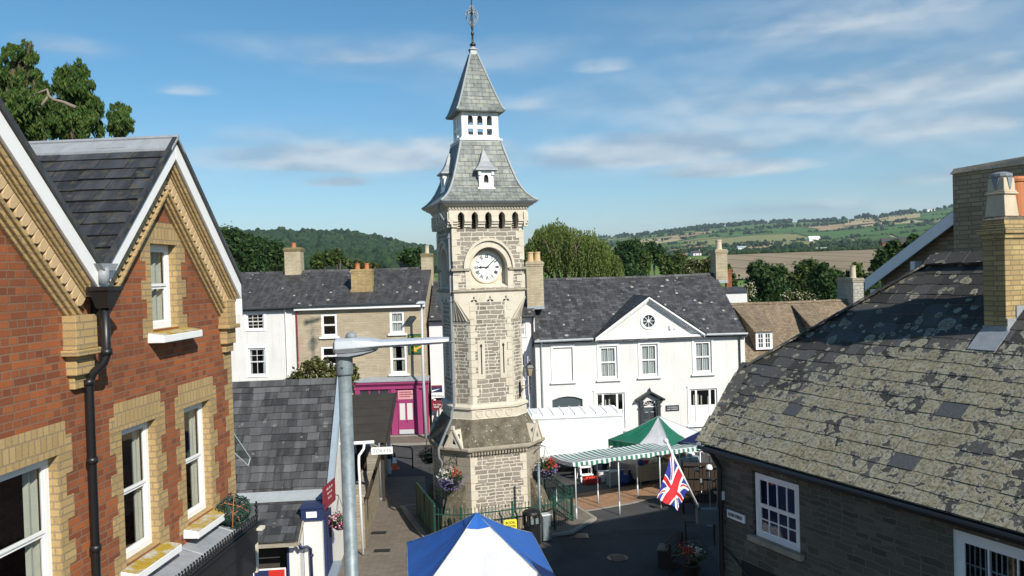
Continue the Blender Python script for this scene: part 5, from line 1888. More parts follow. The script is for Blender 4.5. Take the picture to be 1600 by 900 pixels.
# ------------------------------------------------------------------ brick house with two gables on the left
n_ = (math.cos(R(4.1)), -math.sin(R(4.1)))
B = Frame(-5.0 * n_[0] + 12 * math.sin(R(4.1)), 5.0 * math.sin(R(4.1)) + 12 * math.cos(R(4.1)), 85.9)
BH = froot('brick_house', B, 'red brick house with two yellow trimmed gables at the left', 'house')
XR = -.57
GA = [(-2.44, 10.56), (-5.74, 10.56)]          # gable apexes at the verge line
SL = .985                                     # rise per metre of the verges
def gz(x): return max(GA[0][1] - abs(x - GA[0][0]) * SL, GA[1][1] - abs(x - GA[1][0]) * SL)
VX = (GA[0][0] + GA[1][0]) / 2
VX2 = GA[1][0] - (GA[0][0] - VX)
HW = 6.5                                       # depth of the house
wins = [(-3.50, -2.76, 5.80, 7.30), (-2.06, -1.33, 5.80, 7.30), (-6.55, -4.60, 5.80, 7.28), (-2.74, -2.10, 8.36, 9.40)]
m = MB(); rv = MB()
dz = .02
outer = [(VX2, 0), (XR, 0), (XR, gz(XR) - dz), (GA[0][0], GA[0][1] - dz), (VX, gz(VX) - dz), (GA[1][0], GA[1][1] - dz), (VX2, gz(VX2) - dz)]
wall(m, outer, [rect(*w) for w in wins], 0, .13, rv)
m.poly([(XR, 0, 0), (XR, HW, 0), (XR, HW, gz(XR)), (XR, 0, gz(XR))])
m.poly([(VX2, HW, 0), (VX2, 0, 0), (VX2, 0, gz(VX2)), (VX2, HW, gz(VX2))])
m.poly([(p[0], HW, p[1]) for p in outer][::-1])
m.poly([(VX2, .5, 5.0), (XR, .5, 5.0), (XR, HW, 5.0), (VX2, HW, 5.0)])
m.poly([(VX2, 2.2, 0), (XR, 2.2, 0), (XR, 2.2, 8.3), (VX2, 2.2, 8.3)])
m.build('wall', M['red_brick'], BH)
rv.build('window_reveal', M['buff_brick'], BH)
# yellow brick dressings: toothed jambs, flat arches, corner quoin
ql = MB(); qa = MB()
C_ = .075
def teeth(x, sgn, z0, z1, w0, w1, k0=0):
    z = z0; i = k0
    while z < z1 - .01:
        h = min(C_ * 3, z1 - z)
        w = w0 if i % 2 else w1
        a_, b_ = sorted((x, x + sgn * w))
        ql.box(a_, b_, -.006, .10, z, z + h - .0001)
        z += h; i += 1
for (x0, x1, z0, z1) in wins:
    teeth(x0 - .001, -1, z0 - .08, z1, .11, .22); teeth(x1 + .001, 1, z0 - .08, z1, .11, .22)
    ex = .12
    qa.box(x0 - ex, x1 + ex, -.008, .10, z1 + .001, z1 + (.31 if z1 < 8 else .26))
    ql.box(x0 - ex - .1, x0 - ex - .001, -.006, .1, z1, z1 + .17); ql.box(x1 + ex + .001, x1 + ex + .1, -.006, .1, z1, z1 + .17)
z = 0; i = 0
while z < 8.3:
    w = .13 if i % 2 else .24
    ql.box(XR - w, XR + .006, -.006, .3 if i % 2 else .15, z, min(z + C_ * 3, 8.3) - .0001)
    z += C_ * 3; i += 1
ql.build('brick_dressing', M['buff_brick'], BH)
qa.build('flat_arch', M['buff_soldier'], BH)
# raking cornice: stacked mouldings and a row of scalloped terracotta tiles
rk = MB(); sc = MB(); bb = MB(); vr = MB(); dk = MB()
for gi, (ax, az) in enumerate(GA):
    for sg in (1, -1):
        xe = ax + sg * ((XR if gi == 0 and sg == 1 else ax + sg * (VX2 * 0 + (GA[0][0] - VX))) - ax) * sg
        xe = XR - .10 if (gi == 0 and sg == 1) else ax + sg * (GA[0][0] - VX - .12)
        L = abs(xe - ax)
        cosr = 1 / math.hypot(1, SL)
        def off(x, o): return az - abs(x - ax) * SL - o / cosr
        def band(mb_, o0, o1, y0, y1, xa=0.0, xb=1.0):
            x0, x1 = ax + (xe - ax) * xa, ax + (xe - ax) * xb
            mb_.hexa([(x0, y0, off(x0, o0)), (x1, y0, off(x1, o0)), (x1, y0, off(x1, o1)), (x0, y0, off(x0, o1))],
                     [(x0, y1, off(x0, o0)), (x1, y1, off(x1, o0)), (x1, y1, off(x1, o1)), (x0, y1, off(x0, o1))])
        band(rk, .06, .125, -.165, .05)
        band(rk, .126, .16, -.14, .05)
        band(rk, .161, .185, -.115, .05)
        band(dk, .186, .345, -.03, .05)
        band(rk, .346, .385, -.11, .05, 0, .985)
        band(rk, .386, .43, -.08, .05, 0, .98)
        band(rk, .431, .465, -.045, .05, 0, .975)
        # scallops
        nsc = int(L / cosr / .105)
        for i in range(nsc):
            t_ = (i + .6) / nsc
            xc = ax + (xe - ax) * t_
            ux, uz = (xe - ax) / abs(xe - ax) * cosr, -SL * cosr
            vx_, vz_ = (uz, -ux) if ux > 0 else (-uz, ux)
            base = Vector((xc, -.10, off(xc, .19)))
            tile = [(-.05, 0), (.05, 0), (.05, .07), (.036, .115), (0, .142), (-.036, .115), (-.05, .07)]
            dn2 = Vector((vx_, 0, vz_))
            if dn2.z > 0: dn2 = -dn2
            pts = [base + Vector((ux, 0, uz)) * a_ + dn2 * b_ for a_, b_ in tile]
            sc.prism(pts, (0, .075, 0), rng.random())
        # kneeler blocks at the foot
        bx0, bx1 = sorted((xe - sg * .30, xe + (.03 if sg > 0 else -.0)))
        fz = off(xe, .1)
        if gi == 0 and sg == 1:
            rk.box(XR - .36, XR - .06, -.13, .06, 8.30, 8.66)
            rk.box(XR - .38, XR + .0, -.165, .06, 8.24, 8.299)
            rk.box(XR - .33, XR - .02, -.10, .06, 8.02, 8.239)
            rk.box(XR - .28, XR - .02, -.06, .06, 7.90, 8.019)
        # white bargeboard and dark verge
        x0 = ax; x1 = xe + sg * .16 if not (gi == 0 and sg == 1) else XR - .05
        y0 = -.22
        def offb(x, o): return az + .10 - abs(x - ax) * SL - o / cosr
        for (mb_, o0, o1, ya, yb) in ((bb, .0, .155, y0, y0 + .03), (vr, -.055, -.004, y0 - .03, y0 + .02)):
            mb_.hexa([(x0, ya, offb(x0, o0)), (x1, ya, offb(x1, o0)), (x1, ya, offb(x1, o1)), (x0, ya, offb(x0, o1))],
                     [(x0, yb, offb(x0, o0)), (x1, yb, offb(x1, o0)), (x1, yb, offb(x1, o1)), (x0, yb, offb(x0, o1))])
        bb.hexa([(x0, y0 + .031, offb(x0, .12)), (x1, y0 + .031, offb(x1, .12)), (x1, y0 + .031, offb(x1, .14)), (x0, y0 + .031, offb(x0, .14))],
                [(x0, .0, offb(x0, .12)), (x1, .0, offb(x1, .12)), (x1, .0, offb(x1, .14)), (x0, .0, offb(x0, .14))])
bb.box(XR - .07, XR - .035, -.22, .05, 8.42, 8.66)
rk.build('raking_cornice', M['buff_brick'], BH, bev=.008)
dk.build('cornice_bed', M['louvre_shade'], BH)  # solid bed coloured black as the shade between the scallops
sc.build('scalloped_band', M['buff_pot'], BH, bev=.004)
bb.build('bargeboard', M['white_paint'], BH, bev=.005)
vr.build('verge', M['slate_dark'], BH)
# corbel at the valley
cb = MB()
cb.box(VX - .36, VX + .0, -.14, .06, 8.28, 8.62); cb.box(VX - .40, VX + .03, -.18, .06, 8.22, 8.279); cb.box(VX - .33, VX - .02, -.11, .06, 8.02, 8.219); cb.box(VX - .29, VX - .05, -.06, .06, 7.88, 8.019)
cb.build('corbel', M['buff_brick'], BH, bev=.008)
# roof slopes: real slates where the photograph sees them
rf = MB()
E_ = -.24
def zr(x, gi): return GA[gi][1] + .10 - abs(x - GA[gi][0]) * SL
VXm = VX
quad_l = [(VX, E_, zr(VX, 0)), (VX, HW, zr(VX, 0)), (GA[0][0], HW, zr(GA[0][0], 0)), (GA[0][0], E_, zr(GA[0][0], 0))]
slates(rf, quad_l, .2, .34, .012, .12, 3)
rf.poly([(p[0], p[1], p[2] - .012) for p in quad_l])
for (ax, s2, gi) in ((GA[0][0], XR + .02, 0), (GA[1][0], VX, 1), (GA[1][0], VX2, 1)):
    rf.poly([(ax, E_ + .1, zr(ax, gi) + .004), (s2, E_ + .1, zr(s2, gi) + .004), (s2, HW, zr(s2, gi) + .004), (ax, HW, zr(ax, gi) + .004)])
roof = rf.build('roof', M['slate_dark'], BH)
rc_ = MB()
for gi in (0, 1):
    x, zt = GA[gi][0], zr(GA[gi][0], gi)
    for sg in (-1, 1):
        rc_.hexa([(x, E_ - .02, zt + .055), (x + sg * .16, E_ - .02, zt - .16 * SL + .055), (x + sg * .16, E_ - .02, zt - .16 * SL + .02), (x, E_ - .02, zt + .02)],
                 [(x, HW, zt + .055), (x + sg * .16, HW, zt - .16 * SL + .055), (x + sg * .16, HW, zt - .16 * SL + .02), (x, HW, zt + .02)])
    rc_.tube([(x, E_ - .02, zt + .05), (x, HW, zt + .05)], .03, 8)
rc_.build('ridge_lead', M['lead'], roof, bev=.004)
vg = MB()
zv = zr(VX, 0)
vg.hexa([(VX - .16, E_ - .06, zv + .10), (VX + .16, E_ - .06, zv + .10), (VX + .10, E_ - .06, zv + .03), (VX - .10, E_ - .06, zv + .03)], [(VX - .16, 2, zv + .13), (VX + .16, 2, zv + .13), (VX + .10, 2, zv + .05), (VX - .10, 2, zv + .05)])
vg.build('valley_gutter', M['lead'], roof)
# hopper head and black rain pipe
hp = MB()
hx, hy_ = VX - .05, -.26
hp.tube([(hx, hy_, zv + .06), (hx, hy_, 8.93)], .055, 10)
hp.build('outlet', M['lead'], BH, smooth=True)
hp = MB()
hp.hexa([(hx - .06, hy_ - .06, 8.68), (hx + .06, hy_ - .06, 8.68), (hx + .06, hy_ + .06, 8.68), (hx - .06, hy_ + .06, 8.68)], [(hx - .12, hy_ - .11, 8.86), (hx + .12, hy_ - .11, 8.86), (hx + .12, hy_ + .10, 8.86), (hx - .12, hy_ + .10, 8.86)])
hp.box(hx - .135, hx + .135, hy_ - .125, hy_ + .11, 8.861, 8.90)
hp.build('rain_hopper', M['black_iron'], BH)
hp = MB()
px_ = hx - .05
hp.tube([(hx, hy_, 8.70), (hx, hy_, 8.20), (hx - .01, hy_ + .03, 8.12), (px_ + .01, -.13, 8.02), (px_, -.09, 7.92), (px_, -.09, 2.8)], .042, 10)
for z in (8.2, 7.9, 7.1, 6.2): hp.lathe([(.056, 0), (.056, .06)], (hx if z > 8 else px_, hy_ if z > 8 else -.09, z), 10)
hp.build('rain_pipe', M['black_iron'], BH, smooth=True)
# sash windows
FD = .10
sl = (.09, .21, .13, 'white_paint')
sash(BH, -3.50, -2.76, 5.80, 7.30, FD, fw=.06, sill=None, curt=([(.0, .18), (.82, 1)], 'curtain'))
sash(BH, -2.06, -1.33, 5.80, 7.30, FD, fw=.06, curt=([(.0, .2), (.8, 1)], 'curtain'))
sash(BH, -6.55, -5.60, 5.80, 7.28, FD, fw=.06, curt=([(0, .2)], 'curtain'))
sash(BH, -5.60, -4.60, 5.80, 7.28, FD, fw=.06, curt=([(.8, 1)], 'curtain'))
sash(BH, -2.74, -2.10, 8.36, 9.40, FD, fw=.06, curt=([(.6, 1)], 'curtain'))
for (x0, x1, z, lich) in ((-3.62, -2.62, 5.79, 1), (-2.18, -1.19, 5.79, 1), (-6.68, -4.46, 5.79, 1), (-2.86, -1.86, 8.35, 1)):
    s_ = MB()
    s_.hexa([(x0, -.20, z - .14), (x1, -.20, z - .14), (x1, .1, z - .14), (x0, .1, z - .14)], [(x0, -.20, z - .055), (x1, -.20, z - .055), (x1, .1, z - .01), (x0, .1, z - .01)])
    so = s_.build('sill', M['white_paint'], BH, bev=.006)
    t_ = MB()
    t_.hexa([(x0 + .01, -.196, z - .053), (x1 - .01, -.196, z - .053), (x1 - .01, .098, z - .008), (x0 + .01, .098, z - .008)], [(x0 + .01, -.196, z - .046), (x1 - .01, -.196, z - .046), (x1 - .01, .098, z - .001), (x0 + .01, .098, z - .001)])
    t_.build('sill_top', M['sill_lichen'], so)
# lead shop canopy below the sills with iron cresting
cp = MB()
cx0, cx1, cy = -7.3, -.95, -.38
cp.hexa([(cx0, cy, 5.38), (cx1, cy, 5.38), (cx1, .0, 5.46), (cx0, .0, 5.46)], [(cx0, cy, 5.46), (cx1, cy, 5.46), (cx1, .0, 5.575), (cx0, .0, 5.575)])
for x in (-6, -5, -4.1, -3.2, -2.3, -1.4): cp.tube([(x, cy + .01, 5.47), (x, -.01, 5.58)], .018, 6)
can = cp.build('shop_canopy', M['lead'], BH)
f_ = MB()
f_.box(cx0, cx1 + .03, cy - .08, cy - .003, 5.18, 5.44); f_.box(cx0, cx1 + .05, cy - .13, cy - .01, 5.441, 5.48); f_.box(cx0, cx1, cy - .05, cy + .05, 4.78, 5.179); f_.box(cx0, cx1, cy + .02, -.04, 4.74, 4.779)
f_.build('canopy_fascia', M['black_paint'], can, bev=.01)
cr = MB()
x = cx0 + .03
yc_ = cy - .09
while x < cx1:
    cr.tube([(x, yc_, 5.48), (x, yc_, 5.585)], .008, 5)
    cr.ball((x, yc_, 5.595), .018)
    cr.tube([(x - .035, yc_, 5.52), (x - .018, yc_, 5.565), (x, yc_, 5.53), (x + .018, yc_, 5.565), (x + .035, yc_, 5.52)], .007, 5)
    x += .072
cr.tube([(cx0, yc_, 5.49), (cx1, yc_, 5.49)], .01, 5)
cr.tube([(cx1 - .02, yc_, 5.48), (cx1 - .02, yc_, 5.78)], .014, 6)
for z in (5.58, 5.65, 5.72): cr.ball((cx1 - .02, yc_, z), .03)
cr.build('iron_cresting', M['black_iron'], can)
e_ = MB()
e_.box(cx1 - .02, cx1 + .10, cy - .16, cy + .02, 5.36, 5.40); e_.box(cx1 + .0, cx1 + .07, cy - .06, cy + .06, 4.75, 5.35); e_.build('canopy_bracket', M['cream_paint'], can)
# shopfront under the canopy
sf = MB(); sf.box(cx0, cx1, -.06, -.01, .1, 4.4); sf.build('shopfront', M['black_paint'], BH)
# lean opened casement on the far flank
cs_ = MB()
ca = [(B.at(x, y, .1)[0], .1 - dy, B.at(x, y, .1)[1]) for x, y, dy in ((364, 676, 0), (379, 716, .12), (376, 728, .12), (364, 706, 0))]
for a, b in zip(ca, ca[1:] + ca[:1]): cs_.beam(a, b, .016, .016)
cw = cs_.build('casement', M['lead_pale'], BH)
cs_ = MB(); cs_.poly(ca); cs_.build('pane', M['glass'], cw)

# tangled ball of wire lights on the canopy end
bl = B.w(-1.20, -.24, 5.71)
wb = empty('wire_ball', bl, 0, 'round tangled ball of green wire string lights on the shop canopy end', 'wire ball')
m = MB(); m2 = MB()
rr = random.Random(9)
for i in range(46):
    ax_ = Vector((rr.gauss(0, 1), rr.gauss(0, 1), rr.gauss(0, 1))).normalized()
    u = ax_.orthogonal().normalized(); v = ax_.cross(u)
    r_ = .235 * (.75 + .28 * rr.random())
    cc = Vector((rr.gauss(0, .012), rr.gauss(0, .012), rr.gauss(0, .012)))
    pts = [cc + (u * math.cos(t_ * 2 * PI / 18) + v * math.sin(t_ * 2 * PI / 18)) * r_ * (1 + .05 * rr.gauss(0, 1)) for t_ in range(18)]
    (m if i % 7 else m2).tube(pts, .0055, 5, closed=True)
m.build('green_wire', M['wire_green'], wb); m2.build('orange_wire', M['terracotta'], wb)

# ------------------------------------------------------------------ white toilets building
K = Frame(-5.42, 22.5, 5)
KH = froot('white_cottage', K, 'low whitewashed cottage with grey slate roof and navy trim behind the street lamp', 'cottage')
RY, RZ, EZ = 3.0, 5.62, 2.92
XL = -6.5
m = MB()
shell(m, XL, 0, 0, 6.0, EZ, RY, RZ, front=True)
m.build('wall', M['rough_white'], KH)
rf = MB()
q1 = [(XL, -.06, EZ - .05), (.14, -.06, EZ - .05), (.14, RY, RZ + .06), (XL, RY, RZ + .06)]
slates(rf, q1, .27, .36, .014, .5, 14, wvar=.4)
rf.poly([(p[0], p[1], p[2] - .01) for p in q1])
rf.poly([(XL, 6.1, EZ), (.14, 6.1, EZ), (.14, RY, RZ + .05), (XL, RY, RZ + .05)])
kr = rf.build('roof', M['slate_grey'], KH)
m = MB()
x = XL
rr = random.Random(2)
while x < .1:
    w = .38
    for sg in (-1, 1):
        m.hexa([(x, RY, RZ + .12), (x + w - .01, RY, RZ + .12), (x + w - .01, RY + sg * .16, RZ - .04), (x, RY + sg * .16, RZ - .04)], [(x, RY, RZ + .15), (x + w - .01, RY, RZ + .15), (x + w - .01, RY + sg * .17, RZ - .02), (x, RY + sg * .17, RZ - .02)])
    x += w
m.build('ridge_capping', M['slate_grey'], kr)
m = MB()
for sg, (ya, za, yb, zb) in ((1, (-.1, EZ - .10, RY, RZ + .10)), (-1, (6.15, EZ - .10, RY, RZ + .10))):
    m.hexa([(.13, ya, za), (.19, ya, za), (.19, yb, zb), (.13, yb, zb)], [(.13, ya, za - .20), (.19, ya, za - .20), (.19, yb, zb - .20), (.13, yb, zb - .20)])
m.build('bargeboard', M['lead_board'], KH)
m = MB()
m.hexa([(.02, -.1, EZ + .02), (.17, -.1, EZ + .02), (.17, RY, RZ + .15), (.02, RY, RZ + .15)], [(.02, -.1, EZ + .05), (.17, -.1, EZ + .05), (.17, RY, RZ + .18), (.02, RY, RZ + .18)])
m.box(.10, .20, RY - .05, RY + .05, RZ - .3, RZ + .42); m.lathe([(.05, 0), (.07, .05), (.02, .14), (.05, .2), (.0, .3)], (.15, RY, RZ + .42), 8)
m.build('verge_lead', M['lead_board'], KH)
m = MB(); m.hexa([(.195, RY + .1, RZ - .05), (.21, RY + .1, RZ - .05), (.21, 5.9, EZ + .15), (.195, 5.9, EZ + .15)], [(.195, RY + .1, RZ + .10), (.21, RY + .1, RZ + .10), (.21, 6.1, EZ + .05), (.195, 6.1, EZ + .05)]); m.build('navy_bargeboard', M['navy'], KH)
m = MB(); m.hexa([(XL, -.34, EZ - .13), (.05, -.34, EZ - .13), (.05, -.02, EZ + .06), (XL, -.02, EZ + .06)], [(XL, -.34, EZ - .11), (.05, -.34, EZ - .11), (.05, -.02, EZ + .085), (XL, -.02, EZ + .085)]); m.build('lead_flashing', M['lead_pale'], KH)
# lean-to with its slated canopy and dark doorway
LX0, LX1 = -3.2, -.52
m = MB()
wall(m, rect(LX0, LX1, 0, 2.2), [rect(-1.78, -.82, .1, 1.98)], -1.45, .2)
m.poly([(LX1, -1.45, 0), (LX1, 0, 0), (LX1, 0, 2.7), (LX1, -1.45, 2.2)])
m.build('porch_wall', M['white_render'], KH)
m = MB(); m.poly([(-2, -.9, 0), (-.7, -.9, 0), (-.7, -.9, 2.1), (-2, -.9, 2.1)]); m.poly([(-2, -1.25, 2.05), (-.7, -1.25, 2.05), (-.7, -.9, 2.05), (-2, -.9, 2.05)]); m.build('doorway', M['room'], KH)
m = MB(); m.box(-1.80, -1.74, -1.47, -1.40, .1, 2.0); m.box(-.86, -.80, -1.47, -1.40, .1, 2.0); m.box(-1.739, -.861, -1.47, -1.40, 1.93, 2.0); m.build('door_frame', M['navy'], KH)
rf = MB()
q2 = [(LX0, -1.72, 2.12), (LX1, -1.72, 2.12), (LX1, -.10, 2.84), (LX0, -.10, 2.84)]
slates(rf, q2, .3, .38, .014, .4, 15, wvar=.4); rf.poly([(p[0], p[1], p[2] - .012) for p in q2])
rf.build('canopy_roof', M['slate_grey'], KH)
m = MB()
m.box(LX0, LX1, -1.80, -1.72, 2.0, 2.08); m.hexa([(LX1 + .01, -1.75, 2.02), (LX1 + .05, -1.75, 2.02), (LX1 + .05, -.1, 2.76), (LX1 + .01, -.1, 2.76)], [(LX1 + .01, -1.75, 2.10), (LX1 + .05, -1.75, 2.10), (LX1 + .05, -.1, 2.84), (LX1 + .01, -.1, 2.84)])
m.build('canopy_gutter', M['dressed_grey'], KH)
# corner bay with navy fascia
m = MB(); m.box(-.50, .0, -.95, -.001, 0, 2.42); m.build('bay_wall', M['white_render'], KH)
m = MB(); m.box(-.54, .05, -1.02, -.002, 2.421, 2.74); m.box(-.57, .08, -1.05, -.003, 2.741, 2.79); fa = m.build('fascia', M['navy'], KH)
m = MB(); m.box(-.40, -.12, -1.03, -1.019, 2.50, 2.66); m.build('notice', M['white_paint'], fa)
m = MB(); m.tube([(-.48, -1.70, 2.02), (-.46, -1.66, 1.9), (-.38, -1.2, 1.78), (-.32, -1.01, 1.66), (-.30, -1.01, .1)], .045, 8); m.lathe([(.06, 0), (.06, .05)], (-.30, -1.01, 1.45), 8); m.build('rain_pipe', M['navy'], KH, smooth=True)
# window and flower shelf on the gable flank
def flank(mb, y0, y1, z0, z1, x0, x1): mb.box(x0, x1, y0, y1, z0, z1)
w_ = empty('window', (0, 0, 0)); w_.parent = KH
m = MB(); flank(m, -.75, -.66, .75, 2.35, .005, .06); flank(m, .34, .43, .75, 2.35, .005, .06); flank(m, -.66, .34, 2.26, 2.35, .005, .06); flank(m, -.19, -.13, .83, 2.26, .005, .05); flank(m, -.66, .34, .75, .83, .005, .06); m.build('frame', M['navy'], w_)
m = MB(); flank(m, -.66, -.19, .83, 2.26, .006, .012); flank(m, -.13, .34, .83, 2.26, .006, .012); m.build('pane', M['charcoal'], w_)
m = MB(); flank(m, -.9, .55, .62, .75, .002, .30); m.build('sill', M['lead_board'], w_)
m = MB(); m.hexa([(.02, -.85, 2.75), (.05, -.85, 2.75), (.05, -.2, 2.75), (.02, -.2, 2.75)], [(.02, -.85, 3.25), (.05, -.85, 3.25), (.05, -.2, 3.25), (.02, -.2, 3.25)])
sg_ = empty('hanging_sign', K.w(.02, -.3, 2.62), K.rot, 'maroon sign board on the white cottage corner above the pink flowers', 'sign')
m = MB(); m.hexa([(.0, -.55, .0), (.035, -.55, .0), (.26, .12, .1), (.225, .12, .1)], [(.0, -.55, .62), (.035, -.55, .62), (.26, .12, .72), (.225, .12, .72)]); m.build('board', M['maroon'], sg_)
m = MB()
for (t0, t1, zz) in ((.25, .75, .47), (.3, .7, .34), (.35, .65, .2)):
    n = 9
    for i in range(n):
        if i in (3, 6): continue
        u0 = t0 + (t1 - t0) * i / n; u1 = u0 + (t1 - t0) / n * .6
        P0 = Vector((.036 + .225 * u0 + .003, -.55 + .67 * u0, zz + .1 * u0)); P1 = Vector((.036 + .225 * u1 + .003, -.55 + .67 * u1, zz + .1 * u1))
        m.poly([P0, P1, P1 + Vector((0, 0, .06)), P0 + Vector((0, 0, .06))])
m.build('faded_lettering', M['cream_paint'], sg_)
bk = K.w(.45, .05, 2.15)
root = basket_at((bk.x - .12, bk.y, 2.0), -.42, .0, .24, 8, [('blossom_pink', 34, -.6, 1.2, None), ('blossom_white', 10, .2, 1.2, None)], 'pink geranium basket under the maroon sign on the white cottage', trail=False)
# poster in the doorway
ps = empty('poster', K.w(-1.30, -1.56, 0), K.rot, 'red and blue poster board standing in the dark cottage doorway', 'poster')
m = MB(); m.box(-.42, .42, 0, .02, .1, 1.38); m.build('board', M['white_paint'], ps)
m = MB(); m.box(-.39, -.02, -.004, .0, .14, 1.34); m.build('blue_half', M['navy'], ps)
m = MB(); m.box(-.02, .39, -.004, .0, .14, 1.34); m.build('red_half', M['red'], ps)

# ------------------------------------------------------------------ dark roofed shelter with the TOILETS sign, and the alley wall
Q = Frame(-4.85, 26.0, 5)
SH = froot('alley_shelter', Q, 'dark felt roofed shelter with a white gutter behind the street lamp', 'shelter')
m = MB()
q3 = [(-2.6, -.1, 3.62), (.62, -.1, 3.62), (.72, 3.6, 4.62), (-2.6, 3.6, 4.62)]
m.hexa([(p[0], p[1], p[2] - .08) for p in q3], q3)
for i in range(1, 6):
    t_ = i / 6
    m.tube([(-2.6, -.1 + 3.7 * t_, 3.63 + t_), (.63 + .1 * t_, -.1 + 3.7 * t_, 3.63 + t_)], .012, 5)
m.build('roof', M['felt'], SH)
m = MB(); m.hexa([(.62, -.12, 3.52), (.68, -.12, 3.52), (.78, 3.62, 4.52), (.72, 3.62, 4.52)], [(.62, -.12, 3.66), (.68, -.12, 3.66), (.78, 3.62, 4.66), (.72, 3.62, 4.66)]); m.build('verge_board', M['dark_timber'], SH)
m = MB(); m.tube([(-2.5, -.2, 3.56), (.22, -.2, 3.60)], .055, 8); m.tube([(-.10, -.2, 3.55), (-.12, -.25, 3.4), (-.26, -.40, 3.22), (-.27, -.42, 3.0), (-.23, -.42, .05)], .042, 8); m.build('gutter', M['white_plastic'], SH, smooth=True)
m = MB(); m.poly([(-2.6, 0.2, 0), (-.55, .2, 0), (-.55, .2, 3.5), (-2.6, .2, 3.5)]); m.poly([(-2.6, 3.5, 0), (-.5, 3.5, 0), (-.5, 3.5, 4.5), (-2.6, 3.5, 4.5)]); m.poly([(-2.6, .2, 0), (-2.6, 3.5, 0), (-2.6, 3.5, 4.5), (-2.6, .2, 3.5)]); m.build('back_wall', M['dark_timber'], SH)
for (x, y, h) in ((.45, .05, 3.5), (-.45, 3.4, 4.4)):
    m = MB(); m.box(x - .05, x + .05, y - .05, y + .05, 1.6 if y < 1 else 0, h); m.build('post', M['dark_timber'], SH)
m = MB(); m.beam((-.1, .1, 1.7), (.45, 2.4, 3.4), .09, .09); m.build('brace', M['dark_timber'], SH)
sg_ = empty('toilets_sign', Q.w(.47, -.32, 3.33), Q.rot, 'white TOILETS sign below the shelter eave', 'sign')
m = MB(); m.box(-.34, .34, 0, .03, -.115, .115); m.build('board', M['white_paint'], sg_)
text(sg_, 'TOILETS', .155, (0, -.006, 0), M['lead'], sx=1.0)
m = MB(); m.box(-.30, -.27, .01, .3, -.02, .02); m.box(.27, .30, .01, .3, -.02, .02); m.build('bracket', M['black_iron'], sg_)
# stone wall along the alley
a0, a1 = gnd(571, 858), gnd(605, 742)
d_ = (a1 - a0); L = d_.length
AW = empty('alley_wall', (a0.x, a0.y, 0), math.atan2(d_.y, d_.x), 'tan rubble stone wall along the left side of the brick alley', 'wall')
m = MB()
m.box(0, L, 0, .38, 0, 1.72)
m.build('wall', M['alley_rubble'], AW)
m = MB()
x = 0; rr = random.Random(4)
while x < L - .1:
    w = min(.3 + .3 * rr.random(), L - x)
    m.box(x + .004, x + w - .004, -.04, .42, 1.721, 1.79 + .05 * rr.random()); x += w
m.build('coping', M['dressed_grey'], AW, bev=.012)
# poles in the alley
for (px, py, h, r_, mt, lab) in ((595, 781, 2.9, .04, 'pipe_grey', 'slim grey pole under the TOILETS sign against the alley wall'),):
    g = gnd(px, py)
    o = empty('pole', g, 0, lab, 'pole')
    m = MB(); m.tube([(0, 0, 0), (0, 0, h)], r_, 10); m.build('shaft', M[mt], o, smooth=True)
    m = MB(); m.lathe([(r_ * 1.6, 0), (r_ * 1.6, .05), (r_, .09)], (0, 0, 0), 10); m.build('base', M[mt], o)
g = gnd(609, 740)
bo = empty('bollard', g, 0, 'white bollard with a black band at the alley end', 'bollard')
for (z0, z1, mt, nm) in ((0, .68, 'steel_pale', 'shaft'), (.68, .90, 'black_paint', 'band'), (.90, 1.75, 'steel_pale', 'upper_shaft')):
    m = MB(); m.lathe([(.085, z0), (.085, z1)], (0, 0, 0), 14); m.build(nm, M[mt], bo)
m = MB(); m.lathe([(.085, 1.75), (.09, 1.77), (.05, 1.82), (.0, 1.83)], (0, 0, 0), 14); m.build('cap', M['steel_pale'], bo)
g = gnd(617, 733)
tc = empty('traffic_cone', g, 0, 'orange and white traffic cone beside the white bollard', 'traffic cone')
m = MB(); m.box(-.2, .2, -.2, .2, 0, .04); m.build('base', M['orange'], tc, bev=.01)
m = MB(); m.lathe([(.15, .04), (.115, .30)], (0, 0, 0), 16); m.build('lower_cone', M['orange'], tc)
m = MB(); m.lathe([(.115, .30), (.07, .56)], (0, 0, 0), 16); m.build('white_band', M['white_plastic'], tc)
m = MB(); m.lathe([(.07, .56), (.035, .76), (.0, .765)], (0, 0, 0), 16); m.build('tip', M['black_paint'], tc)
a0, a1 = gnd(612, 728), gnd(645, 732)
d_ = a1 - a0; L = d_.length
br = empty('barrier_rail', a0, math.atan2(d_.y, d_.x), 'low black hooped barrier rail at the far end of the alley', 'barrier')
m = MB(); m.tube([(0, 0, 0), (0, 0, .88), (.08, 0, .98), (L - .08, 0, .98), (L, 0, .88), (L, 0, 0)], .032, 8); m.build('hoop', M['black_iron'], br, smooth=True)
m = MB(); m.tube([(0, 0, .45), (L, 0, .45)], .025, 8); m.build('mid_rail', M['black_iron'], br)


def pr(F, x0, y0, x1, y1, y=0.0):
    """pixel box on a facade to local (x0, x1, z0, z1)"""
    ym, xm = (y0 + y1) / 2, (x0 + x1) / 2
    return F.at(x0, ym, y)[0], F.at(x1, ym, y)[0], F.at(xm, y1, y)[1], F.at(xm, y0, y)[1]


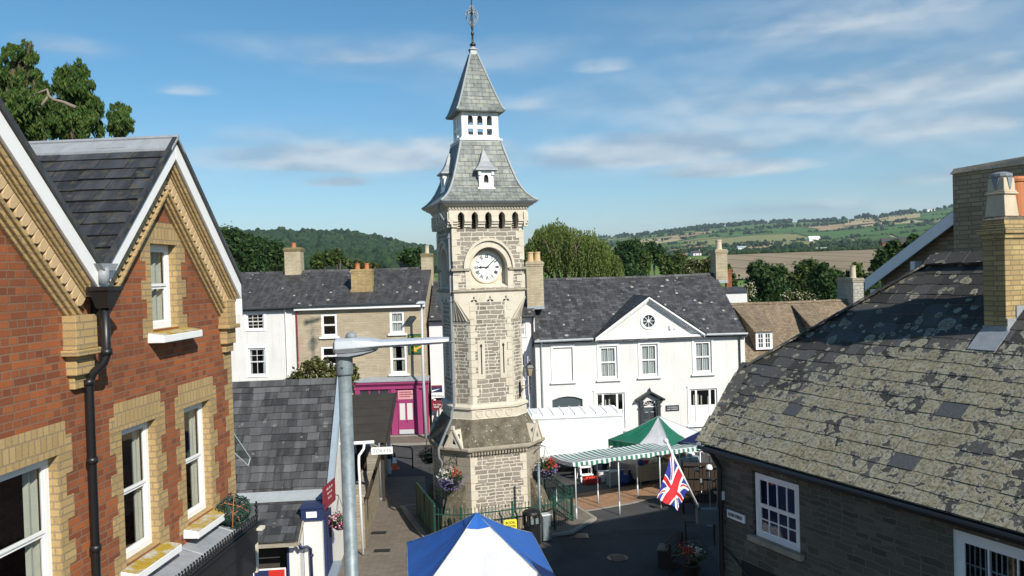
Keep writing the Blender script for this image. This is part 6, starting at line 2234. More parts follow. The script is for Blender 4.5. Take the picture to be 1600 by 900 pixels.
def house_roof(root, x0, x1, ye, yr, ze, zr_, mat, ov=.25, ends=.1, name='roof', back=True, dips=0.0):
    m = MB()
    k = (zr_ - ze) / (yr - ye)
    n = 14
    def zz(x, z, a=1): return z - dips * a * math.sin(PI * (x - x0) / (x1 - x0)) + .02 * a * noise.noise(Vector((x * .9, z, 2)))
    for i in range(n):
        a, b = x0 - ends + (x1 - x0 + 2 * ends) * i / n, x0 - ends + (x1 - x0 + 2 * ends) * (i + 1) / n
        e0 = ze - k * ov
        m.hexa([(a, ye - ov, e0 - .06), (b, ye - ov, e0 - .06), (b, yr, zz(b, zr_) - .06), (a, yr, zz(a, zr_) - .06)],
               [(a, ye - ov, e0), (b, ye - ov, e0), (b, yr, zz(b, zr_)), (a, yr, zz(a, zr_))])
        if back:
            m.poly([(a, yr, zz(a, zr_)), (b, yr, zz(b, zr_)), (b, 2 * yr - ye + ov, e0), (a, 2 * yr - ye + ov, e0)])
    r = m.build(name, mat, root)
    m = MB()
    x = x0 - ends
    while x < x1 + ends - .05:
        w = min(.45, x1 + ends - x)
        m.hexa([(x, yr - .13, zz(x, zr_) - .06), (x + w - .012, yr - .13, zz(x + w, zr_) - .06), (x + w - .012, yr + .13, zz(x + w, zr_) - .06), (x, yr + .13, zz(x, zr_) - .06)],
               [(x, yr - .04, zz(x, zr_) + .06), (x + w - .012, yr - .04, zz(x + w, zr_) + .06), (x + w - .012, yr + .04, zz(x + w, zr_) + .06), (x, yr + .04, zz(x, zr_) + .06)])
        x += w
    m.build('ridge_capping', M['slate_grey'] if mat is not M['clay_tile'] else M['clay_tile'], r)
    return r


# ------------------------------------------------------------------ terrace behind: white house and stone house with the magenta shop
TEo = Frame(0, 44.5, 0)
xw0, xw1 = -18.0, TEo.at(463, 550)[0]
xs1 = TEo.at(667, 550)[0]
ze = TEo.at(510, 478)[1]
zr_ = TEo.at(520, 422, 4.2)[1]
WH = Frame(xw0, 44.5, 0)
W1 = froot('white_terraced_house', WH, 'white rendered terraced house with dark slate roof left of the stone house', 'house')
wl = xw1 - xw0
m = MB(); rv = MB()
ws = [pr(WH, 385, 490, 412, 515), pr(WH, 388, 544, 415, 587)]
wall(m, rect(0, wl, 0, ze + .02), [rect(*w) for w in ws], 0, .12)
shell(m, 0, wl, 0, 8.4, ze, 4.2, zr_)
m.build('wall', M['white_render'], W1)
house_roof(W1, 0, wl - .01, 0, 4.2, ze + .02, zr_, M['slate_terrace'], ends=0, dips=.03)
sash(W1, *ws[0], .06, nx=3, nz=2, fw=.05, sill=(.06, .1, .08, 'white_paint'))
sash(W1, *ws[1], .06, nx=2, nz=1, nz_top=2, fw=.06, sill=(.06, .1, .08, 'white_paint'), curt=([(0, .15), (.85, 1)], 'net'))
m = MB()
for w in ws:
    a, b, c, d = w
    m.box(a - .14, a - .004, -.025, .01, c - .1, d + .14); m.box(b + .004, b + .14, -.025, .01, c - .1, d + .14); m.box(a, b, -.025, .01, d + .004, d + .14)
m.build('window_surround', M['white_paint'], W1)
m = MB(); m.tube([(0, -.3, ze - .06), (wl - .05, -.3, ze - .02)], .06, 8); m.build('gutter', M['charcoal'], W1)
m = MB(); xp = WH.at(447, 500)[0]; m.tube([(xp, -.26, ze - .06), (xp, -.06, ze - .25), (xp, -.06, .1)], .04, 8); m.build('rain_pipe', M['white_paint'], W1)
c0 = WH.at(447, 400, 4.2)[0]; c1 = WH.at(472, 400, 4.2)[0]; ct = WH.at(459, 393, 4.0)[1]
chimney(W1, c0, c1, 3.8, 4.6, zr_ - .6, ct, M['far_brick'], M['stone_cap'], [((c0 + c1) / 2, 4.2)], poth=.32, potr=.14)

SHf = Frame(xw1 + .002, 44.5, 0)
S1 = froot('stone_terraced_house', SHf, 'brown stone terraced house above a bright magenta shopfront', 'house')
sl_ = xs1 - xw1
ws = [pr(SHf, 502, 490, 527, 526), pr(SHf, 502, 541, 528, 572), pr(SHf, 609, 486, 632, 521), pr(SHf, 610, 538, 636, 584)]
m = MB(); rv = MB()
wall(m, rect(0, sl_, 0, ze + .02), [rect(*w) for w in ws], 0, .12)
shell(m, 0, sl_, 0, 8.4, ze, 4.2, zr_)
m.build('wall', M['terrace_rubble'], S1)
house_roof(S1, 0, sl_, 0, 4.2, ze + .02, zr_, M['slate_terrace'], ends=.0, dips=.04)
for i, w in enumerate(ws):
    sash(S1, *w, .03, nx=1 if i != 2 else 2, nz=1, fw=.085, sill=(.12, .14, .11, 'white_paint'), curt=([(.0, .28), (.72, 1)] if i == 3 else [(0, .45), (.55, 1)], 'net' if i == 2 else 'curtain') if i >= 2 else None)
m = MB(); m.box(.02, sl_, -.30, -.002, ze - .20, ze + .02); m.build('eaves_board', M['white_paint'], S1)
m = MB(); m.tube([(.0, -.36, ze + .0), (sl_, -.36, ze + .04)], .06, 8); m.build('gutter', M['charcoal'], S1)
m = MB(); m.tube([(.12, -.30, ze - .05), (.10, -.08, ze - .35), (.10, -.08, .2)], .04, 8); m.build('rain_pipe', M['maroon'], S1)
c0, c1 = SHf.at(549, 440, 1.6)[0], SHf.at(581, 440, 1.6)[0]; zb = SHf.at(565, 478, 1.2)[1]; ct = SHf.at(565, 427, 1.6)[1]
ch = chimney(S1, c0, c1, 1.5, 2.3, zb - .4, ct, M['stack_brick'], M['stack_brick'], [(c0 + .32, 1.9), (c1 - .32, 1.9)], poth=.36, potr=.14, step=.03)
m = MB(); m.box(c0 - .05, c1 + .06, 1.44, 2.36, zb - .3, zb + .95); m.build('chimney_base', M['stack_brick'], ch, bev=.01)
c0, c1 = SHf.at(659, 420, 4.2)[0], SHf.at(677, 420, 4.2)[0]; ct = SHf.at(668, 402, 4.2)[1]
chimney(S1, c0, c1, 3.9, 4.5, zr_ - 1.2, ct, M['far_brick'], M['stone_cap'], [((c0 + c1) / 2, 4.2)], potm='cream_pot', poth=.5, potr=.13, step=.03)
# shopfront
px0, px1 = SHf.at(556, 640)[0], SHf.at(670, 640)[0]
zt = SHf.at(613, 597, -.4)[1]
m = MB()
m.box(px0, px1, -.10, -.002, .16, zt - .42)
m.box(px0 - .03, px1 + .05, -.22, -.003, zt - .42, zt - .12)
m.box(px0 - .06, px1 + .08, -.36, -.004, zt - .12, zt)
for i in range(34):
    xx = px0 + (px1 - px0) * (i + .3) / 34
    m.box(xx, xx + .06, -.31, -.22, zt - .2, zt - .121)
for xa in (SHf.at(612, 640)[0], SHf.at(649, 640)[0], px0 + .02, px1 - .28):
    m.box(xa, xa + .26, -.20, -.1, .16, zt - .421)
sf = m.build('shopfront', M['pink'], S1, bev=.01)
m = MB(); m.hexa([(px0 - .08, -.40, zt + .01), (px1 + .1, -.40, zt + .01), (px1 + .1, .0, zt + .22), (px0 - .08, .0, zt + .22)], [(px0 - .08, -.40, zt + .04), (px1 + .1, -.40, zt + .04), (px1 + .1, .0, zt + .25), (px0 - .08, .0, zt + .25)]); m.build('shop_lead', M['lead'], sf)
dx0, dx1 = SHf.at(623, 650)[0], SHf.at(648, 650)[0]
m = MB()
m.box(dx0, dx1, -.145, -.101, .2, 2.02); m.box(dx0 - .06, dx1 + .06, -.16, -.101, 2.021, 2.08)
dm = (dx0 + dx1) / 2
m.box(dm - .012, dm + .012, -.152, -.146, .2, 2.0)
dr = m.build('door', M['pink'], S1)
m = MB()
for (a, b) in ((dx0 + .09, dm - .06), (dm + .06, dx1 - .09)): m.box(a, b, -.155, -.146, .98, 1.9)
m.build('door_pane', M['net'], dr)
m = MB(); m.box(dx0 + .04, dx1 - .04, -.155, -.146, .2, .44); m.build('kick_plate', M['steel_pale'], dr)
m = MB(); m.ball((dm + .05, -.18, .9), .03); m.build('handle', M['black_iron'], dr)
m = MB(); m.box(dx0 + .02, dx1 - .02, -.13, -.101, 2.12, 2.62); fl = m.build('fanlight_panel', M['pink_pale'], S1)
m = MB()
for (zz, n_s) in ((2.48, 9), (2.36, 11), (2.24, 8)):
    for i in range(n_s): m.box(dx0 + .1 + i * .075, dx0 + .15 + i * .075, -.134, -.1305, zz, zz + .07)
m.build('faded_lettering', M['maroon'], fl)
wx0, wx1 = SHf.at(563, 630)[0], SHf.at(609, 630)[0]
m = MB(); m.box(wx0, wx1, -.115, -.102, .9, zt - .5); w_ = m.build('shop_window', M['charcoal'], S1)
m = MB()
for xx in (wx0, (wx0 * 2 + wx1) / 3, (wx0 + wx1 * 2) / 3, wx1): m.box(xx - .035, xx + .035, -.15, -.116, .85, zt - .45)
m.build('mullion', M['pink'], w_)
m = MB(); m.box(px0, px1 + .1, -.5, -.11, .0, .15); m.build('doorstep', M['kerb'], sf)
# green hanging board with a golden arrow
gx0, gx1, gz0, gz1 = pr(SHf, 638, 522, 662, 553, -.1)
gs = empty('green_sign', SHf.w((gx0 + gx1) / 2, -.06, gz0), 0, 'green board with golden writing and a golden arrow pointing down left on the stone house', 'sign')
gw, gh = (gx1 - gx0) / 2, gz1 - gz0
m = MB(); m.box(-gw, gw, 0, .04, 0, gh); m.build('board', M['sign_green'], gs)
m = MB()
for a in ((-gw, -gw + .03, 0, gh), (gw - .03, gw, 0, gh), (-gw + .03, gw - .03, 0, .03), (-gw + .03, gw - .03, gh - .03, gh)): m.box(a[0], a[1], -.012, -.001, a[2], a[3])
m.build('border', M['green_paint'], gs)
text(gs, 'Outlets', .24, (0, -.006, gh * .80), M['gold'])
m = MB()
s_ = Vector((.32, -.006, .42)); e_ = Vector((-.30, -.006, .16)); d_ = (e_ - s_).normalized(); w_ = Vector((-d_.z, 0, d_.x))
hb = e_ - d_ * .3
m.prism([e_, hb + w_ * .17, hb + w_ * .06, s_ + w_ * .05, s_ - w_ * .05, hb - w_ * .06, hb - w_ * .17], (0, -.006, 0)); m.build('arrow', M['gold'], gs)

# ------------------------------------------------------------------ pale house half hidden behind the tower
PHo = Frame(0, 38.5, 2.5)
xa, xb = PHo.at(803, 560)[0], PHo.at(837, 560)[0]
PH = Frame(xa, PHo.w(xa, 0).y, 2.5)
P1 = froot('pale_pink_house', PH, 'narrow pale pink house between the clock tower and the white pedimented house', 'house')
wl = xb - xa
ze_ = PH.at(827, 491)[1]; zr2 = PH.at(826, 458, 2.6)[1]
ws = [pr(PH, 812, 498, 821, 525), pr(PH, 812, 553, 822, 592)]
m = MB(); wall(m, rect(0, wl, 0, ze_), [rect(*w) for w in ws], 0, .1); shell(m, 0, wl, 0, 5.2, ze_, 2.6, zr2); m.build('wall', M['pink_render'], P1)
for w in ws: sash(P1, *w, .05, nx=2, nz=1, fw=.06, sill=(.08, .1, .07, 'white_paint'))
house_roof(P1, 0, wl, 0, 2.6, ze_, zr2, M['slate_terrace'], ends=.05)
m = MB(); m.tube([(0, -.3, ze_ - .08), (wl, -.3, ze_ - .08)], .06, 8); m.tube([(wl - .08, -.28, ze_ - .1), (wl - .1, -.06, ze_ - .4), (wl - .1, -.06, ze_ - 1.6)], .045, 8); m.build('gutter', M['charcoal'], P1)
m = MB(); a, b, c, d = pr(PH, 815, 640, 826, 612); m.box(PH.at(816, 640)[0], PH.at(832, 640)[0], -.03, .01, .1, PH.at(824, 617)[1]); m.build('doorway_surround', M['white_paint'], P1)
c0, c1 = PH.at(822, 430, 1.0)[0], PH.at(848, 430, 1.0)[0]; ct = PH.at(835, 416, 1.0)[1]
chimney(P1, c0, c1, .7, 1.5, ze_ + .2, ct, M['far_brick'], M['far_brick'], [(c0 + .24, 1.1), (c1 - .24, 1.1)], potm='buff_pot', poth=.5, potr=.16, step=.05)
# a further pale house seen in the slot left of the tower
PLo = Frame(0, 44.6, 0)
pa_, pb_ = PLo.at(672, 560)[0], PLo.at(770, 560)[0]
PL = Frame(pa_, 44.6, 0)
P2 = froot('cream_terraced_house', PL, 'pale rendered house end showing in the slot left of the clock tower', 'house')
wl = pb_ - pa_
zl, zl2 = PL.at(680, 498)[1], PL.at(676, 440, 3.4)[1]
m = MB(); shell(m, 0, wl, 0, 6.8, zl, 3.4, zl2, front=True); m.build('wall', M['pink_render'], P2)
house_roof(P2, 0, wl, 0, 3.4, zl, zl2, M['slate_terrace'], ends=.0)
m = MB(); m.tube([(0, -.3, zl - .06), (wl, -.3, zl - .06)], .06, 8); m.build('gutter', M['charcoal'], P2)
# estate agent boards by its front
for (bx0, by0, bx1, by1, typ, lab) in ((674, 602, 691, 613, 0, 'blue and white estate agent board, upper of the two left of the tower'), (674, 616, 692, 644, 1, 'maroon rounded For Sale board, lower of the two left of the tower')):
    a, b, c, d = pr(PL, bx0, by0, bx1, by1, -.5)
    o = empty('sale_board', PL.w((a + b) / 2, -.5, c), PL.rot, lab, 'sign', 'estate agent boards')
    w2, hh = (b - a) / 2, d - c
    if typ == 0:
        m = MB(); m.box(-w2, w2, 0, .02, -.42, hh); m.build('board', M['white_paint'], o)
        m = MB(); m.box(-w2, w2, -.006, -.001, hh * .72, hh); m.build('red_band', M['maroon'], o)
        m = MB(); m.box(-w2, w2, -.006, -.001, 0, hh * .719); nb = m.build('blue_band', M['navy'], o)
        m = MB(); m.prism([(-w2 + .02, -.007, .03), (w2 * .5, -.007, .18), (w2 * .6, -.007, .2), (-w2 + .02, -.007, .12)], (0, -.004, 0)); m.build('swoosh', M['white_paint'], nb)
        text(o, 'FOR SALE', .13, (0, -.005, -.2), M['black_paint'])
        m = MB(); m.box(w2, w2 + .05, .0, .05, -c + .05, hh + .1); m.build('post', M['white_paint'], o)
    else:
        m = MB()
        pts = [(-w2, 0, .12)] + [(-w2 + (2 * w2 - .02) * math.sin(i * PI / 16), 0, hh * .78 - (hh * .78 - .12) * math.cos(i * PI / 16) * 0 - (hh * .66) * (1 - math.cos((8 - i) * PI / 16)) * 0) for i in range(0)]
        pts = [(-w2, 0, .12), (w2 * .3, 0, .16), (w2 * .75, 0, .3), (w2 * .97, 0, .5), (w2, 0, hh * .8), (-w2 * .3, 0, hh * .8), (-w2, 0, hh * .7)]
        m.prism(pts, (0, .02, 0)); m.build('board', M['maroon'], o)
        text(o, 'For Sale', .135, (0, -.006, hh * .42), M['white_paint'])
        m = MB(); m.box(-w2 * .6, -w2 * .2, -.006, -.001, hh * .66, hh * .74); m.box(-w2 * .6, w2 * .3, -.006, -.001, hh * .27, hh * .31); m.build('small_print', M['white_paint'], o)
        m = MB(); m.box(w2, w2 + .05, .0, .05, -c + .05, hh * .9); m.build('post', M['white_paint'], o)

# ------------------------------------------------------------------ white georgian house with pediment
p = atY(838, 600, 38)
G = Frame(p.x, 38, 4.8)
GH = froot('georgian_house', G, 'white rendered house with a pediment, round window and slate roof right of the tower', 'house')
gw = G.at(1164, 545)[0]
ge = 5.70
gr = 8.58
up = [(3.06, 3.94, 3.74, 5.30), (5.06, 5.92, 3.78, 5.33), (7.72, 8.58, 3.82, 5.38)]
lo = [(2.85, 4.24, 1.30, 3.05), (7.43, 8.80, 1.35, 3.06)]
blank = (.84, 1.78, 3.72, 5.32)
arch = [(.74, 1.0), (2.2, 1.0), (2.2, 2.82), (1.85, 2.94), (1.47, 2.98), (1.1, 2.94), (.74, 2.82)]
door = [(5.14, .0), (5.78, .0), (5.78, 2.30)] + [(5.46 + .32 * math.cos(i * PI / 10), 2.30 + .30 * math.sin(i * PI / 10)) for i in range(1, 10)] + [(5.14, 2.30)]
m = MB()
wall(m, rect(0, gw, 0, ge), [rect(*w) for w in up + lo] + [rect(*blank), arch, door], 0, .13)
shell(m, 0, gw, 0, 8.4, ge, 4.2, gr)
m.build('wall', M['white_render'], GH)
m = MB(); m.box(blank[0], blank[1], .06, .13, blank[2], blank[3]); m.build('blank_window', M['white_render'], GH)
m = MB(); m.box(.74, 2.2, .09, .13, 1.0, 2.98); m.build('garage_board', M['slate_door'], GH)
for w in up: sash(GH, *w, .05, nx=2, nz=1, fw=.07, curt=([(0, .47), (.53, 1)], 'net'))
for w in lo:
    a, b, c, d = w
    tw = (b - a) * .22
    root_w = empty('triple_window', (0, 0, 0)); root_w.parent = GH
    f = MB()
    for xx in (a, a + tw, b - tw - .09, b - .09): f.box(xx, xx + .09, .04, .10, c, d)
    f.box(a, b, .045, .099, d - .07, d); f.box(a, b, .045, .099, c, c + .07); zm = c + (d - c) * .52
    f.box(a, b, .05, .095, zm - .03, zm + .03)
    f.build('frame', M['white_paint'], root_w)
    f = MB(); f.poly([(a, .08, zm), (b, .08, zm), (b, .08, d), (a, .08, d)]); f.build('pane', M['glass'], root_w)
    f = MB(); f.box(a + .02, b - .02, .075, .09, c + .02, zm - .03); f.build('blind', M['white_plastic'], root_w)
    f = MB()
    for xx in (a + .3, a + .5, b - .7, b - .35): f.box(xx, xx + .06, .35, .4, zm, zm + .3 + .2 * rng.random())
    f.build('ornament', M['curtain'], root_w)
# mouldings round the windows
m = MB()
for (a, b, c, d) in up + [blank] + lo:
    t_ = .10
    m.box(a - t_, a - .003, -.035, .01, c - .04, d + .12); m.box(b + .003, b + t_, -.035, .01, c - .04, d + .12); m.box(a - t_ - .03, b + t_ + .03, -.055, .01, d + .121, d + .17); m.box(a - .002, b + .002, -.035, .01, d + .004, d + .12)
m.build('window_surround', M['white_paint'], GH, bev=.008)
m = MB()
for (a, b, c, d) in up + [blank] + lo: m.box(a - .16, b + .16, -.12, .04, c - .11, c - .041)
m.build('sill', M['white_paint'], GH, bev=.008)
# door with arched fanlight and pedimented dark surround
d_ = MB(); d_.box(5.14, 5.78, .10, .13, 0, 2.28)
dd = d_.build('front_door', M['slate_door'], GH)
m = MB()
for (za, zb) in ((.3, .95), (1.05, 1.6), (1.7, 2.1)):
    for (xa_, xb_) in ((5.2, 5.42), (5.5, 5.72)): m.box(xa_, xb_, .085, .099, za, zb)
m.build('door_panel', M['charcoal'], dd, bev=.01)
m = MB(); m.box(5.24, 5.40, .07, .084, 2.02, 2.05); m.box(5.52, 5.68, .07, .084, 2.02, 2.05); m.ball((5.70, .06, 1.2), .03); m.build('door_fitting', M['steel_pale'], dd)
m = MB(); m.poly([(5.14, .11, 2.3), (5.78, .11, 2.3)] + [(5.46 + .32 * math.cos(i * PI / 10), .11, 2.30 + .30 * math.sin(i * PI / 10)) for i in range(0, 11)]); m.build('fanlight_pane', M['charcoal'], dd)
m = MB()
for i in range(1, 6): m.beam((5.46, .10, 2.31), (5.46 + .31 * math.cos(i * PI / 6), .10, 2.31 + .29 * math.sin(i * PI / 6)), .02, .02, (0, 1, 0))
m.box(5.14, 5.78, .08, .11, 2.27, 2.32)
m.build('fanlight_bar', M['white_paint'], dd)
m = MB()
for (xa_, xb_) in ((4.96, 5.12), (5.80, 5.96)):
    m.box(xa_, xb_, -.16, -.002, 0, 2.5); m.box(xa_ - .03, xb_ + .03, -.19, -.002, .0, .25); m.box(xa_ - .03, xb_ + .03, -.20, -.002, 2.30, 2.36); m.box(xa_ - .02, xb_ + .02, -.18, -.002, 2.501, 2.6)
for sg in (-1, 1):
    m.beam((5.46 + sg * .70, -.15, 2.66), (5.46, -.15, 3.06), .30, .08, (0, 0, 1))
    m.beam((5.46 + sg * .70, -.10, 2.63), (5.46 + sg * .50, -.10, 2.63), .24, .06, (0, 0, 1))
    m.beam((5.46 + sg * .34, -.1, 2.70), (5.46 + sg * .08, -.1, 2.93), .18, .10, (0, 0, 1))
m.prism([(5.46 - .07, -.2, 3.02), (5.46 + .07, -.2, 3.02), (5.46, -.2, 3.24)], (0, .16, 0))
m.build('door_surround', M['charcoal'], GH, bev=.01)
# name plate
npx = empty('name_plate', G.w(6.57, -.03, 2.05), G.rot, 'small dark name plate beside the front door of the white house', 'sign')
m = MB(); m.box(-.33, .33, 0, .025, 0, .28); m.build('board', M['charcoal'], npx)
text(npx, 'TAHARRA', .115, (0, -.004, .18), M['steel_pale'])
m = MB()
for i in range(13):
    if i == 4: continue
    m.box(-.26 + i * .041, -.232 + i * .041, -.004, -.001, .065, .11)
m.build('small_lettering', M['steel_pale'], npx)
# pediment
pl, prr, pa = (2.86, 5.74), (8.20, 5.74), (5.52, 7.62)
kp = (pa[1] - pl[1]) / (pa[0] - pl[0])
m = MB()
oc = [(5.52 + .34 * math.cos(i * 2 * PI / 28), 6.44 + .34 * math.sin(i * 2 * PI / 28)) for i in range(28)]
wall(m, [(pl[0] + .25, ge + .0), (prr[0] - .25, ge + .0), (pa[0], pa[1] - .2)], [oc], -.02, .12)
m.build('pediment', M['white_render'], GH)
m = MB()
for (e_, sg) in ((pl, -1), (prr, 1)):
    def P(t_, dz_, y): return (pa[0] + (e_[0] - pa[0]) * t_, y, pa[1] + (e_[1] - pa[1]) * t_ + dz_)
    for (d0, d1, yy) in ((0.0, -.10, -.32), (-.101, -.17, -.24), (-.171, -.25, -.12)):
        m.hexa([P(0, d0, yy), P(1, d0, yy), P(1, d1, yy), P(0, d1, yy)], [P(0, d0, .02), P(1, d0, .02), P(1, d1, .02), P(0, d1, .02)])
m.box(pl[0] + .1, prr[0] - .1, -.20, -.001, ge - .08, ge + .02)
m.build('pediment_moulding', M['white_paint'], GH, bev=.006)
m = MB()
for (e_, sg) in ((pl, -1), (prr, 1)):
    yb = 4.2 * (pa[1] + .06 - ge) / (gr - ge)
    m.poly([(pa[0], -.36, pa[1] + .03), (e_[0] + sg * .08, -.36, e_[1] + .0), (e_[0] + sg * .08, -.05, e_[1] + .0), (pa[0], yb + .1, pa[1] + .04)])
m.build('pediment_roof', M['slate_georgian'], GH)
m = MB()
n = 28
for i in range(n):
    a, b = 2 * PI * i / n, 2 * PI * (i + 1) / n
    def P(r_, t_, y): return (5.52 + r_ * math.cos(t_), y, 6.44 + r_ * math.sin(t_))
    m.hexa([P(.30, a, -.06), P(.40, a, -.06), P(.40, b, -.06), P(.30, b, -.06)], [P(.30, a, .03), P(.40, a, .03), P(.40, b, .03), P(.30, b, .03)])
for i in range(8): m.beam((5.52, .0, 6.44), (5.52 + .31 * math.cos(i * PI / 4), .0, 6.44 + .31 * math.sin(i * PI / 4)), .022, .03, (0, 1, 0))
m.lathe([(.07, 0), (.07, .03)], (5.52, .0, 6.44), 12, axis='y')
ow = m.build('round_window', M['white_paint'], GH)
m = MB(); m.poly([(5.52 + .33 * math.cos(i * PI / 14), .05, 6.44 + .33 * math.sin(i * PI / 14)) for i in range(28)]); m.build('pane', M['slate_door'], ow)
m = MB(); m.box(6.52, 6.62, -.1, -.02, 6.0, 6.2); m.box(6.75, 6.84, -.06, -.02, 6.0, 6.08); m.build('alarm_box', M['white_plastic'], GH)
house_roof(GH, 0, gw, 0, 4.2, ge + .02, gr, M['slate_georgian'], ends=.06, dips=.05, ov=.2)
m = MB(); m.tube([(-.05, -.28, ge - .02), (2.75, -.28, ge - .0)], .06, 8); m.tube([(8.25, -.28, ge), (gw + .05, -.28, ge - .02)], .06, 8); m.build('gutter', M['lead_pale'], GH)
for (xx, mt) in ((.28, 'lead_pale'), (gw - .28, 'charcoal')):
    m = MB(); m.tube([(xx, -.26, ge - .04), (xx, -.06, ge - .3), (xx, -.06, .1)], .038, 8); m.build('rain_pipe', M[mt], GH)
m = MB(); m.box(-.16, -.04, -.05, .02, 0, ge - .1); m.build('corner_board', M['charcoal'], GH)
c0, c1 = G.at(1114, 410, 4.2)[0], G.at(1132, 410, 4.2)[0]; ct = G.at(1123, 397, 4.2)[1]
chimney(GH, c0, c1, 3.75, 4.6, gr - .5, ct, M['far_brick'], M['far_brick'], [((c0 + c1) / 2, 4.15)], potm='cream_pot', poth=.55, potr=.17, step=.04)

# ------------------------------------------------------------------ brown tiled house with catslide dormers
Dq = atY(1150, 520, 42)
D = Frame(Dq.x, 42.0, 5)
DH = froot('tiled_house', D, 'house with long brown tiled roof and white dormer window right of the white house', 'house')
dl = D.at(1324, 500, 4)[0] + 1.5
dzr = D.at(1240, 471, 4.2)[1]; dze = 3.2
m = MB(); shell(m, 0, dl, 0, 8.4, dze, 4.2, dzr, front=True); m.build('wall', M['terrace_rubble'], DH)
house_roof(DH, 0, dl, 0, 4.2, dze, dzr, M['clay_tile'], ends=.05, dips=.03)
kk = (dzr - dze) / 4.2
for (x0px, x1px, lab) in ((1181, 1207, 0), (1277, 1303, 1)):
    yf = 1.15
    x0, x1 = D.at(x0px, 532, yf)[0], D.at(x1px, 532, yf)[0]
    z0, z1 = D.at((x0px + x1px) / 2, 546, yf)[1], D.at((x0px + x1px) / 2, 518, yf)[1]
    if lab: z0, z1 = dze + kk * yf + .1, dze + kk * yf + 1.0
    o = empty('dormer', (0, 0, 0)); o.parent = DH
    yt = (dzr - dze - .25) / kk
    zc = z1 + .06
    m = MB()
    ov = .16
    m.hexa([(x0 - ov, yf - .15, zc - .05), (x1 + ov, yf - .15, zc - .05), (x1 + ov, yt, dze + kk * yt - .02), (x0 - ov, yt, dze + kk * yt - .02)],
           [(x0 - ov, yf - .15, zc + .03), (x1 + ov, yf - .15, zc + .03), (x1 + ov, yt, dze + kk * yt + .06), (x0 - ov, yt, dze + kk * yt + .06)])
    m.build('dormer_roof', M['clay_tile'], o)
    m = MB()
    for x in (x0, x1): m.poly([(x, yf, z0 - .1), (x, yf, zc), (x, yt, dze + kk * yt)])
    m.build('dormer_cheek', M['clay_tile'], o)
    m = MB(); m.box(x0, x1, yf, yf + .06, z0, z1)
    fr_ = m.build('dormer_frame', M['white_paint'], o)
    for (a, b) in ((x0 + .13, (x0 + x1) / 2 - .06), ((x0 + x1) / 2 + .06, x1 - .13)):
        for ix in range(2):
            for iz in range(3):
                m = MB()
                pw, ph = (b - a) / 2, (z1 - z0 - .22) / 3
                m.box(a + ix * pw + .015, a + (ix + 1) * pw - .015, yf - .004, yf, z0 + .11 + iz * ph + .015, z0 + .11 + (iz + 1) * ph - .015)
                m.build('pane', M['charcoal'], o)
cA = D.at(1316, 455, 4.0)[0]; cB = D.at(1347, 455, 3.6)[0]; ct = D.at(1330, 441, 3.7)[1]
chimney(DH, cA + .35, cB, 3.4, 5.3, dzr - .9, ct, M['dressed_grey'] if False else m_rubble('chimney blocks', [(.40, .38, .33), (.50, .48, .42), (.44, .41, .36)], (.26, .25, .22), bw=.3, bh=.2, ms=.014, dist=.03), M['dressed_grey'], [((cA + .35 + cB) / 2, 4.0)], potm='cream_pot', poth=.75, potr=.17, step=.06)
# cottage with a small red stack further back
q = atY(1146, 470, 58)
OH = empty('small_outhouse', (q.x, 58, 0), 0, 'tiny white outhouse with dark roof and red stack behind the white house corner', 'outhouse')
zt = atY(1157, 456, 58).z
m = MB(); m.box(-.6, 1.0, 0, 2.5, 0, zt - .02); m.build('wall', M['white_render'], OH)
m = MB(); m.hexa([(-.75, -.15, zt - .02), (1.1, -.15, zt - .02), (1.1, 2.6, zt - .02), (-.75, 2.6, zt - .02)], [(-.6, .7, zt + .35), (.9, .7, zt + .35), (.9, 1.8, zt + .35), (-.6, 1.8, zt + .35)]); m.build('roof', M['slate_dark'], OH)
m = MB(); m.box(-.2, .2, 1, 1.4, zt, zt + 1.55); m.box(-.24, .24, .96, 1.44, zt + 1.55, zt + 1.65); m.build('chimney', M['red_brick'], OH)

# ------------------------------------------------------------------ right hand stone building under the lichen covered roof
RBF = Frame(3.82, 15.27, -64.9)
RB = froot('lichen_roofed_building', RBF, 'stone building in shade under a big lichen covered slate roof at the right', 'building')
RL = 12.0
E0, RZr, RUN = 5.72, 8.92, 3.8
w1 = pr(RBF, 1176, 736, 1250, 862)
w1 = (RBF.at(1176, 790)[0], RBF.at(1249, 800)[0], RBF.at(1178, 838)[1], RBF.at(1176, 735)[1])
w2 = (RBF.at(1488, 870)[0], RBF.at(1488, 870)[0] + 1.75, RBF.at(1488, 826)[1] - 1.45, RBF.at(1488, 826)[1])
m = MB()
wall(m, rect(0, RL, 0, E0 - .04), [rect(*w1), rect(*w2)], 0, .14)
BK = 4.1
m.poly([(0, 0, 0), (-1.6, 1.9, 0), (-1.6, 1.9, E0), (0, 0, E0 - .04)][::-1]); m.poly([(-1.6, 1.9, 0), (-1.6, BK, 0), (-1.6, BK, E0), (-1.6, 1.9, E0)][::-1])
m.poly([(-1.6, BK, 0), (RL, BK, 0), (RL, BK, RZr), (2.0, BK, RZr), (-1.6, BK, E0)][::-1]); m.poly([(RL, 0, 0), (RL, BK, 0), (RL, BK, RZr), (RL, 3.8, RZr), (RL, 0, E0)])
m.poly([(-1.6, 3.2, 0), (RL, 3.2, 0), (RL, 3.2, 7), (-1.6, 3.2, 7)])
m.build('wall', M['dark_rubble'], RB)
OVH = .22
kz = (RZr - E0) / RUN
ez = E0 - OVH * kz
HX, HY = RBF.at(1125, 600, 1.35)[0], 1.35
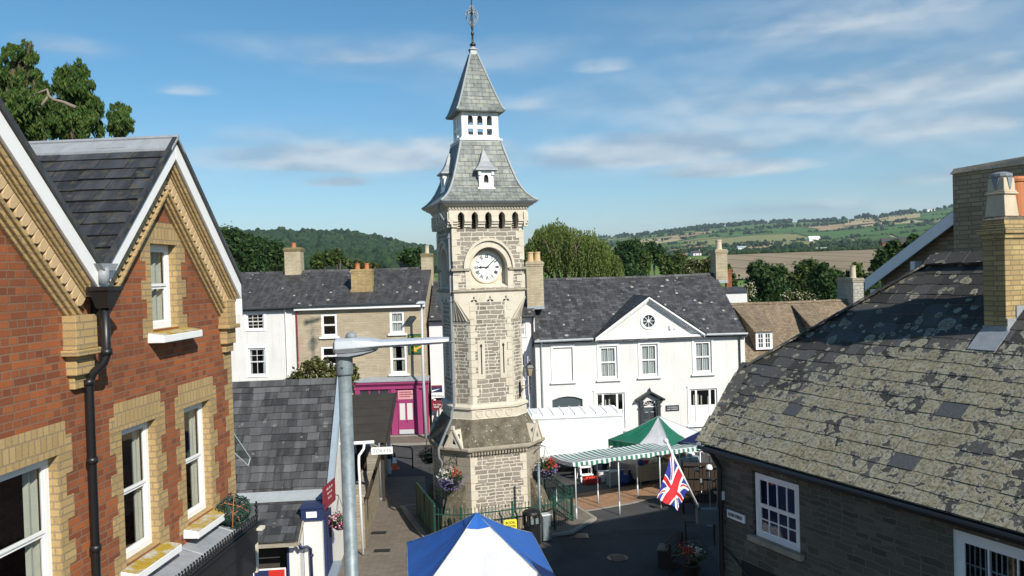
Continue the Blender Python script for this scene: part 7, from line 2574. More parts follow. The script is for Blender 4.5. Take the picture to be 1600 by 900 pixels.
# hip line: from the ridge end down towards the far corner
xE = RBF.at(1462, 405, RUN)[0]
xH = xE - (RUN - HY) * 1.02
roofp = [(-.16, -OVH, ez), (RL, -OVH, ez), (RL, RUN, RZr), (xE, RUN, RZr), (xH, HY, E0 + HY * kz)]
m = MB()
slates(m, roofp, .27, .36, .0055, .5, 33, wvar=.4)
m.poly([(p[0], p[1], p[2] - .014) for p in roofp])
backe = [(-.16, -OVH, ez), (xH, HY, E0 + HY * kz), (-1.75, 2.1, ez)]
m.poly(backe)
m.poly([(-1.75, 2.1, ez), (xH, HY, E0 + HY * kz), (xE, RUN, RZr), (xE, BK + .03, RZr), (-1.75, BK + .03, ez)])
m.poly([(xE, RUN, RZr), (RL, RUN, RZr), (RL, BK + .03, RZr - .02), (xE, BK + .03, RZr - .02)])
rroof = m.build('roof', M['lichen_roof'], RB)
m = MB()
rr = random.Random(12)
hips = [((-.16, -OVH, ez), (xH, HY, E0 + HY * kz)), ((xH, HY, E0 + HY * kz), (xE, RUN, RZr))]
for a, b in hips:
    a, b = Vector(a), Vector(b)
    n = int((b - a).length / .28)
    for i in range(n):
        p0, p1 = a.lerp(b, i / n), a.lerp(b, (i + 1.12) / n)
        m.beam(p0 + Vector((0, 0, .03)), p1 + Vector((0, 0, .045)), .24 + .08 * rr.random(), .03, (0, 0, 1), rr.random())
x = xE - .1
while x < RL:
    w = .42
    for sg in (-1,):
        m.hexa([(x, RUN, RZr + .09), (x + w, RUN, RZr + .11), (x + w, RUN + sg * .22, RZr - .08), (x, RUN + sg * .22, RZr - .10)],
               [(x, RUN, RZr + .13), (x + w, RUN, RZr + .15), (x + w, RUN + sg * .24, RZr - .05), (x, RUN + sg * .24, RZr - .07)], rr.random())
    x += w - .03
m.build('ridge_capping', M['lichen_roof'], rroof)
m = MB(); m.box(-.1, RL, -OVH - .02, -.01, ez - .15, ez - .03); m.build('eaves_board', M['black_paint'], RB)
m = MB(); m.tube([(-.2, -OVH - .05, ez - .07), (RL, -OVH - .05, ez - .07)], .04, 8); m.build('gutter', M['black_iron'], RB)  # thin black tube added along the eave, where only its shadow shows
m = MB(); m.tube([(-.2, -OVH - .04, ez - .02), (-1.75, 2.1, ez - .02)], .05, 8); m.build('far_gutter', M['lead_pale'], RB)
m = MB(); m.tube([(.16, -OVH - .05, ez - .08), (.16, -.08, ez - .4), (.16, -.08, .1)], .05, 8)
for z in (4.4, 3.2, 2.0): m.lathe([(.065, 0), (.065, .06)], (.16, -.08, z), 8)
m.build('rain_pipe', M['black_iron'], RB)
# paned sash window in the shade
a, b, c, d = w1
M['white_shade'] = M['white_paint']
M['blue_blind'] = m_plain('dark blue window backing', (.030, .055, .16), .4, .2, 3)
sash(RB, a + .05, b - .03, c + .03, d - .03, .03, nx=4, nz=2, nz_top=1, fw=.07, sill=(.12, .12, .10, 'dressed_grey'))
m = MB(); m.poly([(a, .25, c), (b, .25, c), (b, .25, d), (a, .25, d)]); m.build('window_blind', M['blue_blind'], RB)
sash(RB, w2[0], w2[1], w2[2], w2[3], .03, nx=4, nz=1, fw=.10, nz_top=1, sill=(.1, .12, .1, 'dressed_grey'))
m = MB()
for i in range(22): m.tube([(w2[0] + .1 + i * .075, .22, w2[2]), (w2[0] + .1 + i * .075, .22, w2[3] - .1)], .010, 5)
m.tube([(w2[0], .22, w2[2] + .95), (w2[1], .22, w2[2] + .95)], .012, 5)
m.build('window_bar', M['steel_pale'], RB)
m = MB(); m.box(w2[0] + .55, w2[0] + .68, .28, .36, w2[2] + .75, w2[2] + 1.0); m.build('jar', M['green_cloth'], RB)
m = MB(); lz = w1[3]
m.box(w1[0] - .25, w1[1] + .22, -.02, .1, lz + .01, lz + .3); m.box(w2[0] - .3, w2[1] + .3, -.02, .1, w2[3] + .01, w2[3] + .34); m.build('lintel', M['mossy_stone'], RB)
m = MB()
cz = RBF.at(1160, 850)
pts = []
for i in range(15):
    xx = .2 + i * .28
    pts.append((xx, -.03, 3.6 - .9 * (i / 14) ** .6 + .06 * math.sin(i * 1.7)))
m.tube(pts, .018, 6); m.build('cable', M['black_iron'], RB)
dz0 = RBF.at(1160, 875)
m = MB(); m.box(dz0[0], dz0[0] + 1.6, -.02, .05, 0.0, dz0[1]); m.build('dark_doorway', M['louvre_shade'], RB)
wb_ = RBF.at(1129, 773)
m = MB(); m.box(wb_[0] - .06, wb_[0] + .06, -.08, 0, wb_[1] - .08, wb_[1] + .08); m.build('junction_box', M['white_plastic'], RB)
a, b, c, d = RBF.at(1139, 800)[0], RBF.at(1166, 806)[0], RBF.at(1139, 807)[1], RBF.at(1139, 795)[1]
ss = empty('street_name_sign', RBF.w((a + b) / 2, -.05, c), RBF.rot, 'white street name plate reading LION STREET on the shaded stone wall', 'sign')
sw, sh_ = (b - a) / 2, d - c
m = MB(); m.box(-sw, sw, 0, .03, 0, sh_); m.build('board', M['white_paint'], ss)
text(ss, 'LION STREET', sh_ * .62, (0, -.004, sh_ * .5), M['black_paint'], sx=.55 * sw * 2 / (sh_ * .62 * 4))
# yellow brick stack on the lichen roof
def roof_y(px, py):
    """local (x, y) where a pixel meets the front roof slope"""
    lo_, hi_ = 0.0, RUN
    for _ in range(40):
        md = (lo_ + hi_) / 2
        x_, z_ = RBF.at(px, py, md)
        if z_ > E0 + md * kz: lo_ = md
        else: hi_ = md
    return RBF.at(px, py, lo_)[0], lo_
cxa, cya = roof_y(1534, 523)
cxb, cyb = roof_y(1572, 520)
SD = math.hypot(0, 0)
# the near corner of the stack is at (cxb, cyb); its shaded face looks at the street
yF = cyb
xL = cxa + .0
ckx0 = RBF.at(1572, 480, yF)[0] - .37
ckx1 = RBF.at(1572, 480, yF)[0]
st_ = empty('chimney', (0, 0, 0)); st_.parent = RB
ztop = RBF.at(1572, 372, yF)[1]
m = MB(); m.box(ckx0, ckx1, yF, yF + .72, E0 + yF * kz - .5, ztop); m.build('shaft', M['stack_brick'], st_, bev=.01)
m = MB()
for (e, za, zb) in ((.03, 0, .075), (.06, .076, .15), (.03, .151, .225), (.0, .226, .30)): m.box(ckx0 - e, ckx1 + e, yF - e, yF + .72 + e, ztop + za, ztop + zb)
m.build('oversailing_course', M['stack_brick'], st_, bev=.008)
m = MB(); m.box(ckx0 - .05, ckx1 + .05, yF - .05, yF + .77, ztop + .135, ztop + .165)
m.build('weathered_band', M['mossy_stone'], st_)
m = MB(); zt_ = ztop + .30; m.hexa([(ckx0, yF, zt_ + .001), (ckx1, yF, zt_ + .001), (ckx1, yF + .72, zt_ + .001), (ckx0, yF + .72, zt_ + .001)], [(ckx0 + .06, yF + .1, zt_ + .09), (ckx1 - .06, yF + .1, zt_ + .09), (ckx1 - .06, yF + .62, zt_ + .09), (ckx0 + .06, yF + .62, zt_ + .09)]); m.build('flaunching', M['mossy_stone'], st_)
m = MB(); m.box(ckx0 - .015, ckx1 + .015, yF - .015, yF + .735, E0 + yF * kz - .3, E0 + yF * kz + .10); m.hexa([(ckx0 - .05, yF - .35, E0 + (yF - .35) * kz + .03), (ckx1 + .05, yF - .35, E0 + (yF - .35) * kz + .03), (ckx1 + .05, yF, E0 + yF * kz + .03), (ckx0 - .05, yF, E0 + yF * kz + .03)], [(ckx0 - .05, yF - .35, E0 + (yF - .35) * kz + .04), (ckx1 + .05, yF - .35, E0 + (yF - .35) * kz + .04), (ckx1 + .05, yF, E0 + yF * kz + .04), (ckx0 - .05, yF, E0 + yF * kz + .04)])
for i in range(3):
    y_ = yF + .0 + i * .23
    m.box(ckx1 + .001, ckx1 + .02, y_, y_ + .225, E0 + y_ * kz - .1, E0 + y_ * kz + .22)
m.build('flashing', M['lead'], st_)
xm = (ckx0 + ckx1) / 2
m = MB()
def sqr(c, h, z): return [(c[0] - h, c[1] - h, z), (c[0] + h, c[1] - h, z), (c[0] + h, c[1] + h, z), (c[0] - h, c[1] + h, z)]
pc = (xm - .0, yF + .22)
m.hexa(sqr(pc, .17, zt_ + .05), sqr(pc, .14, zt_ + .40)); m.hexa(sqr(pc, .17, zt_ + .401), sqr(pc, .17, zt_ + .43)); m.hexa(sqr(pc, .155, zt_ + .431), sqr(pc, .155, zt_ + .46)); m.hexa(sqr(pc, .14, zt_ + .461), sqr(pc, .13, zt_ + .66))
sp_ = m.build('square_pot', M['cream_pot'], st_, bev=.008)
m = MB()
for k in range(4):
    a_ = k * PI / 2
    for sgx in (-.0,):
        pts = []
        for (u, z) in ((-.06, .665), (.06, .665), (.02, .5), (0, .47), (-.02, .5)):
            r_ = .136
            pts.append((pc[0] + r_ * math.cos(a_) - u * math.sin(a_), pc[1] + r_ * math.sin(a_) + u * math.cos(a_), zt_ + z))
        m.prism(pts, (.012 * math.cos(a_), .012 * math.sin(a_), 0))
m.lathe([(.14, .665), (.16, .69), (.16, .73), (.08, .76)], (pc[0], pc[1], zt_), 12)
m.build('pot_cowl', M['pipe_grey'], st_)
m = MB(); m.lathe([(.16, .05), (.14, .60), (.16, .61), (.17, .65), (.155, .69), (.12, .69), (.11, .4)], (xm, yF + .54, zt_), 20); m.build('round_pot', M['terracotta'], st_, smooth=False)

# ------------------------------------------------------------------ brick gable house with the big stack behind it
ga = Vector(atY(1371, 437, 17.15))
NF = Frame(ga.x, 17.15, -64.9)
NH = froot('brick_gable_house', NF, 'brown brick house with blue white bargeboard and a tall wide stack behind the lichen roof', 'house')
xg, zg = NF.at(1490, 347)
kg = (zg - ga.z) / xg
GLen = 2 * (xg + .55)
apz = ga.z + kg * GLen / 2
m = MB()
m.poly([(0.1, 0, 0), (GLen - .1, 0, 0), (GLen - .1, 0, ga.z), (GLen / 2, 0, apz), (0.1, 0, ga.z)])
m.poly([(0.1, 0, 0), (0.1, 8, 0), (0.1, 8, ga.z), (0.1, 0, ga.z)][::-1]); m.poly([(GLen - .1, 0, 0), (GLen - .1, 8, 0), (GLen - .1, 8, ga.z), (GLen - .1, 0, ga.z)])
m.poly([(0.1, 8, 0), (GLen - .1, 8, 0), (GLen - .1, 8, ga.z), (GLen / 2, 8, apz), (0.1, 8, ga.z)][::-1])
m.build('wall', M['brown_brick'], NH)
m = MB(); b2 = MB()
for (xa_, xb_) in ((-.1, GLen / 2), (GLen + .1, GLen / 2)):
    za_ = ga.z - .1 * kg
    m.hexa([(xa_, -.25, za_ + .03), (xb_, -.25, apz + .03), (xb_, 8.2, apz + .03), (xa_, 8.2, za_ + .03)], [(xa_, -.25, za_ + .1), (xb_, -.25, apz + .1), (xb_, 8.2, apz + .1), (xa_, 8.2, za_ + .1)])
    b2.hexa([(xa_, -.27, za_ + .08), (xb_, -.27, apz + .08), (xb_, -.27, apz - .17), (xa_, -.27, za_ - .17)], [(xa_, -.23, za_ + .08), (xb_, -.23, apz + .08), (xb_, -.23, apz - .17), (xa_, -.23, za_ - .17)])
m.build('roof', M['slate_dark'], NH); b2.build('bargeboard', M['white_paint'], NH)
m = MB(); m.box(xg * .55, xg * .55 + .1, -.22, .02, ga.z + kg * xg * .55 - .42, ga.z + kg * xg * .55 - .24); m.box(.0, .12, -.22, .05, ga.z - .55, ga.z - .2); m.build('purlin_end', M['white_paint'], NH)
sx0 = NF.at(1489, 330, -.34)[0]; szt = NF.at(1489, 272, -.34)[1]
m = MB()
m.box(sx0, sx0 + 1.9, -.34, 1.0, ga.z - 1.5, szt); stk_ = m.build('chimney', M['brown_brick'], NH, bev=.01)
m = MB(); m.hexa([(sx0 - .03, -.37, szt), (sx0 + 1.93, -.37, szt), (sx0 + 1.93, 1.03, szt), (sx0 - .03, 1.03, szt)], [(sx0 + .02, -.32, szt + .1), (sx0 + 1.9, -.32, szt + .16), (sx0 + 1.9, 1.0, szt + .16), (sx0 + .02, 1.0, szt + .1)]); m.build('chimney_cap', M['dressed_grey'], stk_)


# ------------------------------------------------------------------ street lamp in the foreground
lp = atY(546, 800, 7.3)
top = atY(540, 556, 7.3)
SLp = empty('street_lamp', (lp.x, 7.3, 0), R(3), 'galvanised street lamp with a long flat pale lantern in the foreground', 'street lamp')
m = MB(); zt = top.z
m.lathe([(.082, 0), (.082, 1.4), (.068, 1.5), (.061, zt - .16)], (0, 0, 0), 20); m.build('column', M['steel'], SLp, smooth=True)
m = MB(); m.lathe([(.074, zt - .17), (.077, zt - .16), (.077, zt - .005), (.06, zt)], (0, 0, 0), 20); m.build('collar', M['steel'], SLp, smooth=False)
m = MB()
for k in range(3):
    a_ = -PI / 2 + (k - 1) * 1.9
    m.tube([(.07 * math.cos(a_), .07 * math.sin(a_), zt - .085), (.098 * math.cos(a_), .098 * math.sin(a_), zt - .085)], .011, 6)
m.build('collar_bolt', M['pipe_grey'], SLp)
m = MB()
# flat lantern body lofted along its length
def lan(x, hw, z0, z1, e=.3):
    return [(x, -hw, z0 + (z1 - z0) * .35), (x, -hw * .75, z0), (x, hw * .75, z0), (x, hw, z0 + (z1 - z0) * .35), (x, hw * .9, z1 - (z1 - z0) * .15), (x, hw * .5, z1), (x, -hw * .5, z1), (x, -hw * .9, z1 - (z1 - z0) * .15)]
Z = zt + .035
secs = [lan(-.085, .10, Z, Z + .10), lan(-.06, .15, Z - .005, Z + .125), lan(.10, .16, Z, Z + .13), (lan(.22, .16, Z + .015, Z + .12)), lan(.33, .155, Z + .035, Z + .10), lan(.6, .15, Z + .045, Z + .10), lan(.88, .13, Z + .052, Z + .105), lan(.96, .10, Z + .06, Z + .10)]
V = [p for s_ in secs for p in s_]
fs = [(i * 8 + k, (i + 1) * 8 + k, (i + 1) * 8 + (k + 1) % 8, i * 8 + (k + 1) % 8) for i in range(len(secs) - 1) for k in range(8)] + [list(range(8)), [56 + k for k in range(7, -1, -1)]]
m.add(V, fs); m.build('lantern_body', M['steel_pale'], SLp, smooth=False, bev=.006)
m = MB(); secs = [lan(-.05, .11, Z - .05, Z + .01), lan(.05, .125, Z - .055, Z + .01), lan(.18, .12, Z - .03, Z + .02), lan(.30, .10, Z + .005, Z + .04)]
V = [p for s_ in secs for p in s_]
m.add(V, [(i * 8 + k, (i + 1) * 8 + k, (i + 1) * 8 + (k + 1) % 8, i * 8 + (k + 1) % 8) for i in range(3) for k in range(8)] + [list(range(8)), [24 + k for k in range(7, -1, -1)]]); m.build('lantern_underside', M['pipe_grey'], SLp)
m = MB(); m.lathe([(.052, 0), (.05, .03), (.036, .055), (.0, .066)], (.07, 0, Z + .122), 16); m.build('photocell', M['pipe_grey'], SLp, smooth=True)
# tall slim lamp column by the magenta shop
g = gnd(666, 688)
o = empty('slim_lamp_post', (g.x, g.y, 0), 0, 'tall slim grey lamp post in front of the magenta shop', 'street lamp')
zt = atY(658, 474, g.y).z
m = MB(); m.tube([(0, 0, 0), (-.05, 0, zt * .5), (-.02, 0, zt)], [.09, .075, .06], 10); m.build('column', M['steel_pale'], o, smooth=True)
m = MB(); m.hexa([(-.28, -.45, zt), (.22, -.45, zt), (.22, .12, zt), (-.28, .12, zt)], [(-.16, -.35, zt + .11), (.14, -.35, zt + .11), (.14, .1, zt + .13), (-.16, .1, zt + .13)]); m.build('lantern_body', M['steel_pale'], o)


# ------------------------------------------------------------------ pop-up gazebos
def gazebo(name, loc, rot, half, eave, peak, panels, label, val=.26, legs='steel_pale', sag=.10, legn=4, cap=None, deep=1.0):
    """panels: material per side (front, right, back, left), or a list of narrower strips per side"""
    root = empty(name, loc, rot, label, 'gazebo', 'pop-up gazebos in the market')
    hy = half * deep
    cor = [Vector((-half, -hy, eave)), Vector((half, -hy, eave)), Vector((half, hy, eave)), Vector((-half, hy, eave))]
    ap = Vector((0, 0, peak))
    N = 22
    for si in range(4):
        a, b = cor[si], cor[(si + 1) % 4]
        mats = panels[si] if isinstance(panels[si], (list, tuple)) else [panels[si]]
        nm = len(mats)
        for mi_, mt in enumerate(mats):
            m = MB()
            def P(u, v):
                u2 = (mi_ + u) / nm
                e = a.lerp(b, u2)
                e = e + (Vector((0, 0, eave)) - Vector((0, 0, e.z))) * 0
                sg = -4 * u2 * (1 - u2) * .06
                p_ = e.lerp(ap, v)
                # cloth hangs between ridge and eave and between the hips
                p_.z -= sag * math.sin(PI * v) * (.55 + .75 * 4 * u2 * (1 - u2))
                rl = u2 * 9 + si * 3.1
                p_.z += (.03 * noise.noise(Vector((p_.x * 2.2, p_.y * 2.2, si * 5.0 + mi_))) + .03 * noise.noise(Vector((rl, v * 1.3, si * 2.0)))) * math.sin(PI * min(1, v * 1.02))
                return p_
            V = [P(i / N, j / N) for j in range(N + 1) for i in range(N + 1)]
            Fq = [(j * (N + 1) + i, j * (N + 1) + i + 1, (j + 1) * (N + 1) + i + 1, (j + 1) * (N + 1) + i) for j in range(N) for i in range(N)]
            m.add(V, Fq)
            # valance
            V = []
            for j in range(3):
                for i in range(N + 1):
                    p_ = P(i / N, 0).copy()
                    p_.z -= val * j / 2
                    nrm = (a + b) / 2; nrm.z = 0; nrm.normalize()
                    p_ += nrm * (.02 * math.sin(i * 1.3 + mi_) * j / 2 + .004)
                    V.append(p_)
            m.add(V, [(j * (N + 1) + i + 1, j * (N + 1) + i, (j + 1) * (N + 1) + i, (j + 1) * (N + 1) + i + 1) for j in range(2) for i in range(N)])
            m.build('canopy_panel', M[mt], root, smooth=True)
    m = MB()
    for si in range(4):
        c_ = cor[si]
        pts = []
        for i in range(13):
            v = i / 12
            q_ = c_.lerp(ap, v); q_.z -= sag * math.sin(PI * v) * .55 - .006
            pts.append(q_)
        m.tube(pts, .010, 5)
        d_ = cor[(si + 1) % 4]
        m.tube([c_.lerp(d_, i / 8) + Vector((0, 0, .004)) for i in range(9)], .008, 5)
    m.build('canopy_hem', M['grey_cloth'], root, smooth=True)
    if cap:
        m = MB()
        for si in range(4):
            a, b = cor[si].lerp(ap, .83), cor[(si + 1) % 4].lerp(ap, .83)
            dz_ = -sag * math.sin(PI * .83)
            a2, b2 = a + Vector((0, 0, dz_ * .55 + .012)), b + Vector((0, 0, dz_ * .55 + .012))
            md = (a + b) / 2 + Vector((0, 0, dz_ * 1.3 + .012))
            m.poly([a2, md, ap + Vector((0, 0, .02))]); m.poly([md, b2, ap + Vector((0, 0, .02))])
        m.build('peak_cap', M[cap], root)
    for c in cor:
        l = MB(); q = c * .985; l.box(q.x - .02, q.x + .02, q.y - .02, q.y + .02, 0, eave - .02); l.build('leg', M[legs], root)
    m = MB()
    for si in range(4):
        a, b = cor[si] * .98, cor[(si + 1) % 4] * .98
        a.z = b.z = eave - .1
        mid_ = (a + b) / 2
        m.tube([a, mid_ + Vector((0, 0, -.28)), b], .012, 5); m.tube([a + Vector((0, 0, -.35)), mid_ + Vector((0, 0, .02)), b + Vector((0, 0, -.35))], .012, 5)
    m.build('frame_strut', M[legs], root)
    return root


pk = gnd(745, 795, 3.28)
gazebo('gazebo', (pk.x, pk.y - .25, 0), R(8), 1.66, 1.98, 3.25, ('white_cloth', 'blue_cloth', 'blue_cloth', 'blue_cloth'), 'blue pop-up gazebo with a white front panel in front of the clock tower', cap='blue_cloth', sag=.10, deep=1.27)
pk = gnd(1029, 650, 2.86)
gazebo('gazebo', (pk.x, pk.y, 0), R(-42), 1.5, 1.97, 2.86, (['green_cloth', 'white_cloth'], ['green_cloth', 'white_cloth'], ['white_cloth', 'green_cloth'], ['white_cloth', 'green_cloth']), 'green and white pop-up gazebo in front of the white house', val=.24, sag=.08)
pk = gnd(1131, 657, 2.9)
gazebo('gazebo', (8.25, 31.4, 0), R(-42), 1.35, 2.12, 3.05, ('navy_cloth',) * 4, 'dark navy pop-up gazebo half hidden by the lichen roofed building', val=.25, sag=.08)

# ------------------------------------------------------------------ white box lorry
LR = Frame(atY(974, 690, 34.8).x, 34.8, 4.0)
lr = froot('box_lorry', LR, 'big white box lorry parked in front of the white house', 'lorry')
LL = 5.2
zt = LR.at(905, 652)[1]
m = MB(); m.box(-LL, 0, 0, 2.2, .88, zt); m.build('box_body', M['truck_white'], lr, bev=.02)
m = MB(); m.hexa([(-LL - .03, -.03, zt + .001), (.03, -.03, zt + .001), (.03, 2.23, zt + .001), (-LL - .03, 2.23, zt + .001)], [(-LL, .25, zt + .14), (0, .25, zt + .14), (0, 1.95, zt + .14), (-LL, 1.95, zt + .14)])
for i in range(11): m.box(-LL + .3 + i * .47, -LL + .34 + i * .47, .1, 2.1, zt + .10, zt + .165)
m.build('roof_panel', M['truck_white'], lr)
m = MB(); m.box(-LL - .01, .01, -.015, .0, .86, .95); m.box(-LL, 0, -.012, -.001, zt - .06, zt); m.build('side_rail', M['steel_pale'], lr)
m = MB(); m.box(-LL, -.1, .25, 1.95, .55, .86); m.build('chassis', M['black_iron'], lr)
m = MB()
cbp = [(-LL - .08, .45), (-LL - .08, 2.3), (-LL - .9, 2.35), (-LL - 1.45, 1.6), (-LL - 1.7, 1.35), (-LL - 1.75, .45)]
m.prism([(p_[0], .1, p_[1]) for p_ in cbp], (0, 2.0, 0)); cb_ = m.build('cab', M['truck_white'], lr, bev=.04)
m = MB(); m.prism([(-LL - .25, .09, 1.5), (-LL - .25, .09, 2.15), (-LL - .85, .09, 2.15), (-LL - 1.25, .09, 1.5)], (0, .012, 0)); m.prism([(-LL - .98, .2, 2.28), (-LL - 1.47, .2, 1.62), (-LL - 1.47, 2.0, 1.62), (-LL - .98, 2.0, 2.28)], (-.03, 0, .02)); m.build('cab_window', M['charcoal'], cb_)
for xw in (-1.15, -4.0, -LL - 1.05):
    for yw in (.02, 1.92):
        w_ = MB(); w_.lathe([(.20, .0), (.36, .0), (.41, -.04), (.41, -.22), (.36, -.26)], (xw, yw, .41), 24, axis='y'); wo = w_.build('wheel', M['rubber'], lr)
        w_ = MB(); w_.lathe([(.20, .012), (.17, -.04), (.07, -.04), (.06, .02), (.0, .02)], (xw, yw, .41), 16, axis='y'); w_.build('hub', M['steel'], wo)
m = MB()
for xw in (-1.15, -4.0):
    pts = [(xw + .52 * math.cos(i * PI / 10), .0, .41 + .52 * math.sin(i * PI / 10)) for i in range(11)]
    for a, b in zip(pts, pts[1:]): m.beam(Vector(a) + Vector((0, .1, 0)), Vector(b) + Vector((0, .1, 0)), .22, .025, (0, 0, 1))
m.build('mudguard', M['black_iron'], lr)

# ------------------------------------------------------------------ long stall with the striped awning
ST = Frame(2.05, 28.35, 22)
sr = froot('striped_stall', ST, 'long market stall frame under a sloping green and white striped awning', 'market stall')
SLn, SD_ = 5.4, 1.65
zf, zb = 2.17, 2.06
def aw(u, v):
    x = -.15 + (SLn + .3) * u; y = -.12 + (SD_ + .24) * v
    z = zf + (zb - zf) * v - .05 * math.sin(PI * v) - .035 * abs(math.sin(PI * 3 * u)) + (.0)
    return Vector((x, y, z))
NS = 56
m = MB()
NV = 8
for i in range(NS):
    for s2 in range(2):
        u0, u1 = (i + s2 / 2) / NS, (i + (s2 + 1) / 2) / NS
        for j in range(NV):
            m.poly([aw(u0, j / NV), aw(u1, j / NV), aw(u1, (j + 1) / NV), aw(u0, (j + 1) / NV)], None, i % 2)
        a, b = aw(u0, 0), aw(u1, 0)
        dr0, dr1 = .13 + .02 * math.sin(u0 * 60), .13 + .02 * math.sin(u1 * 60)
        m.poly([a + Vector((0, -.02, -dr0)), b + Vector((0, -.02, -dr1)), b, a], None, i % 2)
for j in range(NV):
    a, b = aw(0, j / NV), aw(0, (j + 1) / NV)
    m.poly([b + Vector((-.02, 0, -.14)), a + Vector((-.02, 0, -.14)), a, b], None, 0)
m.build('awning', [M['white_cloth'], m_cloth('faded green awning', (.05, .22, .15), (.035, .16, .11))], sr)
for xx in (0, 1.75, 3.5, 5.3):
    for yy in (0, SD_):
        zt_ = zf - .05 if yy == 0 else zb - .05
        m = MB(); m.tube([(xx, yy, 0), (xx, yy, zt_)], .024, 8); m.tube([(xx, yy, 0), (xx, yy, .5)], .030, 8); m.build('leg', M['steel_pale'], sr, smooth=True)
m = MB()
for yy, zz in ((0, zf - .05), (SD_, zb - .05)): m.tube([(0, yy, zz), (SLn - .1, yy, zz)], .022, 6)
for xx in (0, 1.75, 3.5, 5.3): m.tube([(xx, 0, zf - .05), (xx, SD_, zb - .05)], .022, 6)
m.build('top_rail', M['steel_pale'], sr)

# things standing about the stall
def at_ground(px, py, Y=None): return gnd(px, py)
g = gnd(915, 752)
o = empty('step_stool', g, R(15), 'white two step folding stool beside the lorry wheel', 'step stool')
m = MB()
for sx_ in (-.27, .27): m.beam((sx_, -.28, 0), (sx_ * .8, .1, .88), .06, .04, (0, 1, 0)); m.beam((sx_, .38, 0), (sx_ * .8, .12, .86), .04, .04, (0, 1, 0))
m.build('frame', M['white_plastic'], o)
for (y, z, d) in ((-.15, .30, .22), (-.02, .60, .2), (.11, .88, .24)):
    m = MB(); m.box(-.27, .27, y - d / 2, y + d / 2, z, z + .045); m.build('step', M['white_plastic'], o)
g = gnd(924, 754)
o = empty('red_crate', g, R(10), 'low red crate of goods at the foot of the white step stool', 'crate')
m = MB()
for (a, b, c, d) in ((-.35, .35, -.22, -.19), (-.35, .35, .19, .22), (-.35, -.32, -.19, .19), (.32, .35, -.19, .19)): m.box(a, b, c, d, 0, .22)
m.box(-.35, .35, -.22, .22, .0, .03); m.build('crate', M['red'], o)
m = MB()
for i in range(9): m.ball((rng.uniform(-.28, .28), rng.uniform(-.14, .14), .2), .07, .2)
m.build('contents', M['red'], o)
g = gnd(940, 752)
o = empty('white_bucket', g, 0, 'white plastic bucket right of the white step stool', 'bucket')
m = MB(); m.lathe([(.14, 0), (.18, .40), (.195, .40), (.195, .43), (.17, .43), (.13, .05)], (0, 0, 0), 16); m.build('pail', M['white_plastic'], o)
m = MB(); m.tube([(.19 * math.cos(i * PI / 8), .02, .38 - .16 * math.sin(i * PI / 8)) for i in range(9)], .007, 5); m.build('handle', M['steel'], o)
g = gnd(957, 758)
o = empty('grey_box', g, R(20), 'grey storage box beside the stall leg', 'box')
m = MB(); m.hexa([(-.20, -.15, 0), (.20, -.15, 0), (.20, .15, 0), (-.20, .15, 0)], [(-.24, -.19, .55), (.24, -.19, .55), (.24, .19, .55), (-.24, .19, .55)]); m.build('body', M['grey_cloth'], o, bev=.02)
m = MB(); m.box(-.26, .26, -.21, .21, .551, .60); m.build('lid', M['grey_cloth'], o, bev=.015)
for (px, py, s_, mt, lab) in ((972, 756, .34, 'blue_plastic', 'left dark blue plastic sack under the striped awning'), (984, 754, .30, 'navy_cloth', 'right dark blue plastic sack under the striped awning'), (1003, 750, .42, 'tarpaulin', 'pale brown canvas bundle under the striped awning')):
    g = gnd(px, py)
    o = empty('sack', g, 0, lab, 'sack', 'sacks and bundles under the awning')
    m = MB(); m.ball((0, 0, s_ * .55), s_, .12, sub=2, sz=.75); m.lathe([(.10, 0), (.05, .06), (.11, .16)], (0, 0, s_ * 1.25), 8); m.build('bag', M[mt], o, smooth=True)
# cloth covered tables further in
def table(px, py, w, d, h, rot, top, label, drape=None, name='market_table'):
    g = gnd(px, py)
    o = empty(name, g, R(rot), label, 'table', 'market tables')
    m = MB(); m.box(-w / 2, w / 2, -d / 2, d / 2, h - .03, h); m.build('tabletop', M[top], o, bev=.006)
    for sx_ in (-1, 1):
        for sy_ in (-1, 1):
            m = MB(); m.box(sx_ * (w / 2 - .05) - .022, sx_ * (w / 2 - .05) + .022, sy_ * (d / 2 - .05) - .022, sy_ * (d / 2 - .05) + .022, 0, h - .031); m.build('leg', M['steel'] if drape else M['dark_timber'], o)
    if drape:
        m = MB()
        per = [(-w / 2, -d / 2), (w / 2, -d / 2), (w / 2, d / 2), (-w / 2, d / 2)]
        for k in range(4):
            a, b = per[k], per[(k + 1) % 4]
            for i in range(12):
                t0, t1 = i / 12, (i + 1) / 12
                q0 = (a[0] + (b[0] - a[0]) * t0, a[1] + (b[1] - a[1]) * t0); q1 = (a[0] + (b[0] - a[0]) * t1, a[1] + (b[1] - a[1]) * t1)
                e0, e1 = 1.02 + .03 * math.sin(i * 1.7), 1.02 + .03 * math.sin((i + 1) * 1.7)
                m.poly([(q0[0] * e0, q0[1] * e0, h * .25), (q1[0] * e1, q1[1] * e1, h * .25), (q1[0] * 1.005, q1[1] * 1.005, h + .004), (q0[0] * 1.005, q0[1] * 1.005, h + .004)])
        m.poly([(a[0] * 1.005, a[1] * 1.005, h + .004) for a in per])
        m.build('tablecloth', M[drape], o, smooth=False)
    return o
t1 = table(1022, 752, 1.9, .8, .78, 24, 'tarpaulin', 'canvas covered table left of the flag under the awning', 'tarpaulin')
t2 = table(1060, 742, 1.7, .8, .78, 20, 'grey_cloth', 'grey cloth table behind the flag under the awning', 'grey_cloth')
goods = [('blue_plastic', .16, .20), ('red', .12, .13), ('cream_paint', .15, .25), ('green_cloth', .18, .18), ('terracotta', .12, .2), ('white_plastic', .16, .12), ('steel', .13, .22)]
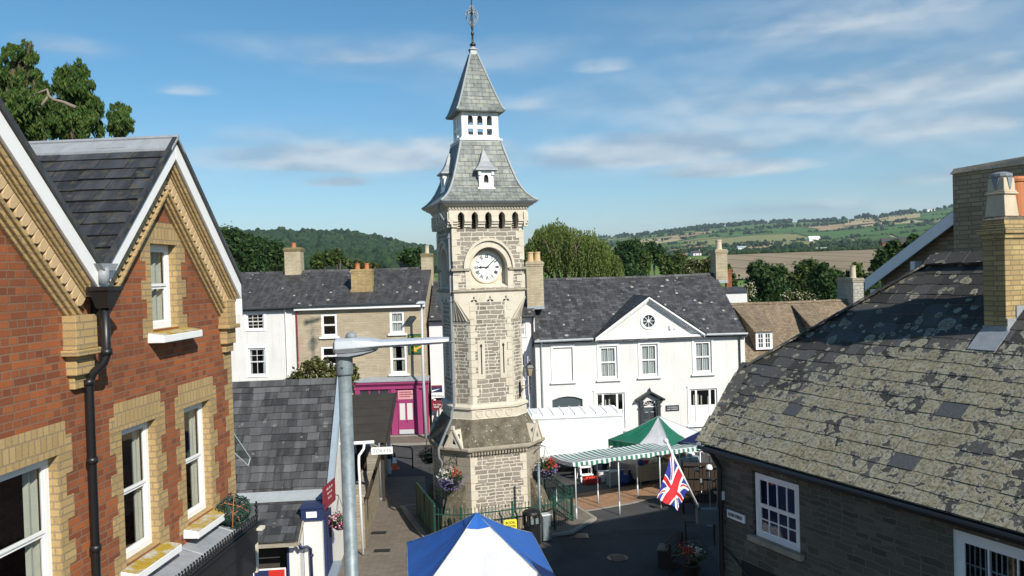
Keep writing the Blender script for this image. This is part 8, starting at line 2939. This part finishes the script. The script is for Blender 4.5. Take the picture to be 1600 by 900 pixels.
for ti, (T_, lab) in enumerate(((t1, 'on the canvas covered table'), (t2, 'on the grey cloth table'))):
    for i, (mt, w, h) in enumerate(goods[ti:ti + 5]):
        kind = {'blue_plastic': 'blue tub', 'red': 'red tin', 'cream_paint': 'cream jar', 'green_cloth': 'green tub', 'terracotta': 'orange pot', 'white_plastic': 'white dish', 'steel': 'grey tin'}[mt]
        c = Vector((-.65 + i * .32, -.05 + .12 * (i % 2), .79))
        wc = Matrix.Rotation(T_.rotation_euler.z, 4, 'Z') @ c
        o = bpy.data.objects.new('x', None); bpy.data.objects.remove(o)
        m = MB(); m.lathe([(w * .7, 0), (w, h * .3), (w, h * .8), (w * .8, h), (w * .7, h), (w * .6, h * .5)], (0, 0, 0), 12)
        ob = m.build(kind.replace(' ', '_'), M[mt], None)
        ob.location = T_.location + wc
        tag(ob, kind + ' standing ' + lab, kind.split()[1], 'goods on the market tables')
# yellow topped display stand with purple base
g = gnd(1029, 745)
o = empty('display_stand', g, 0, 'post with a bright yellow rounded top and purple skirt under the awning', 'stand')
m = MB(); m.tube([(0, 0, 0), (0, 0, 1.4)], .03, 8); m.build('post', M['dark_timber'], o)
m = MB(); m.lathe([(.12, 1.45), (.17, 1.5), (.18, 1.75), (.12, 1.9), (.0, 1.93)], (0, 0, 0), 14); m.build('yellow_top', M['yellow'], o, smooth=True)
m = MB(); m.lathe([(.16, .9), (.17, 1.3), (.12, 1.44)], (0, 0, 0), 14); m.build('skirt', M['maroon'], o)
# dark market trailer and plant stand under the navy gazebo
g = gnd(1100, 772)
o = empty('market_trailer', g, R(-10), 'dark green market trailer in the shade beside the stone corner', 'trailer')
m = MB(); m.box(-.8, .9, -.4, .9, .45, .75); m.box(-.8, .9, -.42, -.38, .751, 1.15); m.box(-.82, -.78, -.37, .9, .751, 1.15); m.build('bed', M['charcoal'], o, bev=.01)
for sx_ in (-.5, .6):
    m = MB(); m.lathe([(.12, 0), (.28, 0), (.30, -.03), (.30, -.14)], (sx_, -.45, .3), 18, axis='y'); m.build('wheel', M['rubber'], o)
pl_ = MB(); rr = random.Random(3)
o2 = empty('plant_tray', Vector((g.x, g.y + .2, .76)), 0, 'tray of leafy plants with yellowish heads on the dark trailer', 'plants')
for i in range(16): leaf_cloud(pl_, (rr.uniform(-.7, .8), rr.uniform(-.2, .6), .2 + .1 * rr.random()), .28, 18, .07, rr)
pl_.build('foliage', M['leaf_bush'], o2, uv=False)
m = MB(); m.box(-.75, .85, -.25, .75, .0, .06); m.build('tray', M['black_paint'], o2)
g2 = atY(1108, 731, 27.5)
o = empty('shelving_rack', (g2.x + .1, 29.0, 0), R(-8), 'tall dark shelving rack of goods behind the trailer', 'shelves')
m = MB()
for sx_ in (-.7, .7):
    for sy_ in (-.2, .2): m.box(sx_ - .02, sx_ + .02, sy_ - .02, sy_ + .02, 0, 1.9)
m.build('upright', M['black_iron'], o)
for z in (.4, .85, 1.3, 1.75):
    m = MB(); m.box(-.7, .7, -.22, .22, z, z + .03); m.build('shelf', M['dark_timber'], o)
m = MB()
for z in (.43, .88, 1.33):
    x = -.65
    while x < .6:
        w = rng.uniform(.08, .2); m.box(x, x + w, -.15, .15, z + .001, z + rng.uniform(.15, .38)); x += w + .02
m.build('stock', M['dark_timber'], o)
lgp = gnd(1108, 790)
o = empty('dome_lamp', (g2.x, 27.5, 0), 0, 'small white dome lamp on a thin stand beside the stone corner', 'lamp')
m = MB(); m.tube([(0, 0, 0), (0, 0, g2.z), (.1, 0, g2.z)], .018, 6); m.lathe([(.16, 0), (.16, .03)], (0, 0, 0), 12); m.build('stand', M['steel'], o)
m = MB(); m.lathe([(.12, -.05), (.12, 0), (.09, .09), (.0, .13)], (0, 0, g2.z), 14); m.build('shade', M['white_plastic'], o, smooth=True)
# parked dark car beyond the stall, under the gazebo side
# grey side wall of the green gazebo
a, b = gnd(951, 752), gnd(975, 757)

# ------------------------------------------------------------------ flag on a slanting pole at the stone corner
fb, ft = atY(1093, 796, 15.05), atY(1041, 690, 14.3)
fp = empty('flag_pole', fb, 0, 'white flag pole slanting out from the stone building corner', 'flag pole')
rel = ft - fb
m = MB(); m.tube([(0, 0, 0), rel], .021, 10); m.build('pole', M['white_paint'], fp, smooth=True)
m = MB(); m.ball(rel + rel.normalized() * .02, .045, sub=1); m.build('finial', M['white_paint'], fp, smooth=True)
m = MB(); m.box(-.05, .35, -.05, .12, -.28, -.0); m.tube([(0, 0, -.02), rel * .09], .035, 8); m.build('socket', M['slate_door'], fp)
def on_pole(px, py):
    best = min((i / 400 for i in range(401)), key=lambda t_: (Vector((ray(px, py))).cross(((fb + rel * t_) - Vector((0, 0, CAMH))).normalized())).length)
    return fb + rel * best
A_, B_ = on_pole(1050, 706), on_pole(1079, 765)
Dd, Cc = atY(1023, 777, 14.05), atY(1058, 795, 14.35)
fl = empty('flag', A_, 0, 'union flag in red white and blue hanging limp from the slanting pole', 'flag')
NU, NV_ = 110, 66
m = MB()
def fpt(u, v):
    # u along the fly, v down the hoist
    top_, bot = A_.lerp(Dd, u), B_.lerp(Cc, u)
    p_ = top_.lerp(bot, v)
    am = .11 * (u ** .7)
    fold = math.sin(v * 11 + u * 2.2) * .65 + math.sin(v * 5.2 - u * 4.5 + 1) * .6
    p_ = p_ + Vector((.22 * am * math.sin(v * 9 + 1), -am * fold, -.06 * math.sin(PI * u) * (1 - v) + .05 * math.sin(PI * u) * v * math.sin(u * 9)))
    return p_ - A_
def jack(u, v):
    """0 blue, 1 white, 2 red on a 2:1 union flag"""
    x, y = (u - .5) * 60, (v - .5) * 30
    if abs(x) < 3 or abs(y) < 3: return 2
    if abs(x) < 5 or abs(y) < 5: return 1
    s5 = math.sqrt(5)
    d1 = (x * 1 + y * 2) / s5 * (1)          # distance to the diagonals
    d2 = (x * 1 - y * 2) / s5
    for d_, q in ((d1, -1), (d2, 1)):
        if abs(d_) < 3:
            side = d_ if x > 0 else -d_
            if q > 0: side = -side
            if 0 < side * 1 < 2: return 2
            return 1
    return 0
V = [fpt(i / NU, j / NV_) for j in range(NV_ + 1) for i in range(NU + 1)]
cols = {0: [], 1: [], 2: []}
m.add(V, [])
for j in range(NV_):
    for i in range(NU):
        m.f.append([j * (NU + 1) + i, j * (NU + 1) + i + 1, (j + 1) * (NU + 1) + i + 1, (j + 1) * (NU + 1) + i]); m.r.append(.5); m.m.append(jack((i + .5) / NU, (j + .5) / NV_))
fo = m.build('flag_cloth', [M['flag_blue'], M['flag_white'], M['flag_red']], fl, smooth=True)

# ------------------------------------------------------------------ furniture in the shade at the bottom right
g = gnd(1046, 884)
o = empty('wooden_chest', g, R(-20), 'dark wooden chest with a paler lid standing on the shaded road', 'chest')
m = MB(); m.box(-.30, .30, -.28, .28, 0, .52); m.build('box', M['dark_timber'], o, bev=.008)
m = MB(); m.box(-.33, .33, -.31, .31, .521, .56); m.build('lid', m_plain('paler wood', (.16, .13, .1), .8, .4, 4), o, bev=.006)  # lid in a lighter brown than the box
g = gnd(1072, 892)
o = empty('garden_bench', g, R(62), 'dark slatted garden bench with pale hooped arms beside the wooden chest', 'bench')
m = MB()
for i in range(5): m.box(-.65, .65, -.25 + i * .1, -.17 + i * .1, .42, .45)
m.build('seat', M['dark_timber'], o)
m = MB()
for i in range(5): m.hexa([(-.65, .27 + i * .03, .52 + i * .1), (.65, .27 + i * .03, .52 + i * .1), (.65, .29 + i * .03, .52 + i * .1), (-.65, .29 + i * .03, .52 + i * .1)], [(-.65, .29 + i * .03, .59 + i * .1), (.65, .29 + i * .03, .59 + i * .1), (.65, .31 + i * .03, .59 + i * .1), (-.65, .31 + i * .03, .59 + i * .1)])
m.build('backrest', M['dark_timber'], o)
for sx_ in (-.62, .62):
    for (y, z) in ((-.25, .42), (.27, .95)):
        m = MB(); m.box(sx_ - .03, sx_ + .03, y - .03, y + .03, 0, z); m.build('leg', M['dark_timber'], o)
    m = MB(); m.tube([(sx_, -.27, .42), (sx_, -.30, .60), (sx_, -.22, .72), (sx_, -.08, .70), (sx_, .25, .62)], .022, 8); m.build('arm', M['bark_pale'], o, smooth=True)
table(1094, 846, 1.0, .7, .75, -12, 'dark_timber', 'dark wooden table standing against the stone corner', None, 'wooden_table')
g = gnd(1080, 905)
pt = empty('flower_tub', (g.x, g.y, 0), 0, 'tub of red and white flowers at the bottom edge beside the bench', 'flower tub')
m = MB(); m.lathe([(.20, 0), (.28, .42), (.30, .42), (.30, .46), (.24, .46), (.2, .3)], (0, 0, 0), 16); m.build('tub', M['dark_timber'], pt)
f = MB(); rr = random.Random(6)
for i in range(26): leaf_cloud(f, (rr.gauss(0, .22), rr.gauss(0, .2), .56 + rr.random() * .25), .2, 12, .06, rr)
f.build('foliage', M['leaf_dark'], pt, uv=False)
for mt, n, cx_ in (('blossom_red', 15, -.1), ('blossom_white', 8, .14)):
    f = MB()
    for i in range(n): leaf_cloud(f, (cx_ + rr.gauss(0, .10), rr.gauss(-.08, .12), .78 + rr.random() * .16), .11, 9, .055, rr)
    f.build('blossom', M[mt], pt, uv=False)

# ------------------------------------------------------------------ trees
px_tree('conifer_tree', 'tall drooping conifer at the far left with a leaning top', 30, [(20, 190, 66, 66), (78, 195, 30, 34), (68, 160, 16, 22), (35, 130, 42, 45), (30, 90, 26, 30), (-10, 150, 40, 60), (60, 175, 26, 30), (55, 130, 16, 20), (45, 72, 9, 12), (20, 76, 7, 12)], 560, 90, .17, 41, 'leaf_conifer', 'conifers behind the brick house', base_px=25, trunk_r=.3, hang=.6, clump_r=.075, flat=1.5)
px_tree('conifer_tree', 'rounded conifer with a bare bent branch showing between two crowns', 31, [(118, 190, 40, 45), (120, 140, 32, 38), (128, 112, 17, 18), (95, 122, 12, 16), (145, 165, 14, 28), (90, 185, 28, 30)], 500, 90, .17, 42, 'leaf_conifer', 'conifers behind the brick house', base_px=112, trunk_r=.28, hang=.6, clump_r=.08, flat=1.5)
px_tree('conifer_tree', 'small pointed conifer just above the lead ridge', 32, [(190, 195, 19, 25), (192, 172, 11, 15), (178, 168, 5, 8)], 150, 80, .15, 43, 'leaf_conifer', 'conifers behind the brick house', base_px=190, trunk_r=.16, hang=.6, clump_r=.10, flat=1.5)
# the bare bent branch between the crowns
bb_ = [atY(x, y, 29.3) for x, y in ((38, 174), (60, 166), (72, 146), (70, 142), (45, 152))]
br_ = [atY(x, y, 29.3) for x, y in ((118, 168), (100, 160), (84, 156), (76, 150), (74, 140), (58, 146), (35, 152))]
ob = [o for o in COL.objects if o.name.startswith('conifer_tree') and 'bent branch' in o.get('label', '')][0]
m = MB()
L0 = Vector(ob.location)
m.tube([p_ - L0 for p_ in br_], [.07, .06, .055, .06, .05, .04, .02], 7); m.tube([br_[3] - L0, atY(62, 168, 29.3) - L0, atY(46, 176, 29.3) - L0, atY(34, 174, 29.3) - L0], [.05, .045, .03, .015], 7)
m.build('bare_branch', M['bark_pale'], ob, smooth=True)
px_tree('broadleaf_tree', 'dark broadleaf tree left most of the wood, tucked behind the white bargeboard', 105, [(352, 390, 32, 42), (345, 372, 16, 20)], 130, 60, .42, 44, 'leaf_dark', 'dark trees left of the tower', trunk_r=.4)
px_tree('broadleaf_tree', 'dark broadleaf tree in the middle of the wood behind the white terraced house', 108, [(395, 398, 30, 34), (385, 378, 16, 16), (408, 380, 12, 12)], 130, 60, .42, 45, 'leaf_dark', 'dark trees left of the tower', trunk_r=.4)
px_tree('broadleaf_tree', 'dark broadleaf tree just left of the stone chimney with the red pot', 112, [(432, 402, 24, 28), (428, 385, 12, 12)], 110, 60, .42, 46, 'leaf_dark', 'dark trees left of the tower', trunk_r=.4)
px_tree('small_tree', 'small green tree right of the stone chimney with the red pot', 74, [(498, 408, 18, 12), (510, 402, 12, 9)], 60, 56, .3, 47, 'leaf_mid', 'small trees behind the terrace roofs', trunk_r=.15)
px_tree('small_tree', 'small yellow green tree left of the yellow chimney with two red pots', 78, [(526, 405, 14, 12), (524, 396, 10, 8), (543, 413, 10, 8)], 60, 56, .3, 48, 'leaf_mid', 'small trees behind the terrace roofs', trunk_r=.15)
px_tree('small_tree', 'low olive tree hugging the terrace ridge behind the yellow chimney', 72, [(558, 414, 16, 6), (585, 415, 12, 5)], 40, 56, .28, 49, 'leaf_yellow', 'small trees behind the terrace roofs', trunk_r=.12)
px_tree('small_tree', 'dark rounded tree beside the chimney at the right end of the terrace', 85, [(640, 402, 18, 13), (650, 396, 12, 9)], 70, 56, .32, 50, 'leaf_dark', 'small trees behind the terrace roofs', trunk_r=.15)
# weeping willow: hanging ribbons from arching limbs
wD = 72
wp_ = atY(892, 430, wD)
wl_ = empty('willow_tree', (wp_.x, wD, 0), 0, 'big weeping willow behind the white house roof right of the tower', 'tree')
rr = random.Random(77)
cr_ = MB(); tk = MB()
s_ = wD / FOC
def wtop(px):
    return lerp_tab([(800, 410), (822, 380), (838, 356), (855, 352), (872, 349), (890, 357), (905, 360), (920, 362), (935, 373), (950, 386), (962, 400), (972, 418)], px)
for _ in range(3600):
    px = rr.uniform(806, 972)
    top_ = wtop(px) + abs(rr.gauss(0, 18)) + 9 * noise.noise(Vector((px / 9.0, 0, 2))) + 5 * noise.noise(Vector((px / 3.0, 4, 2)))
    dep = rr.uniform(-1, 1) * 4.6 * math.sqrt(max(.05, 1 - ((px - 890) / 88) ** 2))
    p0 = atY(px, top_, wD)
    if noise.noise(Vector((px / 10.0, dep * .5, top_ / 22.0))) < -.18: continue
    L = rr.uniform(1.2, 3.6)
    base = Vector((p0.x - wp_.x, dep, p0.z))
    sway = Vector((rr.gauss(0, .10) + (px - 890) * .0015, rr.gauss(0, .1), 0))
    n = int(L / .22)
    q = rr.random()
    for i in range(n):
        t_ = i / n
        c = base + sway * t_ * t_ * 2 + Vector((rr.gauss(0, .04), rr.gauss(0, .04), -L * t_ + .35 * math.sin(min(1, t_ * 3) * PI) * .5))
        a = Vector((rr.uniform(-.5, .5), rr.uniform(-.5, .5), -1)).normalized()
        b = a.cross(Vector((rr.gauss(0, 1), rr.gauss(0, 1), rr.gauss(0, .3)))).normalized()
        l_ = .19
        cr_.add([c - a * l_ * .2, c + b * .055 + a * l_ * .4, c + a * l_, c - b * .055 + a * l_ * .4], [(0, 1, 2, 3)], min(1, max(0, q * .6 + rr.random() * .4)))
cr_.build('crown', M['leaf_willow'], wl_, uv=False)
tk.tube([(0, 0, -.1), (.1, 0, 3), (-.2, 0, 6)], [.6, .5, .4], 10)
for (x, y) in ((845, 372), (870, 362), (900, 370), (925, 378), (945, 400), (830, 395)):
    e = atY(x, y, wD)
    tk.tube([(-.2, 0, 5.6), ((e.x - wp_.x) * .5, 0, 8.5 + rr.random()), (e.x - wp_.x, rr.uniform(-1, 1), e.z)], [.28, .17, .05], 7)
for (x0_, y0_, x1_, y1_) in ((893, 402, 908, 372), (858, 396, 848, 372), (868, 400, 862, 380), (900, 398, 893, 370)):
    a_, b_ = atY(x0_, y0_, wD - 4.4), atY(x1_, y1_, wD - 4.0)
    W0 = Vector((wp_.x, wD, 0))
    tk.tube([a_ - W0, a_.lerp(b_, .5) + Vector((.1, 0, .1)) - W0, b_ - W0], [.09, .06, .02], 6)
tk.build('trunk', M['bark'], wl_, smooth=True)
# trees and shrubs behind the white house
G1 = 'trees behind the white house'
px_tree('broadleaf_tree', 'dark tall tree just right of the willow', 165, [(985, 395, 26, 22), (975, 385, 14, 13)], 90, 56, .6, 51, 'leaf_dark', G1)
px_tree('broadleaf_tree', 'dark tree second right of the willow on the hill foot', 170, [(1018, 392, 20, 18), (1028, 398, 14, 14)], 80, 56, .6, 52, 'leaf_dark', G1)
px_tree('broadleaf_tree', 'slim green tree rising in the gap behind the white house ridge', 125, [(1008, 410, 11, 20), (1006, 400, 8, 10)], 60, 56, .45, 53, 'leaf_mid', G1)
px_tree('broadleaf_tree', 'mid green tree standing above the pediment apex', 110, [(1042, 416, 16, 16), (1034, 406, 9, 9)], 70, 56, .4, 54, 'leaf_mid', G1)
px_tree('broadleaf_tree', 'rounded green tree left of the slim chimney', 118, [(1060, 410, 12, 22), (1072, 420, 12, 14)], 70, 56, .4, 55, 'leaf_mid', G1)
px_tree('shrub', 'blossoming shrub against the slim chimney on the white house ridge', 92, [(1092, 418, 22, 16), (1108, 412, 12, 14), (1080, 424, 12, 10)], 90, 56, .3, 56, 'leaf_yellow', G1, blossom=('blossom_cream', 60, .16), trunk_r=.12)
px_tree('shrub', 'low dark shrub at the right foot of the willow', 95, [(980, 424, 20, 12), (965, 428, 10, 10), (1000, 428, 14, 8)], 70, 56, .32, 57, 'leaf_dark', G1, trunk_r=.12)
px_tree('shrub', 'thin upright shrub just right of the slim chimney', 85, [(1138, 428, 7, 18), (1146, 440, 7, 14)], 40, 50, .26, 58, 'leaf_mid', G1, trunk_r=.1)
G2 = 'trees below the ploughed field'
px_tree('broadleaf_tree', 'broad dark green tree left most below the ploughed field', 76, [(1195, 440, 36, 26), (1185, 422, 18, 15), (1215, 428, 20, 16), (1180, 462, 30, 16), (1215, 464, 30, 14)], 220, 60, .3, 59, 'leaf_dark', G2, blossom=('blossom_cream', 26, .15))
px_tree('broadleaf_tree', 'taller rounded tree in the middle below the ploughed field', 88, [(1262, 434, 28, 26), (1263, 418, 18, 15), (1240, 442, 20, 20), (1255, 462, 30, 14)], 190, 60, .32, 60, 'leaf_mid', G2)
px_tree('broadleaf_tree', 'dark leafy tree left of the grey stone chimney', 80, [(1292, 444, 28, 24), (1285, 424, 16, 12), (1306, 430, 15, 12), (1295, 464, 32, 14)], 180, 60, .3, 61, 'leaf_dark', G2)
px_tree('broadleaf_tree', 'thin crowned tree right behind the grey stone chimney', 84, [(1338, 424, 14, 16), (1352, 440, 18, 22), (1333, 444, 14, 20), (1360, 455, 18, 18)], 120, 60, .3, 62, 'leaf_mid', G2)
px_tree('broadleaf_tree', 'dark bronze tree against the white bargeboard', 62, [(1378, 408, 16, 18), (1365, 416, 10, 10), (1400, 396, 18, 20), (1425, 380, 16, 16)], 130, 62, .26, 63, 'leaf_dark', G2)
px_tree('shrub', 'white flowering shrub on the left above the tiled roof', 62, [(1160, 462, 8, 16), (1170, 452, 8, 12)], 40, 50, .22, 64, 'leaf_yellow', G2, blossom=('blossom_cream', 60, .13), trunk_r=.08)
px_tree('shrub', 'cream flowering shrub above the middle of the tiled roof', 62, [(1250, 464, 14, 8), (1232, 462, 10, 9), (1265, 468, 8, 5)], 46, 50, .22, 65, 'leaf_yellow', G2, blossom=('blossom_cream', 60, .13), trunk_r=.08)
px_tree('flowering_bush', 'bush with cream blossom between the white cottage roof and the stone house', 33, [(505, 588, 42, 26), (478, 592, 30, 16), (540, 585, 24, 24), (500, 572, 26, 12), (455, 596, 18, 9)], 150, 56, .13, 66, 'leaf_bush', None, blossom=('blossom_cream', 110, .06), trunk_r=.1)

# ------------------------------------------------------------------ sky, sun, camera
AZ, EL = 33.0, 35.0
Ld = Vector((-math.sin(R(AZ)) * math.cos(R(EL)), math.cos(R(AZ)) * math.cos(R(EL)), -math.sin(R(EL))))
sl_d = bpy.data.lights.new('sun', 'SUN')
sl_d.energy = 5.0
sl_d.angle = R(.53)
sl_d.color = (1.0, .94, .84)
so = bpy.data.objects.new('sun', sl_d)
COL.objects.link(so)
so.rotation_euler = Ld.to_track_quat('-Z', 'Y').to_euler()
so.location = (20, -20, 40)

W = bpy.data.worlds.new('World')
S.world = W
W.use_nodes = True
nt = W.node_tree
for n in list(nt.nodes): nt.nodes.remove(n)
def N(t, **k):
    x = nt.nodes.new(t)
    for a, b in k.items(): setattr(x, a, b)
    return x
def wm(op, a, b=None, c=None, clamp=False):
    x = N('ShaderNodeMath', operation=op); x.use_clamp = clamp
    for i, q in enumerate((a, b, c)):
        if q is None: continue
        if isinstance(q, (int, float)): x.inputs[i].default_value = q
        else: nt.links.new(q, x.inputs[i])
    return x.outputs[0]
sky = N('ShaderNodeTexSky', sky_type='NISHITA')
sky.sun_disc = False
sky.sun_elevation = R(EL)
sky.sun_rotation = math.atan2(-Ld.x, -Ld.y)
sky.altitude = 120
sky.air_density = 1.0
sky.dust_density = .35
sky.ozone_density = 3.5
bg = N('ShaderNodeBackground'); bg.inputs[1].default_value = .094
hs = N('ShaderNodeHueSaturation'); hs.inputs['Saturation'].default_value = 1.22; hs.inputs['Hue'].default_value = .488
nt.links.new(sky.outputs[0], hs.inputs['Color']); nt.links.new(hs.outputs[0], bg.inputs[0])
tc = N('ShaderNodeTexCoord')
sp3 = N('ShaderNodeSeparateXYZ'); nt.links.new(tc.outputs['Generated'], sp3.inputs[0])
az = wm('ARCTAN2', sp3.outputs[0], sp3.outputs[1])
el = wm('ARCSINE', sp3.outputs[2])
cv = N('ShaderNodeCombineXYZ')
nt.links.new(wm('MULTIPLY', az, 5.5), cv.inputs[0]); nt.links.new(wm('MULTIPLY', el, 16.0), cv.inputs[1])
nz = N('ShaderNodeTexNoise'); nz.inputs['Scale'].default_value = 1.15; nz.inputs['Detail'].default_value = 6; nz.inputs['Roughness'].default_value = .46; nz.inputs['Distortion'].default_value = .15
nt.links.new(cv.outputs[0], nz.inputs['Vector'])
# cloud banks: centre (pixel), half sizes (pixels), strength
banks = [(1400, 150, 360, 58, 1.05), (1330, 30, 300, 40, .85), (900, 160, 190, 28, .55), (560, 100, 190, 34, .5), (760, 80, 200, 46, .5), (1200, 330, 330, 16, .5), (1500, 275, 180, 26, .65), (110, 75, 90, 20, .6), (1480, 200, 170, 28, .6), (390, 60, 120, 20, .45), (420, 215, 190, 26, .6), (1010, 240, 260, 34, .5), (520, 255, 260, 34, .5)]
puffs = [(1010, 244, 215, 42, 1.15), (550, 254, 270, 38, 1.1), (1150, 266, 130, 24, 1.05), (525, 286, 70, 16, .9), (940, 106, 80, 26, .68), (700, 242, 130, 34, 1.0), (1380, 150, 330, 62, .92), (290, 143, 60, 17, .64), (1470, 200, 220, 40, .85), (1330, 35, 330, 45, .72), (560, 92, 190, 36, .66), (1240, 328, 300, 20, .66), (1500, 278, 170, 28, .72), (100, 75, 90, 24, .64), (860, 165, 200, 34, .62)]
nzp = N('ShaderNodeTexNoise'); nzp.inputs['Scale'].default_value = 4.2; nzp.inputs['Detail'].default_value = 6; nzp.inputs['Roughness'].default_value = .52
nt.links.new(cv.outputs[0], nzp.inputs['Vector'])
def lobe(x, y, hx_, hy_, st_, flat=0.0):
    d_ = ray(x, y).normalized()
    a0 = math.atan2(d_.x, d_.y); e0 = math.asin(d_.z)
    da = wm('MULTIPLY', wm('SUBTRACT', az, a0), FOC / hx_)
    de = wm('MULTIPLY', wm('SUBTRACT', el, e0), FOC / hy_)
    if flat: de = wm('ADD', de, wm('MULTIPLY', wm('MINIMUM', de, 0.0), flat))
    r2 = wm('ADD', wm('MULTIPLY', da, da), wm('MULTIPLY', de, de))
    return wm('MULTIPLY', wm('EXPONENT', wm('MULTIPLY', r2, -.8)), st_)
tot = pf = None
for b_ in banks:
    g = lobe(*b_)
    tot = g if tot is None else wm('ADD', tot, g)
for b_ in puffs:
    g = lobe(*b_, flat=1.1)
    pf = g if pf is None else wm('MAXIMUM', pf, g)
# clouds elsewhere round the sky so that the light and other views are not empty
outside = wm('MULTIPLY', wm('GREATER_THAN', wm('ABSOLUTE', az), .75), .25)
tot = wm('ADD', wm('MINIMUM', tot, 1.35), outside)
dens = wm('MULTIPLY', wm('SUBTRACT', wm('MULTIPLY', tot, wm('ADD', .10, wm('MULTIPLY', nz.outputs[0], 1.35))), .26), 1.25, clamp=True)
pd = wm('MULTIPLY', wm('SUBTRACT', wm('MULTIPLY', pf, wm('ADD', .35, wm('MULTIPLY', wm('ADD', wm('MULTIPLY', nz.outputs[0], .5), wm('MULTIPLY', nzp.outputs[0], .5)), 1.3))), .30), 1.55, clamp=True)
pd = wm('MULTIPLY', wm('MULTIPLY', pd, pd), wm('SUBTRACT', 3.0, wm('MULTIPLY', pd, 2.0)))
sm = None
for b_ in ((1400, 150, 380, 66, .95), (1010, 246, 230, 36, .8), (560, 256, 280, 36, .75), (1340, 25, 320, 46, .7), (1300, 330, 320, 22, .6)):
    g = lobe(*b_, flat=.5)
    sm = g if sm is None else wm('MAXIMUM', sm, g)
sm = wm('MULTIPLY', sm, wm('ADD', .15, wm('MULTIPLY', nz.outputs[0], 1.05)), clamp=True)
dens = wm('MAXIMUM', sm, dens)
dens = wm('MAXIMUM', wm('MULTIPLY', dens, .66), wm('MULTIPLY', pd, .78))
# cloud colour: sunlit tops, greyer bases
cv2 = N('ShaderNodeCombineXYZ')
nt.links.new(wm('MULTIPLY', az, 5.5), cv2.inputs[0]); nt.links.new(wm('MULTIPLY', wm('ADD', el, .014), 16.0), cv2.inputs[1])
nz2 = N('ShaderNodeTexNoise'); nz2.inputs['Scale'].default_value = 1.15; nz2.inputs['Detail'].default_value = 6; nz2.inputs['Roughness'].default_value = .46; nz2.inputs['Distortion'].default_value = .15
nt.links.new(cv2.outputs[0], nz2.inputs['Vector'])
lit = wm('ADD', .5, wm('MULTIPLY', wm('SUBTRACT', nz.outputs[0], nz2.outputs[0]), 5.0), clamp=True)
mixc = N('ShaderNodeMix', data_type='RGBA')
nt.links.new(lit, mixc.inputs[0]); mixc.inputs[6].default_value = (.30, .39, .48, 1); mixc.inputs[7].default_value = (.60, .64, .66, 1)
bg2 = N('ShaderNodeBackground'); nt.links.new(mixc.outputs[2], bg2.inputs[0]); bg2.inputs[1].default_value = 1.0
mx = N('ShaderNodeMixShader'); nt.links.new(dens, mx.inputs[0]); nt.links.new(bg.outputs[0], mx.inputs[1]); nt.links.new(bg2.outputs[0], mx.inputs[2])
wo_ = N('ShaderNodeOutputWorld'); nt.links.new(mx.outputs[0], wo_.inputs[0])

cam = bpy.data.cameras.new('camera')
cam.sensor_width = 36
cam.lens = FOC / 1600 * 36
cam.clip_start = .1
cam.clip_end = 30000
co = bpy.data.objects.new('camera', cam)
COL.objects.link(co)
mw = Matrix.Identity(4)
for i in range(3):
    mw[i][0], mw[i][1], mw[i][2] = Rv[i], Uv[i], -Fv[i]
mw[2][3] = CAMH
co.matrix_world = mw
S.camera = co
S.view_settings.view_transform = 'Standard'
S.view_settings.look = 'None'
S.view_settings.exposure = .36
S.view_settings.gamma = 1.0
S.render.engine = 'CYCLES'
# the summer air over the valley
hz = MB(); hz.box(-9600, 9600, -9600, 9600, -1.2, 420)
t_ = NT('air'); t_.t.nodes.remove(t_.b)
pv = t_.n('ShaderNodeVolumePrincipled'); pv.inputs['Density'].default_value = .00008; pv.inputs['Color'].default_value = (.72, .84, 1, 1); pv.inputs['Anisotropy'].default_value = .2
t_.l(pv.outputs[0], t_.out.inputs['Volume'])
tag(hz.build('haze', t_.mat, None, uv=False), kind='stuff')
S.cycles.max_bounces = 8
S.cycles.transparent_max_bounces = 16
